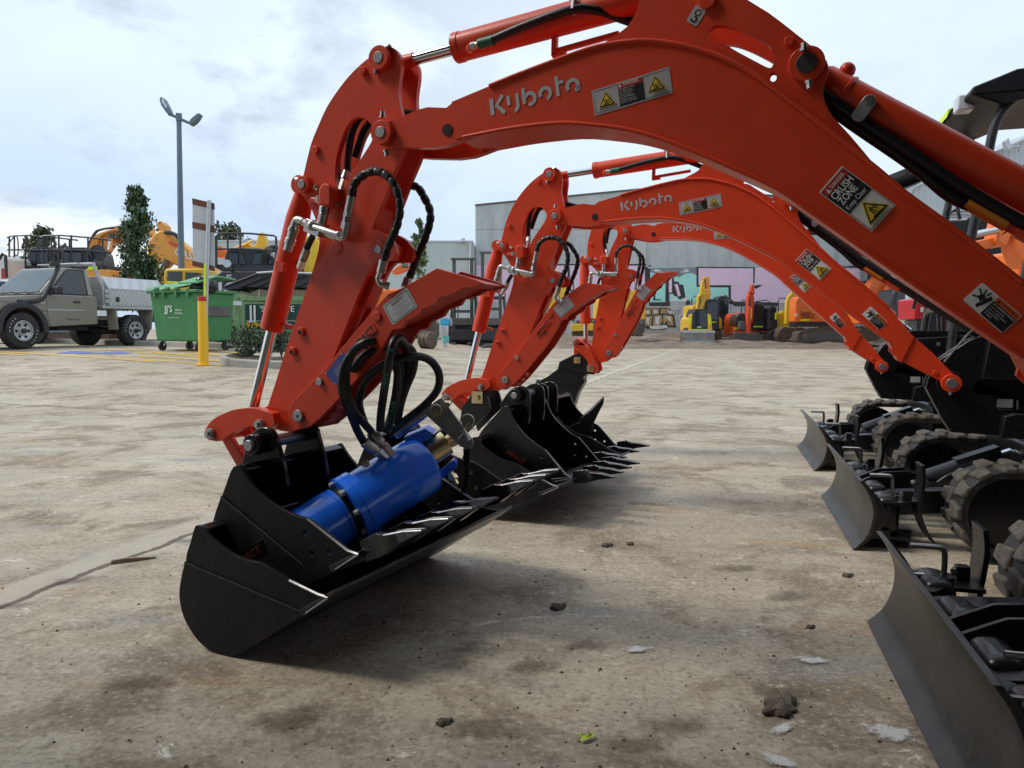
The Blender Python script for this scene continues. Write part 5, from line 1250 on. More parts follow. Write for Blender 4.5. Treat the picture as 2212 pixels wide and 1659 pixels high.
mb = MB(); mb.prism(side, -.84, .84); body = ut.part('body', mb, M['ute'], bev=.05, seg=3)
# cabin: a tapered box with glass set in
xb0, xb1, xt0, xt1 = -.43, hw-.50, -.36, hw-1.18
def cabv(x, y, z): return (x, y, z)
zb, zt, yb, yt = 1.21, 1.86, .80, .66
mb = MB(); mb.add([(xb0,-yb,zb),(xb1,-yb,zb),(xb1,yb,zb),(xb0,yb,zb),(xt0,-yt,zt),(xt1,-yt,zt),(xt1,yt,zt),(xt0,yt,zt)], [(0,1,2,3),(4,5,6,7),(0,1,5,4),(1,2,6,5),(2,3,7,6),(3,0,4,7)])
cab = ut.part('cab', mb, M['ute'], bev=.045, seg=3)
def quadpt(a, b, c, d, s, t_): # bilinear
    a, b, c, d = map(Vector, (a,b,c,d)); return (a*(1-s)+b*s)*(1-t_) + (d*(1-s)+c*s)*t_
fr = ((xb1,-yb,zb),(xb1,yb,zb),(xt1,yt,zt),(xt1,-yt,zt)); ls = ((xb0,yb,zb),(xb1,yb,zb),(xt1,yt,zt),(xt0,yt,zt))
def pane(quad, cs, off, mat, name, parent=None):
    mb = MB(); mb.add([quadpt(*quad, s, q)+Vector(off) for s, q in cs], [tuple(range(len(cs)))]); return ut.part(name, mb, mat, parent, fix=False)
pane(fr, [(.04,.07),(.96,.07),(.95,.93),(.05,.93)], (.016,0,.012), M['windscreen'], 'windscreen', cab)
dw = [(.16,.06),(.84,.06),(.80,.52),(.76,.90),(.20,.90)]
door = MB(); dl = [(-.10,.56),(hw-.72,.50),(hw-.66,.62),(hw-.62,1.20),(-.10,1.20)]
mb = MB(); mb.prism(dl, .842, .852); dr = ut.part('door', mb, M['ute'], bev=.006)
pane(ls, dw, (0,.016,.006), M['glass'], 'window', dr)
mb = MB(); 
for s0, s1 in (((.14,.04),(.86,.04)),((.86,.04),(.775,.94)),((.775,.94),(.18,.93)),((.18,.93),(.14,.04))): mb.tube([quadpt(*ls,*s0)+Vector((0,.014,.005)), quadpt(*ls,*s1)+Vector((0,.014,.005))], .012, 6)
ut.part('window_frame', mb, M['plast'], dr)
mb = MB(); mb.box(.02,.20,.852,.875,1.045,1.085); ut.part('handle', mb, M['plast'], dr, bev=.01)
mb = MB(); mb.box(-.10,hw-.64,.852,.858,.855,.885); ut.part('side_strip', mb, M['galv'], dr, bev=.003)
mb = MB(); mb.text('TURBO DIESEL', (.22,.8545,.655), (-1,0,0), (0,0,1), .055, off=.01); ut.part('lettering', mb, M['plast'], dr, fix=False)
mb = MB(); mb.box(hw-.60,hw-.47,.845,.853,1.0,1.03); ut.part('indicator', mb, M['silver'], body)
mb = MB(); mb.box(hw-.86,hw-.74,.87,1.10,1.22,1.40); mr = ut.part('mirror', mb, M['plast'], bev=.03, seg=3)
mb = MB(); mb.tube([(hw-.70,.80,1.22),(hw-.78,.93,1.25)], .02, 8); ut.part('mirror_arm', mb, M['plast'], mr)
mb = MB(); mb.tube(crv([(hw+.05,.83,1.03),(hw-.20,.86,1.03),(hw-.50,.86,1.10),(hw-.70,.83,1.35),(hw-.98,.74,1.74),(hw-1.06,.71,1.86),(hw-1.03,.71,1.93)],4), .05, 10); mb.box(hw-1.08,hw-.88,.655,.765,1.88,1.97); ut.part('snorkel', mb, M['plast'], bev=.02)
mb = MB(); mb.prism(arc(hw,.42,.60,-8,188,16)+arc(hw,.42,.47,188,-8,16), .76, .95); mb.prism(arc(hw,.42,.60,-8,188,16)+arc(hw,.42,.47,188,-8,16), -.95, -.76); ut.split('wheel_flare', mb, M['plast'], body, bev=.03, seg=2)
mb = MB(); mb.box(hw+.72,hw+.98,-.86,.86,.50,.80); ut.part('bumper', mb, M['plast'], bev=.04)
for y in (-.35,.10,.5):
    mb = MB(); mb.tube([(hw-.44,y,1.23),(hw-.52,y+.28,1.265)], .014, 6); ut.part('wiper', mb, M['plast'], cab)
mb = MB(); mb.box(-.25,.25,-.5,.5,1.15,1.6); ut.part('seat', mb, M['seat'], cab, bev=.08)
def wheel(x, y, sgn):
    mb = MB(); yo = y; prof = [(-.13,.26),(-.13,.36),(-.11,.388),(-.06,WR),(.06,WR),(.11,.388),(.13,.36),(.132,.245),(.10,.238),(.03,.232)]
    mb.lathe((x,y,WR), (0,sgn,0), prof, 36); wh = ut.part('wheel', mb, M['rubber'], ang=30)
    mb = MB()
    for k in range(36):
        a = 2*math.pi*k/36
        for off, w_ in ((.055,.09),(-.06,.09)):
            c = Vector((x+math.cos(a+off)*WR, y+sgn*off, WR+math.sin(a+off)*WR)); T_ = Matrix.Translation(c) @ Matrix.Rotation(-a-off, 4, 'Y'); mb.box(-.012,.008,-w_/2,w_/2,-.022,.022, T_)
    ut.part('tread', mb, M['rubber'], wh)
    mb = MB(); mb.lathe((x,y,WR), (0,sgn,0), [(.05,.235),(.135,.225),(.137,.21),(.10,.19),(.085,.10),(.12,.085),(.125,.05)], 30); rm = ut.part('rim', mb, M['alu'], wh)
    mb = MB()
    for k in range(6):
        a = 2*math.pi*k/6; c = Vector((x+math.cos(a)*.145, y+sgn*.098, WR+math.sin(a)*.145)); mb.ball(c, .034, 10, (1,.22,1))
    ut.part('rim_hole', mb, M['dark'], rm)
    mb = MB(); mb.lathe((x,y,WR), (0,sgn,0), [(.10,.06),(.17,.055),(.19,.03)], 14); ut.part('hub', mb, M['plast'], rm)
    mb = MB(); 
    for k in range(26):
        a = 2*math.pi*k/26
        if k % 13 < 5: q = Vector((x+math.cos(a)*.315, y+sgn*.134, WR+math.sin(a)*.315)); mb.ball(q, .016, 6, (1,.2,1))
    ut.split('tyre_lettering', mb, M['silver'], wh)
for x in (hw, -hw):
    wheel(x, .80, 1); wheel(x, -.80, -1)
mb = MB(); mb.box(-hw-.75,hw+.4,-.42,.42,.50,.66); mb.cyl((-hw,-.7,WR),(-hw,.7,WR),.09,12); mb.box(-.30,.5,-.72,.72,.40,.52); ut.part('chassis', mb, M['dark'])
mb = MB(); mb.box(-hw-1.05,-.55,-.92,.92,.93,1.0); tray = ut.part('tray', mb, M['alu'], bev=.008)
tbp = [(.93,1.0),(.93,1.42),(.68,1.72),(-.68,1.72),(-.93,1.42),(-.93,1.0)]
mb = MB(); mb.prism(tbp, -hw-.98, -.72, ax='x'); bx = ut.part('toolbox', mb, M['chequer'], bev=.01)
mb = MB(); mb.box(-hw-.98,-.72,.931,.936,1.045,1.06); mb.box(-hw-.98,-.72,.931,.942,1.405,1.425)
for x in (-hw-.98,-.76): mb.box(x,x+.04,.931,.938,1.0,1.42); mb.beam((x+.02,.935,1.42),(x+.02,.685,1.725),.04,.012,(0,1,0))
ut.part('toolbox_trim', mb, M['alu'], bx)
for x in (-1.02,-hw-.72):
    mb = MB(); mb.box(x,x+.10,.931,.945,1.10,1.22); ut.part('latch', mb, M['plast'], bx, bev=.008)
mb = MB()
for y in (-.86,.86): mb.beam((-.62,y,1.0),(-.60,y,1.50),.06,.06); mb.beam((-.60,y,1.5),(-.50,y*.82,2.0),.06,.06)
mb.beam((-.50,-.74,2.0),(-.50,.74,2.0),.09,.07); mb.box(-.50,-.1,-.66,.66,1.97,2.0)
ut.part('headboard', mb, M['galv'], bev=.006)
mb = MB(); 
for z in (1.06,1.18,1.30): mb.box(-.72,-.62,.90,.935,z,z+.09)
ut.part('side_board', mb, M['alu'], tray, bev=.004)
for x, b in ((-hw+.58,-.05),(-hw-.56,.06)):
    mb = MB(); mb.add([(x,.62,.92),(x,.93,.92),(x+b,.93,.42),(x+b,.62,.42),(x+.02,.62,.92),(x+.02,.93,.92),(x+b+.02,.93,.42),(x+b+.02,.62,.42)], [(0,1,2,3),(4,5,6,7),(0,1,5,4),(1,2,6,5),(2,3,7,6),(3,0,4,7)]); ut.part('mudflap', mb, M['mudflap'], tray)
mb = MB(); mb.prism([(-hw-.98,.92),(-hw-.66,.92),(-hw-.76,.62),(-hw-.98,.60)], .60, .90); ut.part('under_tray_box', mb, M['chequer'], tray, bev=.008)
# part of a pale car parked past it
cr_ = TT('parked_car', 'pale blue-grey car mostly hidden behind the pewter ute', 'car', 21.5, (-10,735))
pp(cr_, 'body', [(-110,690),(-105,640),(-60,632),(-30,607),(12,603),(36,608),(52,628),(70,640),(85,690),(80,722),(-100,722)], 21.5, 1.6, paint('pale_blue_car_paint', (.42,.50,.56), .3, .2, dirt=.1), bev=.06)
pp(cr_, 'window', [(-25,612),(14,608),(32,612),(44,628),(-20,630)], 21.5, .02, M['glassd'], y0=-.02)
for u in (70,175):
    mb = MB(); c = cr_.px(u, 722, 21.5); mb.lathe((c.x, .0, .33), (0,1,0), [(0,.2),(.0,.33),(.2,.33),(.21,.2)], 24); cr_.part('wheel', mb, M['rubber'])
# ------------------------------------------------------------------ wheelie bin
bb = G(420, 757); bn = Thing('wheelie_bin', 'large green four-wheeled plastic bin with its lid propped open on a black bag', 'bin', (bb.x+.0, bb.y, gz(bb.x,bb.y)), R(-24))
w2, d2 = .66, .52
def frust(x0,x1,y0,y1,z0,X0,X1,Y0,Y1,z1):
    return [(x0,y0,z0),(x1,y0,z0),(x1,y1,z0),(x0,y1,z0),(X0,Y0,z1),(X1,Y0,z1),(X1,Y1,z1),(X0,Y1,z1)], [(0,1,2,3),(4,5,6,7),(0,1,5,4),(1,2,6,5),(2,3,7,6),(3,0,4,7)]
mb = MB(); mb.add(*frust(-w2*.90,w2*.90,-d2*.86,d2*.86,.20,-w2,w2,-d2,d2,1.20)); tubb = bn.part('body', mb, M['binG'], bev=.04, seg=3)
mb = MB(); mb.box(-w2-.05,w2+.05,-d2-.05,d2+.05,1.19,1.25); bn.part('rim', mb, M['binG'], tubb, bev=.015)
for x in (-.5,-.25,.1,.42):
    mb = MB(); mb.box(x,x+.06,-d2-.06,-d2-.02,1.10,1.27); bn.part('rib', mb, M['binG'], tubb, bev=.006)
mb = MB(); lid = [(-d2-.07,1.262),(-d2-.05,1.30),(.0,1.42),(d2,1.50),(d2+.02,1.46),(.0,1.375)]; mb.prism(lid, -w2-.04, w2*.25, ax='x'); ld = bn.part('lid', mb, M['binL'], bev=.012)
mb = MB(); lid2 = [(-d2-.03,1.40),(.0,1.56),(d2,1.52),(d2,1.485),(.0,1.52),(-d2-.02,1.365)]; mb.prism(lid2, w2*.25+.004, w2+.05, ax='x'); bn.part('lid_flap', mb, M['binL'], ld, bev=.012)
for x in (-.42,-.12,.15):
    mb = MB(); mb.box(x,x+.10,-d2-.10,-d2-.04,1.25,1.31); bn.part('handle', mb, M['binG'], ld, bev=.012)
mb = MB(); mb.box(w2*.96,w2+.012,-.30,.38,.72,.92); bn.part('side_pad', mb, M['mgry'], tubb, bev=.01)
for x in (-w2*.78, w2*.78):
    for y in (-d2*.7, d2*.7):
        mb = MB(); mb.lathe((x-.03,y,.095), (1,0,0), [(0,.05),(0.002,.093),(.05,.093),(.052,.05)], 20); wl = bn.part('caster_wheel', mb, M['rubber'])
        mb = MB(); mb.beam((x-.06,y,.1),(x-.02,y+.05,.22),.03,.06); mb.beam((x+.05,y,.1),(x+.02,y+.05,.22),.03,.02); bn.part('fork', mb, M['galv'], wl)
fy = -d2*.975
mb = MB(); mb.text("JJ'S", (-.13,fy-.018,.86), (1,0,0), (0,0,1), .19, off=.012); mb.text('Waste &', (.14,fy-.012,.84), (1,0,0), (0,0,1), .055, off=.006); mb.text('Recycling', (.14,fy-.010,.78), (1,0,0), (0,0,1), .055, off=.006); mb.text('www.jjswaste.com.au', (.0,fy-.008,.69), (1,0,0), (0,0,1), .035); bn.part('lettering', mb, M['white'], tubb, fix=False)
bgp = bn.W @ Vector((w2*.78,-d2*.45,1.30)); bag = Thing('bin_bag', 'shiny black rubbish bag bulging out from under the green bin lid', 'bag', tuple(bgp))
mb = MB(); n = 18; vs = []
mb.ball((0,0,0), .20, 22, (1.25,1.0,.9)); mb.ball((.18,-.05,.02), .14, 18, (1.1,1,.95)); mb.ball((.02,-.1,.12),.12,14)
for i, p in enumerate(mb.v): mb.v[i] = p*(1+.16*noise.noise(p*9)+.08*noise.noise(p*23))
bag.part('sack', mb, M['bagb'])
# ------------------------------------------------------------------ bollard with the parking sign standing behind it
bo = G(440, 789); bl_ = Thing('bollard', 'yellow steel bollard with a red band at its top', 'bollard', (bo.x, bo.y, gz(bo.x,bo.y)))
hb = P(442, 641, bo.y).z - bl_.loc.z; rb = 10.4*bo.y/FPX
mb = MB(); mb.lathe((0,0,0), (.012,0,1), [(-.05,rb),(hb-.07,rb)], 28); mb.lathe((0,0,0), (.012,0,1), [(0,rb*1.7),(.012,rb*1.7)], 20); bl_.part('post', mb, M['bolY'], bev=.002)
mb = MB(); mb.lathe((0,0,0), (.012,0,1), [(hb-.075,rb*1.03),(hb,rb*1.03),(hb+.004,rb*.6)], 28); bl_.part('band', mb, M['bolR'])
Ys = bo.y + .0; sg = TT('parking_sign', 'grey back of a parking sign with rusty strips on a galvanised post', 'sign', Ys, (447,788))
tb(sg, 'post', [(442.5,786),(445.5,640),(449.5,500),(452,433)], Ys, .036, M['galv'], n=16)
pp(sg, 'sign_panel', [(415.5,428),(462.5,439),(464,586.5),(416.5,572)], Ys, .012, M['signb'], y0=.045, bev=.002)
for va, vb in ((428,441),(479,492.5),(563,574)):
    pp(sg, 'rail_strip', [(415,va),(463,va+11.2 if va < 470 else va+9+ (3 if va > 540 else 0)),(464,vb+11.5 if va < 470 else vb+10+(2.5 if va > 540 else 0)),(415.5,vb)], Ys, .006, M['rusty'], y0=.034)
pp(sg, 'reflective_strip', [(440.5,569),(444.5,569),(444,640),(439.5,640)], Ys, .01, M['hivis'], y0=-.04)
# ------------------------------------------------------------------ street lamp
Yl = 25.0; lp = TT('street_lamp', 'tall blue-grey twin-headed street lamp rising above the green bin', 'street lamp', Yl, (393,735))
p0, p1 = lp.px(394,735,Yl), lp.px(386.5,255,Yl)
mb = MB(); mb.cyl((p0.x,0,-.1), (p1.x,0,p1.z), .115, 16, .075); mb.cyl((p1.x,0,p1.z-.1),(p1.x,0,p1.z+.14),.095,14); lp.part('pole', mb, M['pole'])
tb(lp, 'arm', [(364,246),(374,250),(386.5,255.5),(398,261),(407,265)], Yl, .045, M['pole'], n=10)
for pts in ([(344,210),(348,208.5),(353,212),(363,231),(367,241),(366,246.5),(362,247),(357,241),(347,226),(344,216)], [(430.5,243.5),(431,247),(426,256),(418,265),(410,269.5),(407,268),(407.5,262),(414,253),(423,245.5)]):
    hd_ = pp(lp, 'lamp_head', pts, Yl, .28, M['pole'], y0=-.14, bev=.03)
    if pts[0][0] < 400: pp(lp, 'lens', [(348.5,213),(351.5,213),(361,230),(359,234),(350,222)], Yl, .012, M['lens'], hd_, y0=-.155)
# ------------------------------------------------------------------ skip bin
Yk = 18.6; sk = TT('skip_bin', 'worn green steel front-lift skip bin with a black lid and a company sign', 'skip bin', Yk, (570,742))
pp(sk, 'body', [(494,646),(600,648),(700,648),(700,735),(600,742),(494,742),(493,700)], Yk, 1.5, M['skipG'], bev=.012)
pp(sk, 'rim', [(488,627),(545,640),(700,640),(700,650),(494,650)], Yk, 1.5, M['skipG'], y0=-.03, bev=.01)
pp(sk, 'rubbish', [(510,640),(520,628),(540,634),(560,624),(600,632),(640,626),(700,634),(700,642),(510,642)], Yk, 1.2, M['wood'], y0=.1)
ldk = pp(sk, 'lid', [(482,620),(488,616),(560,589),(600,588),(700,594),(700,621),(560,621),(484,626)], Yk, 1.4, M['mblk'], y0=.02, bev=.01)
for a in ((486,619,560,590),(520,619,590,592),(556,618,620,592),(600,618,660,594),(640,618,700,596)): 
    tb(sk, 'lid_rib', [(a[0],a[1],-.0),(a[2],a[3],-.0)], Yk, .030, M['plast'], ldk)
tb(sk, 'lid_bar', [(555,590,-.02),(590,587.5,-.02),(700,592,-.02)], Yk, .03, M['galv'], ldk)
pp(sk, 'side_pocket', [(494,706),(504,705),(506,733),(495,734)], Yk, .05, M['skipG'], y0=-.06, bev=.01)
pp(sk, 'foot', [(500,741),(530,741),(530,746),(500,746)], Yk, 1.3, M['mgry'], y0=.1)
sgn = pp(sk, 'company_sign', [(529,657),(700,657),(700,711),(530,711)], Yk, .02, paint('dark_green_sign', (.012,.05,.04), .4, dirt=.1), y0=-.03)
txt(sk, 'lettering', 'JJ', 546, 676, Yk, .46, M['white'], y0=-.05, off=.018, parent=sgn, sx=.8)
txt(sk, 'lettering', "'S WASTE", 561, 668, Yk, .20, M['white'], y0=-.05, off=.01, al='LEFT', parent=sgn)
pp(sk, 'sign_line', [(531,692.8),(700,692.8),(700,693.6),(531,693.6)], Yk, .004, M['white'], sgn, y0=-.036)
txt(sk, 'lettering', '9794', 531.5, 702.5, Yk, .20, M['bolY'], y0=-.05, off=.012, al='LEFT', parent=sgn)
ns = pp(sk, 'notice', [(498,641),(522,642),(522,660),(498,659)], Yk, .01, M['white'], y0=-.02)
txt(sk, 'lettering', 'YES', 515, 646, Yk, .06, M['ink'], y0=-.03, parent=ns)
tb(sk, 'lid_chain', [(559,627),(559.5,634),(559,642)], Yk, .012, M['galv'], y0=-.03)
for pts in (((520,700),(523,712)),((545,715),(549,717)),((512,722),(518,728)),((555,650),(580,652))):
    tb(sk, 'rust_scar', [pts[0], pts[1]], Yk, .012, M['rusty'], y0=-.005)
# ------------------------------------------------------------------ kerbs and planting beds
def bed(name, edge_uv, depth, hgt=.13):
    pts = [G(u,v) for u,v in edge_uv]
    mb = MB()
    for a, b in zip(pts, pts[1:]):
        n = 8
        for k in range(n):
            p, q = a.lerp(b, k/n), a.lerp(b, (k+1)/n)
            z0, z1 = gz(p.x,p.y), gz(q.x,q.y)
            mb.add([(p.x,p.y,z0-.05),(q.x,q.y,z1-.05),(q.x,q.y,z1+hgt-.02),(p.x,p.y,z0+hgt-.02),(p.x+.0,p.y+.03,z0+hgt),(q.x,q.y+.03,z1+hgt),(q.x,q.y+.17,z1+hgt),(p.x,p.y+.17,z0+hgt)], [(0,1,2,3),(3,2,5,4),(4,5,6,7)])
    structure(build(name, mb, M['kerb'], fix=False))
    mb = MB()
    for a, b in zip(pts, pts[1:]):
        for k in range(8):
            p, q = a.lerp(b, k/8), a.lerp(b, (k+1)/8)
            for j in range(3):
                y0, y1 = .17+depth*j/3, .17+depth*(j+1)/3
                mb.add([(p.x,p.y+y0,gz(p.x,p.y)+hgt-.03+.03*math.sin(k*3+j)),(q.x,q.y+y0,gz(q.x,q.y)+hgt-.03+.03*math.sin(k*3+3+j)),(q.x,q.y+y1,gz(q.x,q.y)+hgt-.03+.03*math.sin(k*3+4+j)),(p.x,p.y+y1,gz(p.x,p.y)+hgt-.03+.03*math.sin(k*3+j+1))], [(0,1,2,3)])
    structure(build('garden_soil', mb, M['soil'], fix=False))
bed('kerb', [(475,781),(482,787),(500,792),(560,796),(612,797)], 1.4)
bed('kerb', [(80,741),(200,744),(330,748),(420,751.5),(490,753)], 2.0)
bed('kerb', [(900,728),(940,734),(985,733)], 1.5, .12)
random.seed(5)
for (u, v, Y, h, lab) in ((537,776,14.1,.46,'low dark green shrub right beside the kerb, nearest the yellow bollard'), (582,772,14.5,.42,'low dark green shrub between the kerb and the bucket cylinder'), (608,770,14.8,.44,'dark green shrub against the lower part of the nearest orange arm'), (486,742,17.6,.55,'shrub between the green wheelie bin and the skip bin')):
    p = P(u, v, Y); sh_o = Thing('shrub', lab, 'shrub', (p.x, Y, gz(p.x,Y)+.10), 0, 'shrubs in the kerbed garden beds')
    mb = MB()
    for k in range(9): a = k*.7; mb.tube([(0,0,-.1),(.08*math.cos(a),.08*math.sin(a),h*.5),(.17*math.cos(a),.17*math.sin(a),h*.85)], .008, 5)
    sh_o.part('stem', mb, M['bark'])
    pts = []
    for k in range(620):
        a = random.uniform(0,6.283); r = random.random()**.5; z = random.uniform(.02,1.0); w_ = (.36*(1-abs(z-.45)*1.1))
        pts.append((r*w_*math.cos(a), r*w_*math.sin(a), z*h*random.uniform(.85,1.12)))
    mb = MB(); leaves(mb, pts, .07); sh_o.part('foliage', mb, M['shrub'], fix=False)
p = P(301, 600, 21.5)
tree('tall columnar pear tree with dark green leaves standing behind the ute', (p.x, 21.5, gz(p.x,21.5)), P(301,404,21.5).z-.43, 1.0, .50, 6500, .115, M['leaf'], lambda f: .72+.30*math.sin(min(1,f*1.1)*math.pi) if f < .62 else 1.0-1.75*(f-.62), 'columnar garden trees', seed=3, clumps=90, fill=.42, trunk=.06)
p = P(905, 600, 27)
tree('sparse light green young tree showing behind the hoses and thumb', (p.x, 27, .4), P(905,476,27).z-.4, 1.0, .62, 1500, .14, M['leafl'], lambda f: .95-.75*f, 'columnar garden trees', seed=9, clumps=46, fill=.34, trunk=.05)
p = P(925, 640, 27.4)
for (u, vt, Y, w_, lab, s) in ((100,506,60,1.05,'round dark tree far behind the railed excavators',21), (494,499,70,1.7,'small far tree seen through the black machine railing',22)):
    p = P(u, 600, Y); tree(lab, (p.x, Y, .4), P(u,vt,Y).z-.4, 3.0, w_, 1500, .55, M['olive'], lambda f: .6+.6*math.sin(f*math.pi), 'far trees on the skyline', seed=s, clumps=30, fill=.6, trunk=.15)
# ------------------------------------------------------------------ amber excavators behind the ute
def rails(t, posts, top, midv, Y, mat, r=.028):
    for (u, v0, v1) in posts: tb(t, 'railing_post', [(u,v0),(u,v1)], Y, r, mat)
    tb(t, 'railing', top, Y, r, mat); tb(t, 'railing', midv, Y, r, mat)
EXG = 'big amber excavators parked behind the ute'
def parked_amber(Y, du, lab, boom, letters_):
    t = TT('excavator', lab, 'excavator', Y, (110+du, 720), EXG)
    X = lambda pts: [(u+du, v) for u, v in pts]
    pp(t, 'body', X([(18,600),(22,586),(60,582),(165,582),(168,660),(18,660)]), Y, 2.4, M['mora'], bev=.08)
    pp(t, 'catwalk', X([(30,574),(165,574),(165,582),(30,583)]), Y, 2.2, M['mblk'], y0=.05)
    mb = MB(); a = t.px(18+du,700,Y); b = t.px(168+du,700,Y)
    for y in (.1,2.1): mb.prism([(x,z) for x,z in [(a.x,.35),(a.x+.2,.05),(b.x-.2,.05),(b.x,.35),(b.x,.6),(b.x-.2,.85),(a.x+.2,.85),(a.x,.6)]], y, y+.6)
    t.part('track', mb, M['rust'])
    cb = pp(t, 'cab', X([(60,572),(61,540),(66,534),(112,534),(122,542),(126,560),(128,574)]), Y, 1.5, M['mblk'], y0=.35, bev=.05)
    pp(t, 'window', X([(66,568),(67,544),(72,540),(100,540),(104,548),(105,568)]), Y, .02, M['glassd'], cb, y0=.32)
    tb(t, 'mirror_arm', X([(112,540),(120,545),(126,556)]), Y, .03, M['mblk'], cb); mb = MB(); c = t.px(134+du,545,Y); mb.lathe((c.x,.1,c.z),(0,1,0),[(0,.05),(.01,.26),(.1,.26),(.16,.1)],16); t.part('mirror', mb, M['mblk'], cb)
    pp(t, 'mirror', X([(118,550),(124,548),(128,562),(120,564)]), Y, .1, M['mblk'], cb, y0=.05, bev=.02)
    rails(t, [(u+du,v0,580) for u,v0 in ((20,512),(31,510),(55,509),(82,508),(118,512),(150,516))], X([(15,513),(24,509.5),(60,508.5),(118,513),(168,519)]), X([(16,540),(60,539),(118,541),(168,546)]), Y, M['mblk'])
    tb(t, 'railing', X([(16,530),(30,512),(38,514),(39,548),(33,551)]), Y, .022, M['mblk'], sm=3)
    pp(t, 'tape', X([(116,575.5),(138,575.5),(138,582.5),(116,583)]), Y, .01, M['hivis'], y0=-.02)
    bm = pp(t, 'boom', boom, Y, .62, M['mora'], y0=.7, bev=.05)
    return t, bm
tA, bA = parked_amber(27.0, 0, 'left amber excavator with black railings, behind the cab of the ute', [(186,565),(188,540),(196,522),(212,506),(258,492),(318,487),(322,508),(270,517),(236,525),(222,545),(214,566)], 'C')
tb(tA, 'hydraulic_hose', [(190,545),(196,520),(206,503),(216,496),(240,492),(300,486)], 27, .05, M['mblk'], y0=.6, sm=3)
for k in range(4): tb(tA, 'hydraulic_hose', [(192+k*5,540-k*2),(203+k*4,515-k),(222+k*4,503-k),(256,496-k)], 27, .035, M['mora'], y0=.58, sm=3)
tb(tA, 'boom_cylinder', [(240,515),(236,540)], 27, .09, M['chrome'], y0=.55); tb(tA, 'boom_cylinder', [(241,505),(240,516)], 27, .14, M['mgry'], y0=.5)
st_ = pp(tA, 'sticker', [(251,511),(270,510),(270,524),(251,524)], 27, .01, M['mred'], bA, y0=.66); txt(tA, 'lettering', 'CASE', 284, 517, 27, .55, M['white'], y0=.66, off=.02, parent=bA, al='LEFT', rot=-.02)
tB, bB = parked_amber(25.2, 72, 'right amber excavator with black railings, its boom descending behind the lamp pole', [(318,530),(330,506),(346,497),(365,503),(384,519),(412,541),(462,575),(470,590),(466,616),(448,614),(392,578),(362,566),(348,580),(330,640),(332,665),(316,668)], 'CASE')
txt(tB, 'lettering', 'CASE', 377, 543, 25.2, .34, M['white'], y0=.66, rot=-.30, off=.02, al='LEFT', parent=bB)
pp(tB, 'stick_end', [(338,480),(346,477),(356,487),(357,503),(340,503)], 25.2, .5, M['mora'], y0=.75, bev=.03)
tb(tB, 'arm_cylinder', [(362,562),(342,600),(326,640)], 25.2, .12, M['mgry'], y0=.5); tb(tB, 'piston_rod', [(352,572),(338,601)], 25.2, .08, M['chrome'], y0=.42)
tb(tB, 'hydraulic_hose', [(356,502),(372,504),(384,512),(392,526)], 25.2, .07, M['mblk'], y0=.6, sm=3)
st_ = pp(tB, 'sticker', [(366,520),(382,528),(380,534),(364,526)], 25.2, .01, M['mred'], bB, y0=.66); pp(tB, 'sticker', [(431,572),(441,577),(440,585),(430,580)], 25.2, .01, M['yel'], bB, y0=.66)
# yellow excavator low between lamp and sign
tY = TT('excavator', 'low yellow excavator glimpsed between the lamp pole and the parking sign', 'excavator', 24.0, (400,720))
pp(tY, 'body', [(346,660),(350,618),(356,612),(440,612),(446,640),(446,660)], 24, 2.2, M['myel'], bev=.06)
cb = pp(tY, 'cab', [(352,612),(354,584),(360,580),(438,580),(444,612)], 24, 1.6, M['myel'], y0=.3, bev=.05)
pp(tY, 'window', [(360,608),(362,586),(393,586),(393,608)], 24, .02, M['glassd'], cb, y0=.27); pp(tY, 'window', [(400,608),(400,588),(434,590),(436,608)], 24, .02, M['glassd'], cb, y0=.27)
pp(tY, 'tape', [(360,607),(394,609),(394,612),(360,610.5)], 24, .01, M['hivis'], cb, y0=.25); pp(tY, 'tape', [(399,609),(444,610.5),(444,615),(399,613)], 24, .01, M['hivis'], cb, y0=-.02)
pp(tY, 'sticker', [(405,632),(411,624),(417,632)], 24, .01, M['yel'], y0=-.02)
txt(tY, 'lettering', 'E301', 362, 616.5, 24, .16, M['ink'], y0=-.03)
mb = MB(); a = tY.px(350,700,24); mb.box(a.x,a.x+2.0,.1,2.0,.02,.8); tY.part('track', mb, M['rust'], bev=.1)
# black and yellow excavator with the lettered counterweight
tJ = TT('excavator', 'black excavator with lettered counterweight and railings above the skip bin', 'excavator', 23.0, (540,720))
cw = pp(tJ, 'counterweight', [(452,650),(453,615),(456,604),(462,594),(478,586),(600,584),(640,588),(640,650)], 23, 2.2, M['mblk'], bev=.08)
pp(tJ, 'catwalk', [(464,578),(466,571),(600,574),(640,576),(640,586),(480,586)], 23, 2.1, M['mblk'], y0=.05)
cb = pp(tJ, 'cab', [(482,572),(487,546),(494,538),(506,535),(560,536),(578,545),(590,556),(596,576)], 23, 1.5, M['mblk'], y0=.5, bev=.06)
pp(tJ, 'window', [(488,570),(492,550),(500,544),(520,543),(532,570)], 23, .02, M['glassd'], cb, y0=.46); pp(tJ, 'window', [(545,570),(552,544),(566,544),(582,558),(588,570)], 23, .02, M['glassd'], cb, y0=.46)
rails(tJ, [(468,508,576),(492,504.5,576),(519,505,576),(596,510,578)], [(466,575),(465.5,512),(471,505.5),(492,503.5),(540,504.5),(592,509),(597,514),(598,578)], [(466,538),(519,537.5),(598,542)], 23, M['mblk'])
tb(tJ, 'work_light', [(492,570),(496,577),(500,583)], 23, .05, M['mgry']); mb = MB(); c = tJ.px(493,570,23); mb.lathe((c.x,-.1,c.z),(0,1,0),[(0,.06),(.0,.12),(.1,.10)],14); tJ.part('work_light', mb, M['lens'])
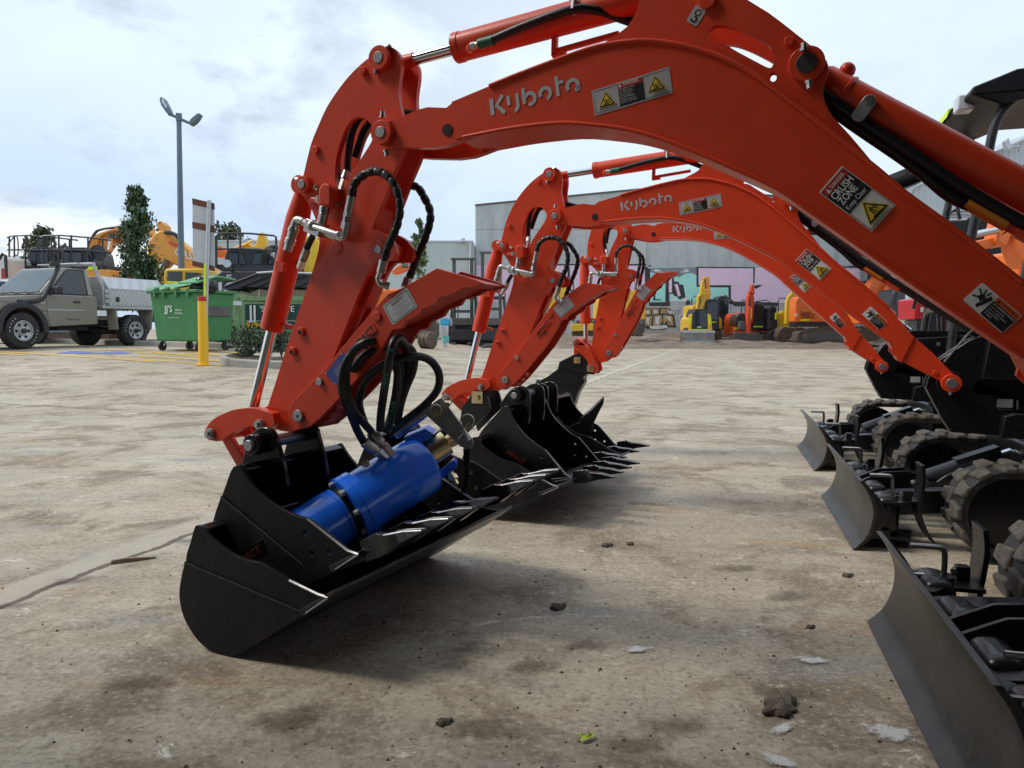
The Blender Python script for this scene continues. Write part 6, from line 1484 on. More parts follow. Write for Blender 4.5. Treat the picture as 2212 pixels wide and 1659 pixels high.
for k in range(5): mb = MB(); c = tJ.px(585,562,23); mb.tube([(c.x+(.36-.03*k)*math.cos(a*.35), .2+.05*k, c.z+(.36-.03*k)*1.25*math.sin(a*.35)) for a in range(19)], .022, 6); tJ.part('coiled_hose', mb, M['hose'])
pl = pp(tJ, 'number_plate', [(488.5,593),(500,593.2),(500,601),(488.5,600.6)], 23, .01, M['white'], cw, y0=-.02); txt(tJ, 'lettering', 'E268', 494.3, 597, 23, .10, M['ink'], y0=-.03, parent=pl)
pp(tJ, 'grille', [(489.5,604),(499,604),(499,609),(489.5,609)], 23, .01, M['dark'], cw, y0=-.012)
txt(tJ, 'lettering', 'JCB', 470, 626, 23, .56, M['white'], y0=-.02, off=.03, al='LEFT', parent=cw, sx=1.2)
pp(tJ, 'logo_square', [(465,612),(469.5,612),(469.5,624),(465,624)], 23, .01, M['bolY'], cw, y0=-.02); pp(tJ, 'chevron', [(453.5,612),(457,620),(459,612),(459.5,628),(456.5,632),(453.5,628)], 23, .01, M['orst'], cw, y0=-.02)
pp(tJ, 'tape', [(470,651),(600,651),(600,656),(470,656)], 23, .02, M['hivis'], y0=.0)
pp(tJ, 'side_panel', [(598,540),(612,505),(640,500),(690,520),(690,600),(600,584)], 23, 1.0, M['myel'], y0=.9, bev=.05)
mb = MB(); a = tJ.px(455,700,23); mb.box(a.x,a.x+2.6,.1,2.0,.02,.9); tJ.part('track', mb, M['rust'], bev=.1)
# booms of machines farther back
def farboom(lab, pts, Y, mat, th=.5, extra=()):
    t = TT('excavator', lab, 'excavator', Y, (sum(p[0] for p in pts)/len(pts), 715)); pp(t, 'boom', pts, Y, th, mat, bev=.03)
    c = t.px(sum(p[0] for p in pts)/len(pts), 640, Y); mb = MB(); mb.box(c.x-1.3,c.x+1.3,.0,2.2,.9,2.3); t.part('body', mb, mat, bev=.1)
    mb = MB(); mb.box(c.x-1.6,c.x+1.6,.0,2.4,.0,.85); t.part('track', mb, M['rust'], bev=.12)
    for pts2, r in extra: tb(t, 'hydraulic_hose', pts2, Y, r, mat, y0=-.05)
    return t
farboom('far yellow excavator whose folded boom shows through the black railing', [(500,545),(505,534),(528,525),(536,523),(539,531),(525,535),(552,530),(558,504),(566,501),(572,515),(571,534),(562,542),(520,543)], 33, M['myel'], extra=[([(515,532),(530,528),(545,520)],.05)])
farboom('far orange excavator whose boom tip shows beside the parking sign', [(448,536),(462,528),(480,533),(487,541),(488,550),(470,556),(452,548)], 31, M['mor2'])
farboom('yellow excavator standing behind the bucket cylinder of the nearest arm', [(660,560),(668,520),(690,510),(700,540),(696,590),(680,600)], 28, M['myel'])
FD = farboom('orange excavator with a lettered stick behind the nearest thumb', [(846,585),(866,568),(884,564),(886,580),(860,592),(848,592)], 36, M['mor2'])
to = FD; pd_ = pp(to, 'lettered_panel', [(866.5,568),(882,570),(882,578.5),(866.5,577)], 35.9, .02, M['ink']); txt(to, 'lettering', 'DOOSAN', 874.3, 573.2, 35.9, .17, M['white'], y0=-.02, rot=-.05, parent=pd_)
# white buildings low on the far left skyline
pb = P(60, 590, 90); fb = Thing('far_building', 'low white building far away beyond the railed excavators', 'building', (pb.x, 90, .3)); mb = MB(); mb.prism(fb.xz([(-40,551),(62,553),(100,560),(160,562),(160,716),(-40,716)], 90), 0, 10); fb.part('wall', mb, M['mwhite'])
tk = TT('tail_light_truck', 'white truck with a red stripe at the left edge behind the pale car', 'truck', 26, (5,720)); pp(tk, 'body', [(-40,640),(-40,560),(6,552),(13,560),(17,640)], 26, 2.4, M['white'], bev=.05); pp(tk, 'stripe', [(3,580),(15,580),(16,600),(3,602)], 26, .03, M['red'], y0=-.03); tb(tk, 'mirror_arm', [(-5,565),(6,548),(12,552),(14,600)], 26, .05, M['mblk'], y0=-.2)
# ================================================================== far side of the yard
YS, YW = 48.0, 50.0
def block(name, label, cat, Y, uv, pts, depth, mat):
    t = TT(name, label, cat, Y, uv); pp(t, 'wall', pts, Y, depth, mat); return t
ws = block('warehouse', 'long pale sage panel warehouse wall across the middle distance', 'building', YS, (760,720), [(455,520.5),(1022,521.5),(1022,730),(455,730)], 12, M['sage'])
pp(ws, 'parapet_cap', [(455,518.5),(1022,519.5),(1022,522.5),(455,521.5)], YS, .25, M['alu'], y0=-.06)
tb(ws, 'downpipe', [(1016,524),(1016,728)], YS, .10, M['alu'], y0=-.12)
fl = pp(ws, 'floodlight', [(996,514.5),(1004.5,514.5),(1005,523),(995.5,523)], YS, .2, M['galv'], y0=-.3, bev=.02); pp(ws, 'lens', [(997,516),(1003.5,516),(1004,521.5),(996.5,521.5)], YS, .01, M['lens'], fl, y0=-.32)
wc = block('concrete_warehouse', 'tall grey concrete panel warehouse painted with pink and mint graffiti letters', 'building', YW, (1450,722), [(1027,443),(1450,402),(1874,442),(1874,730),(1027,730)], 25, M['conc'])
wal = wc.o.children[0]
pp(wc, 'parapet_cap', [(1026,441),(1450,400),(1875,440),(1875,443.5),(1450,403.5),(1026,444.5)], YW, .3, M['mgry'], y0=-.06)
for u in (1223, 1397, 1579, 1752): pp(wc, 'panel_joint', [(u-.5,404+abs(u-1450)*.096),(u+.5,404+abs(u-1450)*.096),(u+.5,728),(u-.5,728)], YW, .006, M['joint'], wal, y0=-.005)
pp(wc, 'panel_joint', [(1027,494.8),(1874,495.8),(1874,496.8),(1027,495.8)], YW, .006, M['joint'], wal, y0=-.0055)
pp(wc, 'corner_column', [(1858,560),(1874,560),(1874,728),(1858,728)], YW, .3, M['galv'], wal, y0=-.15)
pp(wc, 'cladding', [(1874,540),(1925,540),(1925,728),(1874,728)], YW, 2, M['plast'], y0=.02)
def t21(x, y): return (1106+x/4, 414.75+y/4)
lay = [0]
def mur(pts, mat, tile=False):
    lay[0] += 1
    pp(wc, 'mural_patch', [t21(*p) for p in pts] if tile else pts, YW, .004, M[mat], wal, y0=-.012-.0009*lay[0])
mur([(1030,573),(1222,572.5),(1393,573),(1393,653),(1222,652.5),(1030,652)], 'pink')
mur([(1200,628),(1158,655),(1155,905),(1200,900)], 'mblack', True)
mur([(1393,577),(1512,577),(1512,652),(1393,652)], 'mint')
mur([(1190,655),(1600,650),(1598,720),(1560,700),(1500,705),(1440,740),(1400,705),(1350,720),(1300,690),(1230,705),(1195,690)], 'mgrey', True)
mur([(1450,690),(1500,680),(1480,660),(1525,672),(1530,685),(1490,695)], 'mwhite', True); mur([(1215,672),(1250,668),(1300,684),(1240,688)], 'mwhite', True)
mur([(330,622),(1160,622),(1160,636),(330,634)], 'mblack', True)
mur([(1145,640),(1195,665),(1195,760),(1245,770),(1245,800),(1150,800)], 'mblack', True)
mur([(1330,730),(1395,725),(1400,770),(1445,780),(1445,800),(1480,800),(1500,910),(1450,930),(1420,900),(1405,900),(1390,880),(1360,880),(1360,950),(1325,950),(1325,870)], 'mblack', True)
mur([(1355,740),(1382,740),(1382,868),(1355,868)], 'pink', True); mur([(1402,795),(1432,795),(1458,895),(1436,905)], 'pink', True)
mur([(1370,945),(1400,900),(1440,945)], 'mwhite', True); mur([(1440,945),(1510,905),(1535,948)], 'mwhite', True)
mur([(1180,955),(1365,952),(1365,985),(1190,985)], 'mblack', True)
mur([(480,645),(500,645),(500,830),(480,832)], 'mblack', True); mur([(500,770),(535,770),(535,860),(505,860)], 'mblack', True); mur([(510,780),(525,780),(525,848),(512,848)], 'mwhite', True)
mur([(1060,770),(1110,770),(1110,850),(1060,850)], 'mblack', True); mur([(1075,785),(1096,785),(1096,835),(1075,835)], 'pink', True)
mur([(1225,870),(1235,870),(1240,925),(1290,928),(1290,936),(1220,936)], 'mblack', True)
mur([(1508,577),(1630,578),(1858,580),(1858,657),(1578,653),(1578,617),(1508,616)], 'pink')
for q in ([(1595,645),(2100,650),(2100,660),(1595,657)], [(1595,645),(1612,645),(1612,815),(1595,815)], [(1595,805),(1890,805),(1890,825),(1595,818)], [(1870,805),(1892,805),(1892,950),(1870,950)], [(2085,655),(2100,655),(2096,790),(2084,790)], [(1892,945),(2300,955),(2300,985),(1920,985)], [(2100,805),(2170,800),(2115,835),(2085,830)]): mur(q, 'mblack', True)
mur([(1612,825),(1870,825),(1870,945),(1612,945)], 'mint', True)
mur([(1834,574),(1858,574),(1858,577),(1834,577)], 'mblack'); mur([(1700,574.5),(1858,575.5),(1858,578),(1700,577)], 'mblack')
# throw-up piece and two round-headed scribbles below it
mur([(1130,1005),(1330,1000),(1372,1010),(1365,1050),(1400,1062),(1418,1170),(1340,1165),(1330,1185),(1240,1190),(1160,1180),(1130,1150)], 'mblack', True)
for q in ([(1140,1015),(1200,1008),(1200,1060),(1140,1062)], [(1210,1008),(1270,1006),(1270,1055),(1212,1060)], [(1285,1008),(1355,1012),(1352,1045),(1285,1050)], [(1140,1075),(1215,1070),(1200,1165),(1150,1150)], [(1225,1070),(1290,1062),(1300,1110),(1270,1175),(1215,1170)], [(1305,1062),(1385,1070),(1400,1155),(1350,1150),(1340,1110),(1310,1150)]): mur(q, 'mtan', True)
for q in ([(1160,1085),(1190,1085),(1180,1140),(1165,1130)], [(1240,1080),(1280,1075),(1265,1150),(1240,1140)], [(1325,1075),(1370,1080),(1380,1130),(1340,1090)], [(1155,1028),(1185,1025),(1185,1050),(1160,1050)], [(1230,1022),(1255,1022),(1255,1045),(1230,1048)]): mur(q, 'mwhite', True)
mur([t for t in [(1190,1160),(1330,1150),(1345,1160),(1340,1175),(1250,1188),(1195,1180)]], 'mwhite', True)
mur([(1340,1025),(1410,1028),(1408,1055),(1350,1052)], 'mwhite', True); txt(wc, 'mural_lettering', 'LOST', *t21(1385,1041), YW, .42, M['mgrey'], y0=-.06, parent=wal)
def blob(cx, cy, r, mat): mur([(cx+r*math.cos(k*.45), cy+r*1.1*math.sin(k*.45)) for k in range(14)], mat, True)
for cx, cy, r in ((1480,1090,38),(1470,1150,34),(1500,1170,30),(1495,1045,26),(1905,1090,34),(1900,1150,38),(1920,1050,24)): blob(cx, cy, r, 'mwhite'); blob(cx+1, cy+1, r*.86, 'mblue')
blob(1478,1120,8,'mwhite'); blob(1492,1090,7,'mwhite')
# ------------------------------------------------------------------ forklifts, rammer, drum
def mast(t, Y, u0, u1, v0, v1, du=7):
    for u in (u0, u1): pp(t, 'mast_channel', [(u,v0),(u+du,v0),(u+du,v1),(u,v1)], Y, .22, M['mgry'], bev=.01)
    pp(t, 'mast_bar', [(u0-3,v0-1),(u1+du+5,v0-1),(u1+du+5,v0+4),(u0-3,v0+4)], Y, .12, M['mgry'], y0=-.03)
    for f in (.35,.62,.85): v = v0+(v1-v0)*f; pp(t, 'mast_bar', [(u0+du,v),(u1,v),(u1,v+6),(u0+du,v+6)], Y, .1, M['mgry'], y0=.02)
FK = 'dark forklifts parked facing the yard'
for (du, Y, lab) in ((0, 31.0, 'left dark grey forklift with a tall twin mast, behind the nearest thumb tip'), (63, 29.5, 'right dark grey forklift with a tall twin mast, half hidden by the middle arm')):
    t = TT('forklift', lab, 'forklift', Y, (1000+du,744), FK); X = lambda pts: [(u+du*.98, v) for u, v in pts]
    mast(t, Y, 977+du*.98, 1015+du*.98, 558-du*.22, 738)
    pp(t, 'carriage', X([(972,687),(1033,687),(1033,702),(972,702)]), Y, .15, M['mgry'], y0=-.2, bev=.01)
    pp(t, 'carriage', X([(974,712),(1031,712),(1031,735),(974,735)]), Y, .2, M['mblk'], y0=-.2, bev=.02)
    for u in (976,988,1016,1028): pp(t, 'load_backrest', X([(u,632),(u+2.5,632),(u+2.5,690),(u,690)]), Y, .06, M['mgry'], y0=-.15)
    pp(t, 'body', X([(968,742),(968,690),(1036,690),(1036,742)]), Y, 2.2, M['mblk'], y0=.3, bev=.05)
    pp(t, 'overhead_guard', X([(972,690),(976,640),(1028,640),(1032,690),(1028,690),(1024,645),(980,645),(976,690)]), Y, 1.2, M['mblk'], y0=.5)
    for u in (971,1023): pp(t, 'wheel', X([(u,730),(u+4,724),(u+10,724),(u+13,730),(u+13,742),(u+10,746),(u+3,746),(u,742)]), Y, .3, M['rubber'], y0=.0, bev=.02)
    for u in (984,1016): 
        mb = MB(); c = t.px(u+du*.98,742,Y); mb.box(c.x-.06,c.x+.06,-1.2,-.1,.04,.09); t.part('fork_tine', mb, M['mgry'], bev=.005)
rm = TT('rammer', 'upright trench rammer with a blue engine cover and turquoise bellows', 'rammer', 25.5, (961,758))
pp(rm, 'engine_cover', [(951,692),(953,689),(968,689),(970,692),(970,702),(951,702)], 25.5, .35, M['cyan'], bev=.03)
tb(rm, 'handle', [(946,698),(947,688),(955,686.5),(972,688),(975,698),(974,704)], 25.5, .03, M['galv'], sm=3); pp(rm, 'tank', [(953,702),(969,702),(967,727),(954,726)], 25.5, .3, M['alu'], bev=.05)
mb = MB(); c0 = rm.px(961,726,25.5); c1_ = rm.px(961,740,25.5); mb.lathe((c0.x,.15,c0.z),(0,0,-1),[(k*(c0.z-c1_.z)/8, .115+.018*(k%2)) for k in range(9)],18); rm.part('bellows', mb, M['bellow'])
pp(rm, 'leg', [(957,739),(965,739),(967,757),(958,757)], 25.5, .2, M['alu'], y0=.05, bev=.03); pp(rm, 'foot_plate', [(950,757),(969,756),(971,761),(950,762)], 25.5, .35, M['mgry'], bev=.02)
dr_ = TT('roller_drum', 'rusty ribbed steel drum lying on the ground under the nearest thumb', 'drum', 23.0, (922,766))
mb = MB(); c = dr_.px(912,747,23); e_ = Vector((.85,-.5,0)); mb.lathe(Vector((c.x,0.1,.26)), e_, [(0,.03),(0,.25),(.02,.27),(.08,.27),(.09,.25),(.15,.25),(.16,.27),(.22,.27),(.23,.25),(.29,.25),(.30,.27),(.36,.27),(.38,.24),(.39,.05)], 26); dr_.part('drum', mb, M['rust'])
mb = MB(); q = Vector((c.x,.1,.26)); mb.lathe(q, -e_, [(0,.10),(.03,.10),(.04,.06),(.05,.04)], 14); dr_.part('hub', mb, M['sand'])
# ------------------------------------------------------------------ machines along the graffiti wall
def track_px(t, Y, pts, th, y0=0.0, rollers=()):
    tr = pp(t, 'track', pts, Y, th, M['rust'], y0=y0, bev=.04)
    a, b = t.px(min(p[0] for p in pts), max(p[1] for p in pts), Y), t.px(max(p[0] for p in pts), min(p[1] for p in pts), Y)
    n = max(6, int((b.x-a.x)/.22)); mb = MB()
    for k in range(n): x = a.x+(b.x-a.x)*(k+.2)/n; mb.box(x,x+.09,y0-.02,y0+th+.02,b.z-.02,b.z+.05); mb.box(x,x+.09,y0-.02,y0+th+.02,a.z-.0,a.z+.06)
    t.part('track_shoe', mb, M['rust'], tr); return tr
# yellow excavator behind the middle and farthest arms
y1 = TT('excavator', 'long yellow excavator behind the middle and farthest orange arms', 'excavator', 40, (1300,726))
pp(y1, 'boom', [(1188,700),(1184,640),(1190,585),(1200,582),(1216,596),(1228,640),(1240,676),(1224,680),(1204,632),(1202,700)], 40, .6, M['myel'], bev=.04)
pp(y1, 'body', [(1290,690),(1292,640),(1310,625),(1392,628),(1396,690)], 40, 2.4, M['myel'], bev=.08)
cb = pp(y1, 'cab', [(1306,684),(1308,622),(1316,612),(1344,612),(1350,622),(1350,684)], 40, 1.3, M['mblk'], y0=-.06, bev=.04); pp(y1, 'window', [(1311,656),(1313,622),(1340,620),(1344,656)], 40, .02, M['glassd'], cb, y0=-.09)
track_px(y1, 40, [(1236,722),(1240,700),(1250,694),(1380,694),(1392,700),(1394,716),(1386,724),(1246,726)], .7, -.1)
pp(y1, 'dozer_blade', [(1234,700),(1282,698),(1282,714),(1234,716)], 40, .3, M['myel'], y0=-.5, bev=.03)
pp(y1, 'stick', [(1150,720),(1152,680),(1170,640),(1186,600),(1194,606),(1178,660),(1162,722)], 40, .5, M['myel'], y0=.1, bev=.03)
# skid steer
SKY = 41.0; s1 = TT('skid_steer_loader', 'small yellow skid steer loader with a wide bare steel bucket', 'loader', SKY, (1510,739))
pp(s1, 'body', [(1488,722),(1489,690),(1500,676),(1530,676),(1538,690),(1538,722)], SKY, 2.2, M['myel'], y0=.5, bev=.06)
cb = pp(s1, 'cab', [(1493,712),(1495,680),(1500,667),(1526,667),(1531,680),(1533,712)], SKY, 1.5, M['mblk'], y0=.3, bev=.05); pp(s1, 'window', [(1497,700),(1499,680),(1505,671),(1521,671),(1527,680),(1529,700),(1524,708),(1502,708)], SKY, .02, M['glassd'], cb, y0=.27)
for q in ([(1488,714),(1490,680),(1496,678),(1494,714)], [(1531,714),(1530,678),(1536,680),(1539,714)]): pp(s1, 'lift_arm', q, SKY, .3, M['myel'], y0=.1, bev=.02); pp(s1, 'tape', [(q[0][0]*.3+q[1][0]*.7-.6+.2*k_, q[1][1]+4+k_*0) for k_ in (0,)]*0 + [(q[1][0]+.3,q[1][1]+3),(q[2][0]-1.5,q[2][1]+4),(q[3][0]-1.5,q[3][1]-12),(q[0][0]+.8,q[0][1]-12)], SKY, .02, M['hivis'], y0=.07)
pp(s1, 'front_frame', [(1489,712),(1530,712),(1538,716),(1536,722),(1490,722)], SKY, .4, M['myel'], y0=-.05, bev=.03); tp_ = pp(s1, 'tape', [(1496,711),(1530,711),(1530,715),(1496,715)], SKY, .02, M['hivis'], y0=-.08); pp(s1, 'number_plate', [(1506,705),(1514.5,705),(1514.5,708.6),(1506,708.6)], SKY, .02, M['white'], y0=.22); txt(s1, 'lettering', '1971', 1510.2, 706.8, SKY, .075, M['ink'], y0=.2)
bk = pp(s1, 'bucket', [(1475,738),(1475,717),(1478,713),(1543,713),(1545,717),(1545,739)], SKY, .7, M['sand'], y0=-.8, bev=.05); pp(s1, 'bucket_lip', [(1474,736),(1545,737),(1545,740),(1474,739)], SKY, .2, M['galv'], bk, y0=-.95); pp(s1, 'bucket_edge', [(1475,715),(1545,715),(1545,719),(1475,719)], SKY, .06, M['alu'], bk, y0=-.87)
for u in (1482,1532): pp(s1, 'tyre', [(u,738),(u,712),(u+3,708),(u+6,708),(u+8,712),(u+8,738)], SKY, .8, M['rubber'], y0=.3, bev=.08)
# yellow and amber excavators right behind it
WL = 'excavators lined up along the graffiti wall'
def wallex(lab, Y, base, col, body, cabp, winp, boom, stick, trackp, rail, tapes=(), mirror=()):
    t = TT('excavator', lab, 'excavator', Y, base, WL)
    pp(t, 'body', body, Y, 2.2, col, y0=.6, bev=.06)
    cb = pp(t, 'cab', cabp, Y, 1.5, M['mblk'], y0=.3, bev=.05)
    for q in winp: pp(t, 'window', q, Y, .02, M['glassd'], cb, y0=.27)
    pp(t, 'boom', boom, Y, .4, col, y0=.1, bev=.03)
    if stick: pp(t, 'stick', stick, Y, .35, col, y0=-.3, bev=.03)
    tb(t, 'hydraulic_hose', [(boom[0][0]+2,boom[0][1]-4),((boom[0][0]+boom[1][0])/2+6,(boom[0][1]+boom[1][1])/2),(boom[1][0]+4,boom[1][1]+3)], Y, .03, M['mblk'], y0=-.0, sm=3)
    for q in trackp: track_px(t, Y, q, .9, -.0)
    for q in rail: tb(t, 'railing', q, Y, .03, M['mblk'], y0=.8)
    for q in tapes: pp(t, 'tape', q, Y, .02, M['hivis'], y0=-.02 if q[0][1] < 690 else .2)
    for (u, v) in mirror: mb = MB(); c = t.px(u,v,Y); mb.ball((c.x,.2,c.z), .13, 12, (1,.5,1.2)); t.part('mirror', mb, M['mblk'])
    return t
wallex('yellow excavator with a tall folded boom right behind the skid steer', 43.0, (1545,736), M['myel'], [(1492,720),(1494,660),(1530,655),(1560,690),(1560,720)], [(1524,716),(1525,652),(1530,646),(1548,646),(1553,652),(1554,716)], [[(1527,690),(1528,654),(1545,650),(1550,656),(1550,690)]],
       [(1506,668),(1508,640),(1516,630),(1524,630),(1524,650),(1518,668)], [(1513,640),(1516,608),(1520,606),(1523,636)], [[(1548,738),(1548,716),(1556,712),(1560,716),(1560,738)]], [[(1496,700),(1494,646),(1500,640),(1512,640)]], [[(1538,694.5),(1547,694.5),(1547,697),(1538,697)]], [(1488,653),(1581,651.5)])
wallex('amber excavator with the tallest boom behind the yellow one at the wall', 46.0, (1555,734), M['mora'], [(1520,716),(1522,650),(1560,650),(1575,700),(1575,716)], [(1552,712),(1553,644),(1557,639),(1572,640),(1575,646),(1574,712)], [[(1555,690),(1556,648),(1571,646),(1571,690)]],
       [(1520,640),(1518,600),(1524,597.5),(1532,599),(1536,640)], [(1516,648),(1520,625),(1532,625),(1535,648)], [[(1562,732),(1562,714),(1570,708),(1577,714),(1577,732)]], [[(1552,644),(1568,638),(1580,650)]])
r1 = wallex('red-orange mini excavator with a yellow-tipped stick facing out from the wall', 42.0, (1632,737), M['mred'], [(1586,728),(1588,686),(1594,676),(1650,676),(1668,700),(1668,716),(1650,728)], [(1626,712),(1626,662),(1632,655),(1648,655),(1652,662),(1653,712)], [[(1630,692),(1631,664),(1637,660),(1647,662),(1648,692)]],
       [(1613,690),(1616,640),(1620,630),(1627,631),(1630,645),(1626,700)], [(1620,632),(1624,614),(1629,614),(1631,636)], [[(1584,736),(1586,724),(1596,720),(1600,736)], [(1644,737),(1646,722),(1660,718),(1666,724),(1666,737)]], [[(1602,690),(1601,654),(1604,648),(1612,650)],[(1632,652),(1655,648),(1662,652),(1663,700)]], [[(1620,667),(1624,664),(1624,688),(1620,692)],[(1586,708),(1592,708),(1592,711),(1586,711)],[(1628,704),(1648,704),(1648,707),(1628,707)]])
pp(r1, 'hood', [(1588,704),(1590,684),(1596,677),(1608,676),(1612,700)], 42, 1.2, M['mblk'], y0=.4, bev=.06); pp(r1, 'dozer_blade', [(1585,735),(1586,718),(1642,719),(1642,737)], 42, .25, M['mgry'], y0=-1.0, bev=.03); pp(r1, 'stick', [(1613,700),(1617,662),(1622,662),(1622,710),(1620,733),(1613,733)], 42, .3, M['mred'], y0=-.9, bev=.03); pp(r1, 'bucket_linkage', [(1598,712),(1600,694),(1610,694),(1612,716)], 42, .5, M['mgry'], y0=-.8, bev=.03)
y2 = wallex('yellow excavator with an earthy bucket on the ground left of the bright orange one', 41.5, (1690,735), M['myel'], [(1675,712),(1677,680),(1690,672),(1730,672),(1732,712)], [(1660,712),(1661,665),(1668,660),(1678,664),(1680,712)], [[(1663,690),(1664,668),(1674,668),(1676,690)]],
       [(1708,690),(1706,640),(1712,630),(1722,634),(1722,690)], [(1698,700),(1700,650),(1706,636),(1712,660),(1708,702)], [[(1678,726),(1680,712),(1740,710),(1742,724)]], [[(1682,690),(1681,652),(1684,644),(1700,645)]], [[(1674,676),(1678,676),(1678,690),(1674,690)]])
pp(y2, 'bucket', [(1678,730),(1682,712),(1690,706),(1720,708),(1722,728),(1700,733)], 41.5, .8, M['rust'], y0=-.9, bev=.08); pp(y2, 'boom', [(1664,668),(1672,664),(1672,690),(1664,690)], 41.5, .4, M['myel'], y0=.9, bev=.02); pp(y2, 'mud_sheet', [(1662,716),(1676,710),(1674,736),(1660,738)], 41.5, .3, M['mblk'], y0=-.3, bev=.02)
z1 = TT('excavator', 'bright orange excavator with a model name on its side and a long earthy track', 'excavator', 38.5, (1775,745), WL)
cwz = pp(z1, 'counterweight', [(1717,696),(1718,650),(1724,640),(1800,640),(1810,696)], 38.5, .9, M['mor2'], bev=.07); pp(z1, 'belly_panel', [(1716,695),(1800,695),(1800,706),(1718,706)], 38.5, .85, M['mblk'], y0=.04, bev=.03)
txt(z1, 'lettering', 'ZAXIS', 1729, 676.5, 38.5, .20, M['ink'], y0=-.01, off=.015, al='LEFT', parent=cwz); txt(z1, 'lettering', '290LC', 1729, 683.5, 38.5, .27, M['ink'], y0=-.01, off=.02, al='LEFT', parent=cwz); pp(z1, 'tape', [(1729,690.5),(1750,690),(1750,692.6),(1729,693)], 38.5, .02, M['hivis'], cwz, y0=-.02); pp(z1, 'sticker', [(1717.5,677),(1722.5,677),(1722.5,684),(1717.5,684)], 38.5, .02, M['white'], cwz, y0=-.02)
track_px(z1, 38.5, [(1720,736),(1724,718),(1736,711),(1796,706),(1830,706),(1840,716),(1840,744),(1828,750),(1748,750),(1730,746)], .8, -.2); pp(z1, 'track_frame', [(1735,738),(1737,722),(1760,718),(1820,716),(1826,736)], 38.5, .6, M['mgry'], y0=-.25, bev=.03)
for k in range(5): mb = MB(); c = z1.px(1756+14*k,740,38.5); mb.lathe((c.x,-.24,c.z),(0,1,0),[(0,.05),(0,.12),(.2,.12)],12); z1.part('track_roller', mb, M['mgry'])
# right cluster
o2 = TT('excavator', 'orange excavator with raised boom and twin cylinders at the wall corner', 'excavator', 33, (1900,730), WL)
pp(o2, 'boom', [(1872,636),(1880,612),(1898,594),(1940,622),(1934,634),(1915,662),(1900,650)], 33, .6, M['mor2'], bev=.04)
for q in ([(1901,660),(1922,612)], [(1912,668),(1938,622)]): tb(o2, 'boom_cylinder', q, 33, .11, M['mor2'], y0=-.25); tb(o2, 'piston_rod', [q[1],(q[1][0]+5,q[1][1]-12)], 33, .06, M['chrome'], y0=-.25)
cb = pp(o2, 'cab', [(1862,640),(1864,612),(1870,606),(1890,606),(1892,640)], 33, 1.4, M['mblk'], y0=.7, bev=.04)
pp(o2, 'body', [(1860,700),(1864,640),(1960,636),(1964,700)], 33, 2.2, M['mor2'], y0=.7, bev=.06); track_px(o2, 33, [(1850,738),(1852,716),(1866,706),(1964,706),(1972,716),(1970,738)], .8, .3)
c2 = TT('excavator', 'yellow and black excavator with a lettered side door right of the raised orange boom', 'excavator', 31, (1955,730), WL)
cb = pp(c2, 'cab', [(1916,690),(1926,640),(1934,624),(1952,624),(1958,636),(1960,690)], 31, 1.4, M['mblk'], y0=.0, bev=.05); pp(c2, 'window', [(1935,655),(1939,632),(1950,630),(1953,640),(1953,655)], 31, .02, M['glassd'], cb, y0=-.03)
pp(c2, 'body', [(1932,712),(1934,690),(1948,684),(1960,686),(1976,690),(1978,712)], 31, 2.0, M['myel'], y0=-.02, bev=.05); pp(c2, 'hood', [(1941,682),(1944,664),(1976,670),(1976,684),(1958,684)], 31, 1.6, M['myel'], y0=.1, bev=.05); pp(c2, 'catwalk', [(1958,664),(1960,656),(1978,656),(1978,668)], 31, 1.4, M['myel'], y0=.3, bev=.04)
pp(c2, 'tape', [(1940,676),(1974,683),(1974,687),(1942,681)], 31, .02, M['hivis'], y0=-.05); txt(c2, 'lettering', 'CAT', 1945, 697, 31, .20, M['white'], y0=-.05, off=.02)
for k in range(4): tb(c2, 'railing', [(1958+5*k,656),(1958+5*k,628)], 31, .03, M['mblk'], y0=.5)
tb(c2, 'railing', [(1956,628),(1978,632)], 31, .03, M['mblk'], y0=.5); track_px(c2, 31, [(1920,738),(1924,718),(1980,716),(1984,738)], .8, .3)
# red jerry can box, odds and ends carried behind the farthest mini excavator
rc = TT('fuel_tank', 'red plastic tank with warning stickers behind the farthest mini excavator', 'tank', 6.6, (1995,705)); pp(rc, 'shell', [(1976,690),(1977,646),(1990,644),(2006,650),(2008,688),(1992,692)], 6.6, .3, M['red'], bev=.03); rq = pp(rc, 'sticker', [(1990,664),(2004,663),(2004,673),(1990,674)], 6.6, .01, M['white'], y0=-.012); pp(rc, 'stand', [(1980,692),(2004,690),(2004,870),(1980,872)], 6.6, .2, M['mblk'])
# ------------------------------------------------------------------ open-fronted shed on the right
YR = 26.0; sr = TT('machinery_shed', 'corrugated steel machinery shed with a dark open front at the right edge', 'building', YR, (2120,740))
def corr_mat():
    m, nt, b = newmat('corrugated_steel'); tc = nd(nt, 'ShaderNodeTexCoord'); wv = nd(nt, 'ShaderNodeTexWave', wave_type='BANDS', bands_direction='X'); wv.inputs['Scale'].default_value = 1.6; nt.links.new(tc.outputs['Object'], wv.inputs['Vector'])
    n = noise_n(nt, 1.0, 4, .6, tc.outputs['Object']); c = mix(nt, n.outputs['Fac'], (.42,.46,.48), (.52,.56,.58)); nt.links.new(c, b.inputs['Base Color']); b.inputs['Roughness'].default_value = .55
    bp = nd(nt, 'ShaderNodeBump'); bp.inputs['Strength'].default_value = .6; bp.inputs['Distance'].default_value = .05; nt.links.new(wv.outputs['Fac'], bp.inputs['Height']); nt.links.new(bp.outputs[0], b.inputs['Normal']); return m
M['corr'] = corr_mat()
pp(sr, 'gable_wall', [(1962,420),(1975,404),(2006,388),(2130,338),(2300,262),(2300,440),(2130,402),(2116,420),(2018,478),(1985,500),(1962,500)], YR, .15, M['corr'])
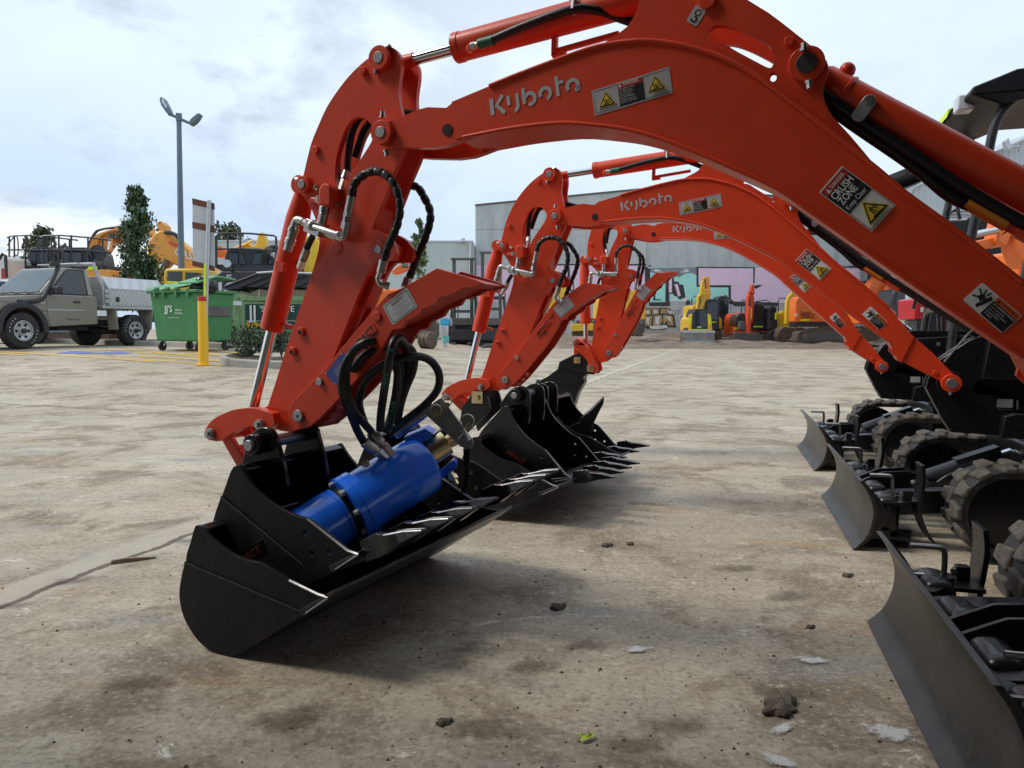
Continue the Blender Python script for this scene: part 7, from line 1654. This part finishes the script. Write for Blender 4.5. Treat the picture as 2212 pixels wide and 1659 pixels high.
pp(sr, 'roof_edge', [(1960,421),(1975,402.5),(2006,386),(2130,335.5),(2300,259),(2300,264),(2130,339.5),(2006,390),(1976,406),(1962,423)], YR, 18, M['galv'], y0=-.12)
pp(sr, 'side_wall', [(1962,500),(1985,500),(1985,740),(1962,740)], YR, .2, M['corr'])
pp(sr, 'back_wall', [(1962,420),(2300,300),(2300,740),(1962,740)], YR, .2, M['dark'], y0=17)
for k in range(6): u, v = 2030+24*k*.6, 470-13*k*.6; pp(sr, 'roof_light', [(u,v+2+k),(u+62,v+k*2),(u+58,v+5+k*2),(u-4,v+6+k)], YR, .3, M['alu'], y0=1.0+1.2*k)
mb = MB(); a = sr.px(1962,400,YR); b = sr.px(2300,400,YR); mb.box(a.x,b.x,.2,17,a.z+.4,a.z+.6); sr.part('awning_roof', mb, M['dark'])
fl = pp(sr, 'floodlight', [(2172,304),(2180,297),(2186,320),(2176,326)], YR, .2, M['galv'], y0=-.5, bev=.02); tb(sr, 'bracket', [(2180,318),(2200,316),(2203,330)], YR, .04, M['galv'], fl, y0=-.3)
ro_ = TT('excavator', 'bright red-orange excavator arm and rod in front of the dark shed', 'excavator', 11.0, (2190,740))
ar_ = pp(ro_, 'boom', [(2155,520),(2158,500),(2172,442),(2182,440),(2230,470),(2260,560),(2212,580),(2195,540),(2190,500),(2178,530),(2166,533)], 11, .35, M['mor2'], bev=.03); tb(ro_, 'piston_rod', [(2106,507),(2154,497)], 11, .05, M['chrome']); pp(ro_, 'stick', [(2096,524),(2150,512),(2152,530),(2125,542),(2100,540)], 11, .3, M['mor2'], y0=.1, bev=.03); pp(ro_, 'sticker', [(2168,472),(2180,473),(2180,479),(2168,478)], 11, .01, M['white'], ar_, y0=-.012)
pp(ro_, 'body', [(2200,600),(2200,540),(2330,540),(2330,690),(2200,690)], 11, 1.2, M['mor2'], y0=.4, bev=.06); track_px(ro_, 11, [(2190,786),(2196,745),(2330,745),(2336,786)], .4, .3)
# ------------------------------------------------------------------ mud clods and grit on the concrete
CL = 'clods of dry mud on the concrete'
for (u, v, s, lab) in ((1206,1314,.020,'dark lump of mud alone in the middle of the foreground'), (1688,1533,.034,'largest flat mud clod in the foreground, left of the nearest blade'), (1752,1356,.011,'small mud clod up from the biggest flat clod'), (1312,1180,.018,'small mud clod right of the bucket teeth, left one of a pair'), (1362,1176,.014,'small mud clod right of the bucket teeth, right one of a pair'), (290,1213,.05,'splinter of dry timber beside the crack left of the buckets'), (1832,1245,.016,'tiny mud clod beside the second blade'), (960,1563,.014,'tiny mud clod at the bottom edge below the bucket')):
    g = G(u, v); t = Thing('wood_splinter' if 'timber' in lab else 'mud_clod', lab, 'splinter' if 'timber' in lab else 'clod', (g.x, g.y, gz(g.x,g.y)), random.uniform(0,1), None if 'timber' in lab else CL)
    mb = MB()
    if 'timber' in lab: mb.prism([(-.075,.0),(.065,-.004),(.075,.006),(-.03,.016),(-.075,.014)], 0, .016); t.part('stick', mb, M['wood'])
    else:
        mb.ball((0,0,s*.2), s, 20, (1.3,.9,.38 if s > .033 else .5))
        if s > .033: mb.ball((s*.7,s*.2,s*.15), s*.8, 14, (1.3,.7,.35)); mb.ball((-s*.8,0,s*.2), s*.6, 14, (1.5,.8,.5))
        for i, p in enumerate(mb.v): mb.v[i] = p*(1+.5*noise.noise(p*(1.6/s))) + Vector((0,0,.2*s*noise.noise(p*(3/s))))
        t.part('lump', mb, M['clod'])
random.seed(11); mb = MB()
for k in range(420):
    u, v = random.uniform(-50,2250), 800+860*random.random()**.7
    if random.random() < .5: u = random.gauss(1500, 350)
    g = G(u, v); s = random.choice((.002,.0025,.003,.003,.004,.005))*random.uniform(.6,1.2)
    T_ = Matrix.Translation((g.x,g.y,gz(g.x,g.y)+s*.3)) @ Matrix.Rotation(random.uniform(0,6), 4, 'Z')
    mb.add([T_ @ Vector(p) for p in ((-s,-s*.7,-s*.4),(s*.9,-s,-s*.4),(s,s*.8,-s*.4),(-s*.7,s,-s*.4),(-s*.4,-s*.3,s*.5),(s*.5,-s*.2,s*.4),(s*.2,s*.4,s*.6))], [(0,1,5,4),(1,2,5),(2,6,5),(2,3,6),(3,0,4),(3,4,6),(4,5,6)])
gr = build('loose_grit', mb, M['clod'], fix=False); gr['kind'] = 'stuff'; tag(gr, 'loose grit and crumbs of mud scattered over the concrete', 'grit'); gr['kind'] = 'stuff'

# ------------------------------------------------------------------ scrapes, mud patches and a fallen leaf on the concrete
def patch(name, u, v, a, b, rot, mat, dz, seed):
    """soft-edged flat mark of half-sizes a, b metres: a unit disc scaled to size, its own outline broken up by noise"""
    g = G(u, v); mb = MB(); n = 28
    mb.add([(0,0,0)] + [(1.5*math.cos(2*math.pi*k/n), 1.5*math.sin(2*math.pi*k/n), 0) for k in range(n)], [(0, k+1, (k+1) % n + 1) for k in range(n)])
    o = build(name, mb, mat, fix=False); o.location = (g.x, g.y, gz(g.x,g.y)+dz); o.scale = (a, b, 1); o.rotation_euler = (0,0,rot); structure(o)
def ragged_mat(name, col, col2, amax, nsc):
    m, nt, b = newmat(name); tc = nd(nt, 'ShaderNodeTexCoord'); ge = nd(nt, 'ShaderNodeNewGeometry')
    n1 = noise_n(nt, nsc, 8, .75, ge.outputs['Position'], .4); n2 = noise_n(nt, 140, 4, .7, ge.outputs['Position'])
    ln_ = nd(nt, 'ShaderNodeVectorMath', operation='LENGTH'); nt.links.new(tc.outputs['Object'], ln_.inputs[0])
    f = math_n(nt, 'ADD', math_n(nt, 'MULTIPLY', math_n(nt, 'SUBTRACT', n1.outputs['Fac'], .5), 2.6), math_n(nt, 'MULTIPLY', math_n(nt, 'SUBTRACT', 1.0, ln_.outputs['Value']), .9))
    nt.links.new(mix(nt, n2.outputs['Fac'], col, col2), b.inputs['Base Color']); b.inputs['Roughness'].default_value = .9
    nt.links.new(ramp(nt, f, [(.10, 0.0), (.55, amax)]).outputs['Color'], b.inputs['Alpha']); return m
PLM = ragged_mat('flaky_white_plaster', (.40,.39,.38), (.85,.84,.82), .9, 32); MDM = ragged_mat('dried_mud_patch', (.06,.047,.034), (.15,.115,.08), .40, 16)
for k, (u, v, a, b, r) in enumerate(((1754,1429,.050,.026,-.3),(1929,1587,.065,.040,-.5),(1688,1577,.045,.016,.7),(1680,1645,.045,.024,-.7),(1227,1121,.055,.024,.2),(1376,1405,.045,.022,.2))):
    patch('plaster_mark', u, v, a, b, r, PLM, .005, k+1)
for k, (u, v, a, b, r) in enumerate(((160,1256,.10,.045,.35),(395,1170,.07,.03,.4),(270,1212,.06,.02,.35),(20,1310,.08,.03,.35),(1690,1500,.09,.05,0),(1700,1290,.10,.05,.1),(1450,1570,.10,.05,.1),(1150,1440,.09,.06,.2),(1040,1575,.10,.05,0),(1260,1395,.08,.04,.1),(1580,1230,.12,.05,0),(1380,1610,.09,.04,.2),(620,1560,.12,.06,.1),(300,1480,.10,.05,0))):
    patch('mud_patch', u, v, a, b, r, MDM, .0045, k+31)
g = G(1265, 1602); lf = Thing('fallen_leaf', 'tiny yellow-green leaf lying on the concrete at the bottom edge', 'leaf', (g.x, g.y, .006), .4)
mb = MB(); 
for (x, y, s, r) in ((0,0,.016,.2),(.018,.006,.010,1.0),(-.004,.014,.009,2.2)):
    c_, s_ = math.cos(r), math.sin(r); q = [(-s,0,0),(-s*.3,-s*.45,.003),(s*.6,-s*.35,.004),(s,0,.001),(s*.6,s*.35,.004),(-s*.3,s*.45,.002)]
    mb.add([(x+p[0]*c_-p[1]*s_, y+p[0]*s_+p[1]*c_, p[2]) for p in q], [tuple(range(6))])
mb.tube([(-.012,0,.0),(.018,.006,.004),(-.004,.014,.004)], .0012, 5); lf.part('blade', mb, paint('lime_leaf', (.45,.60,.02), .5, dirt=.1), fix=False)
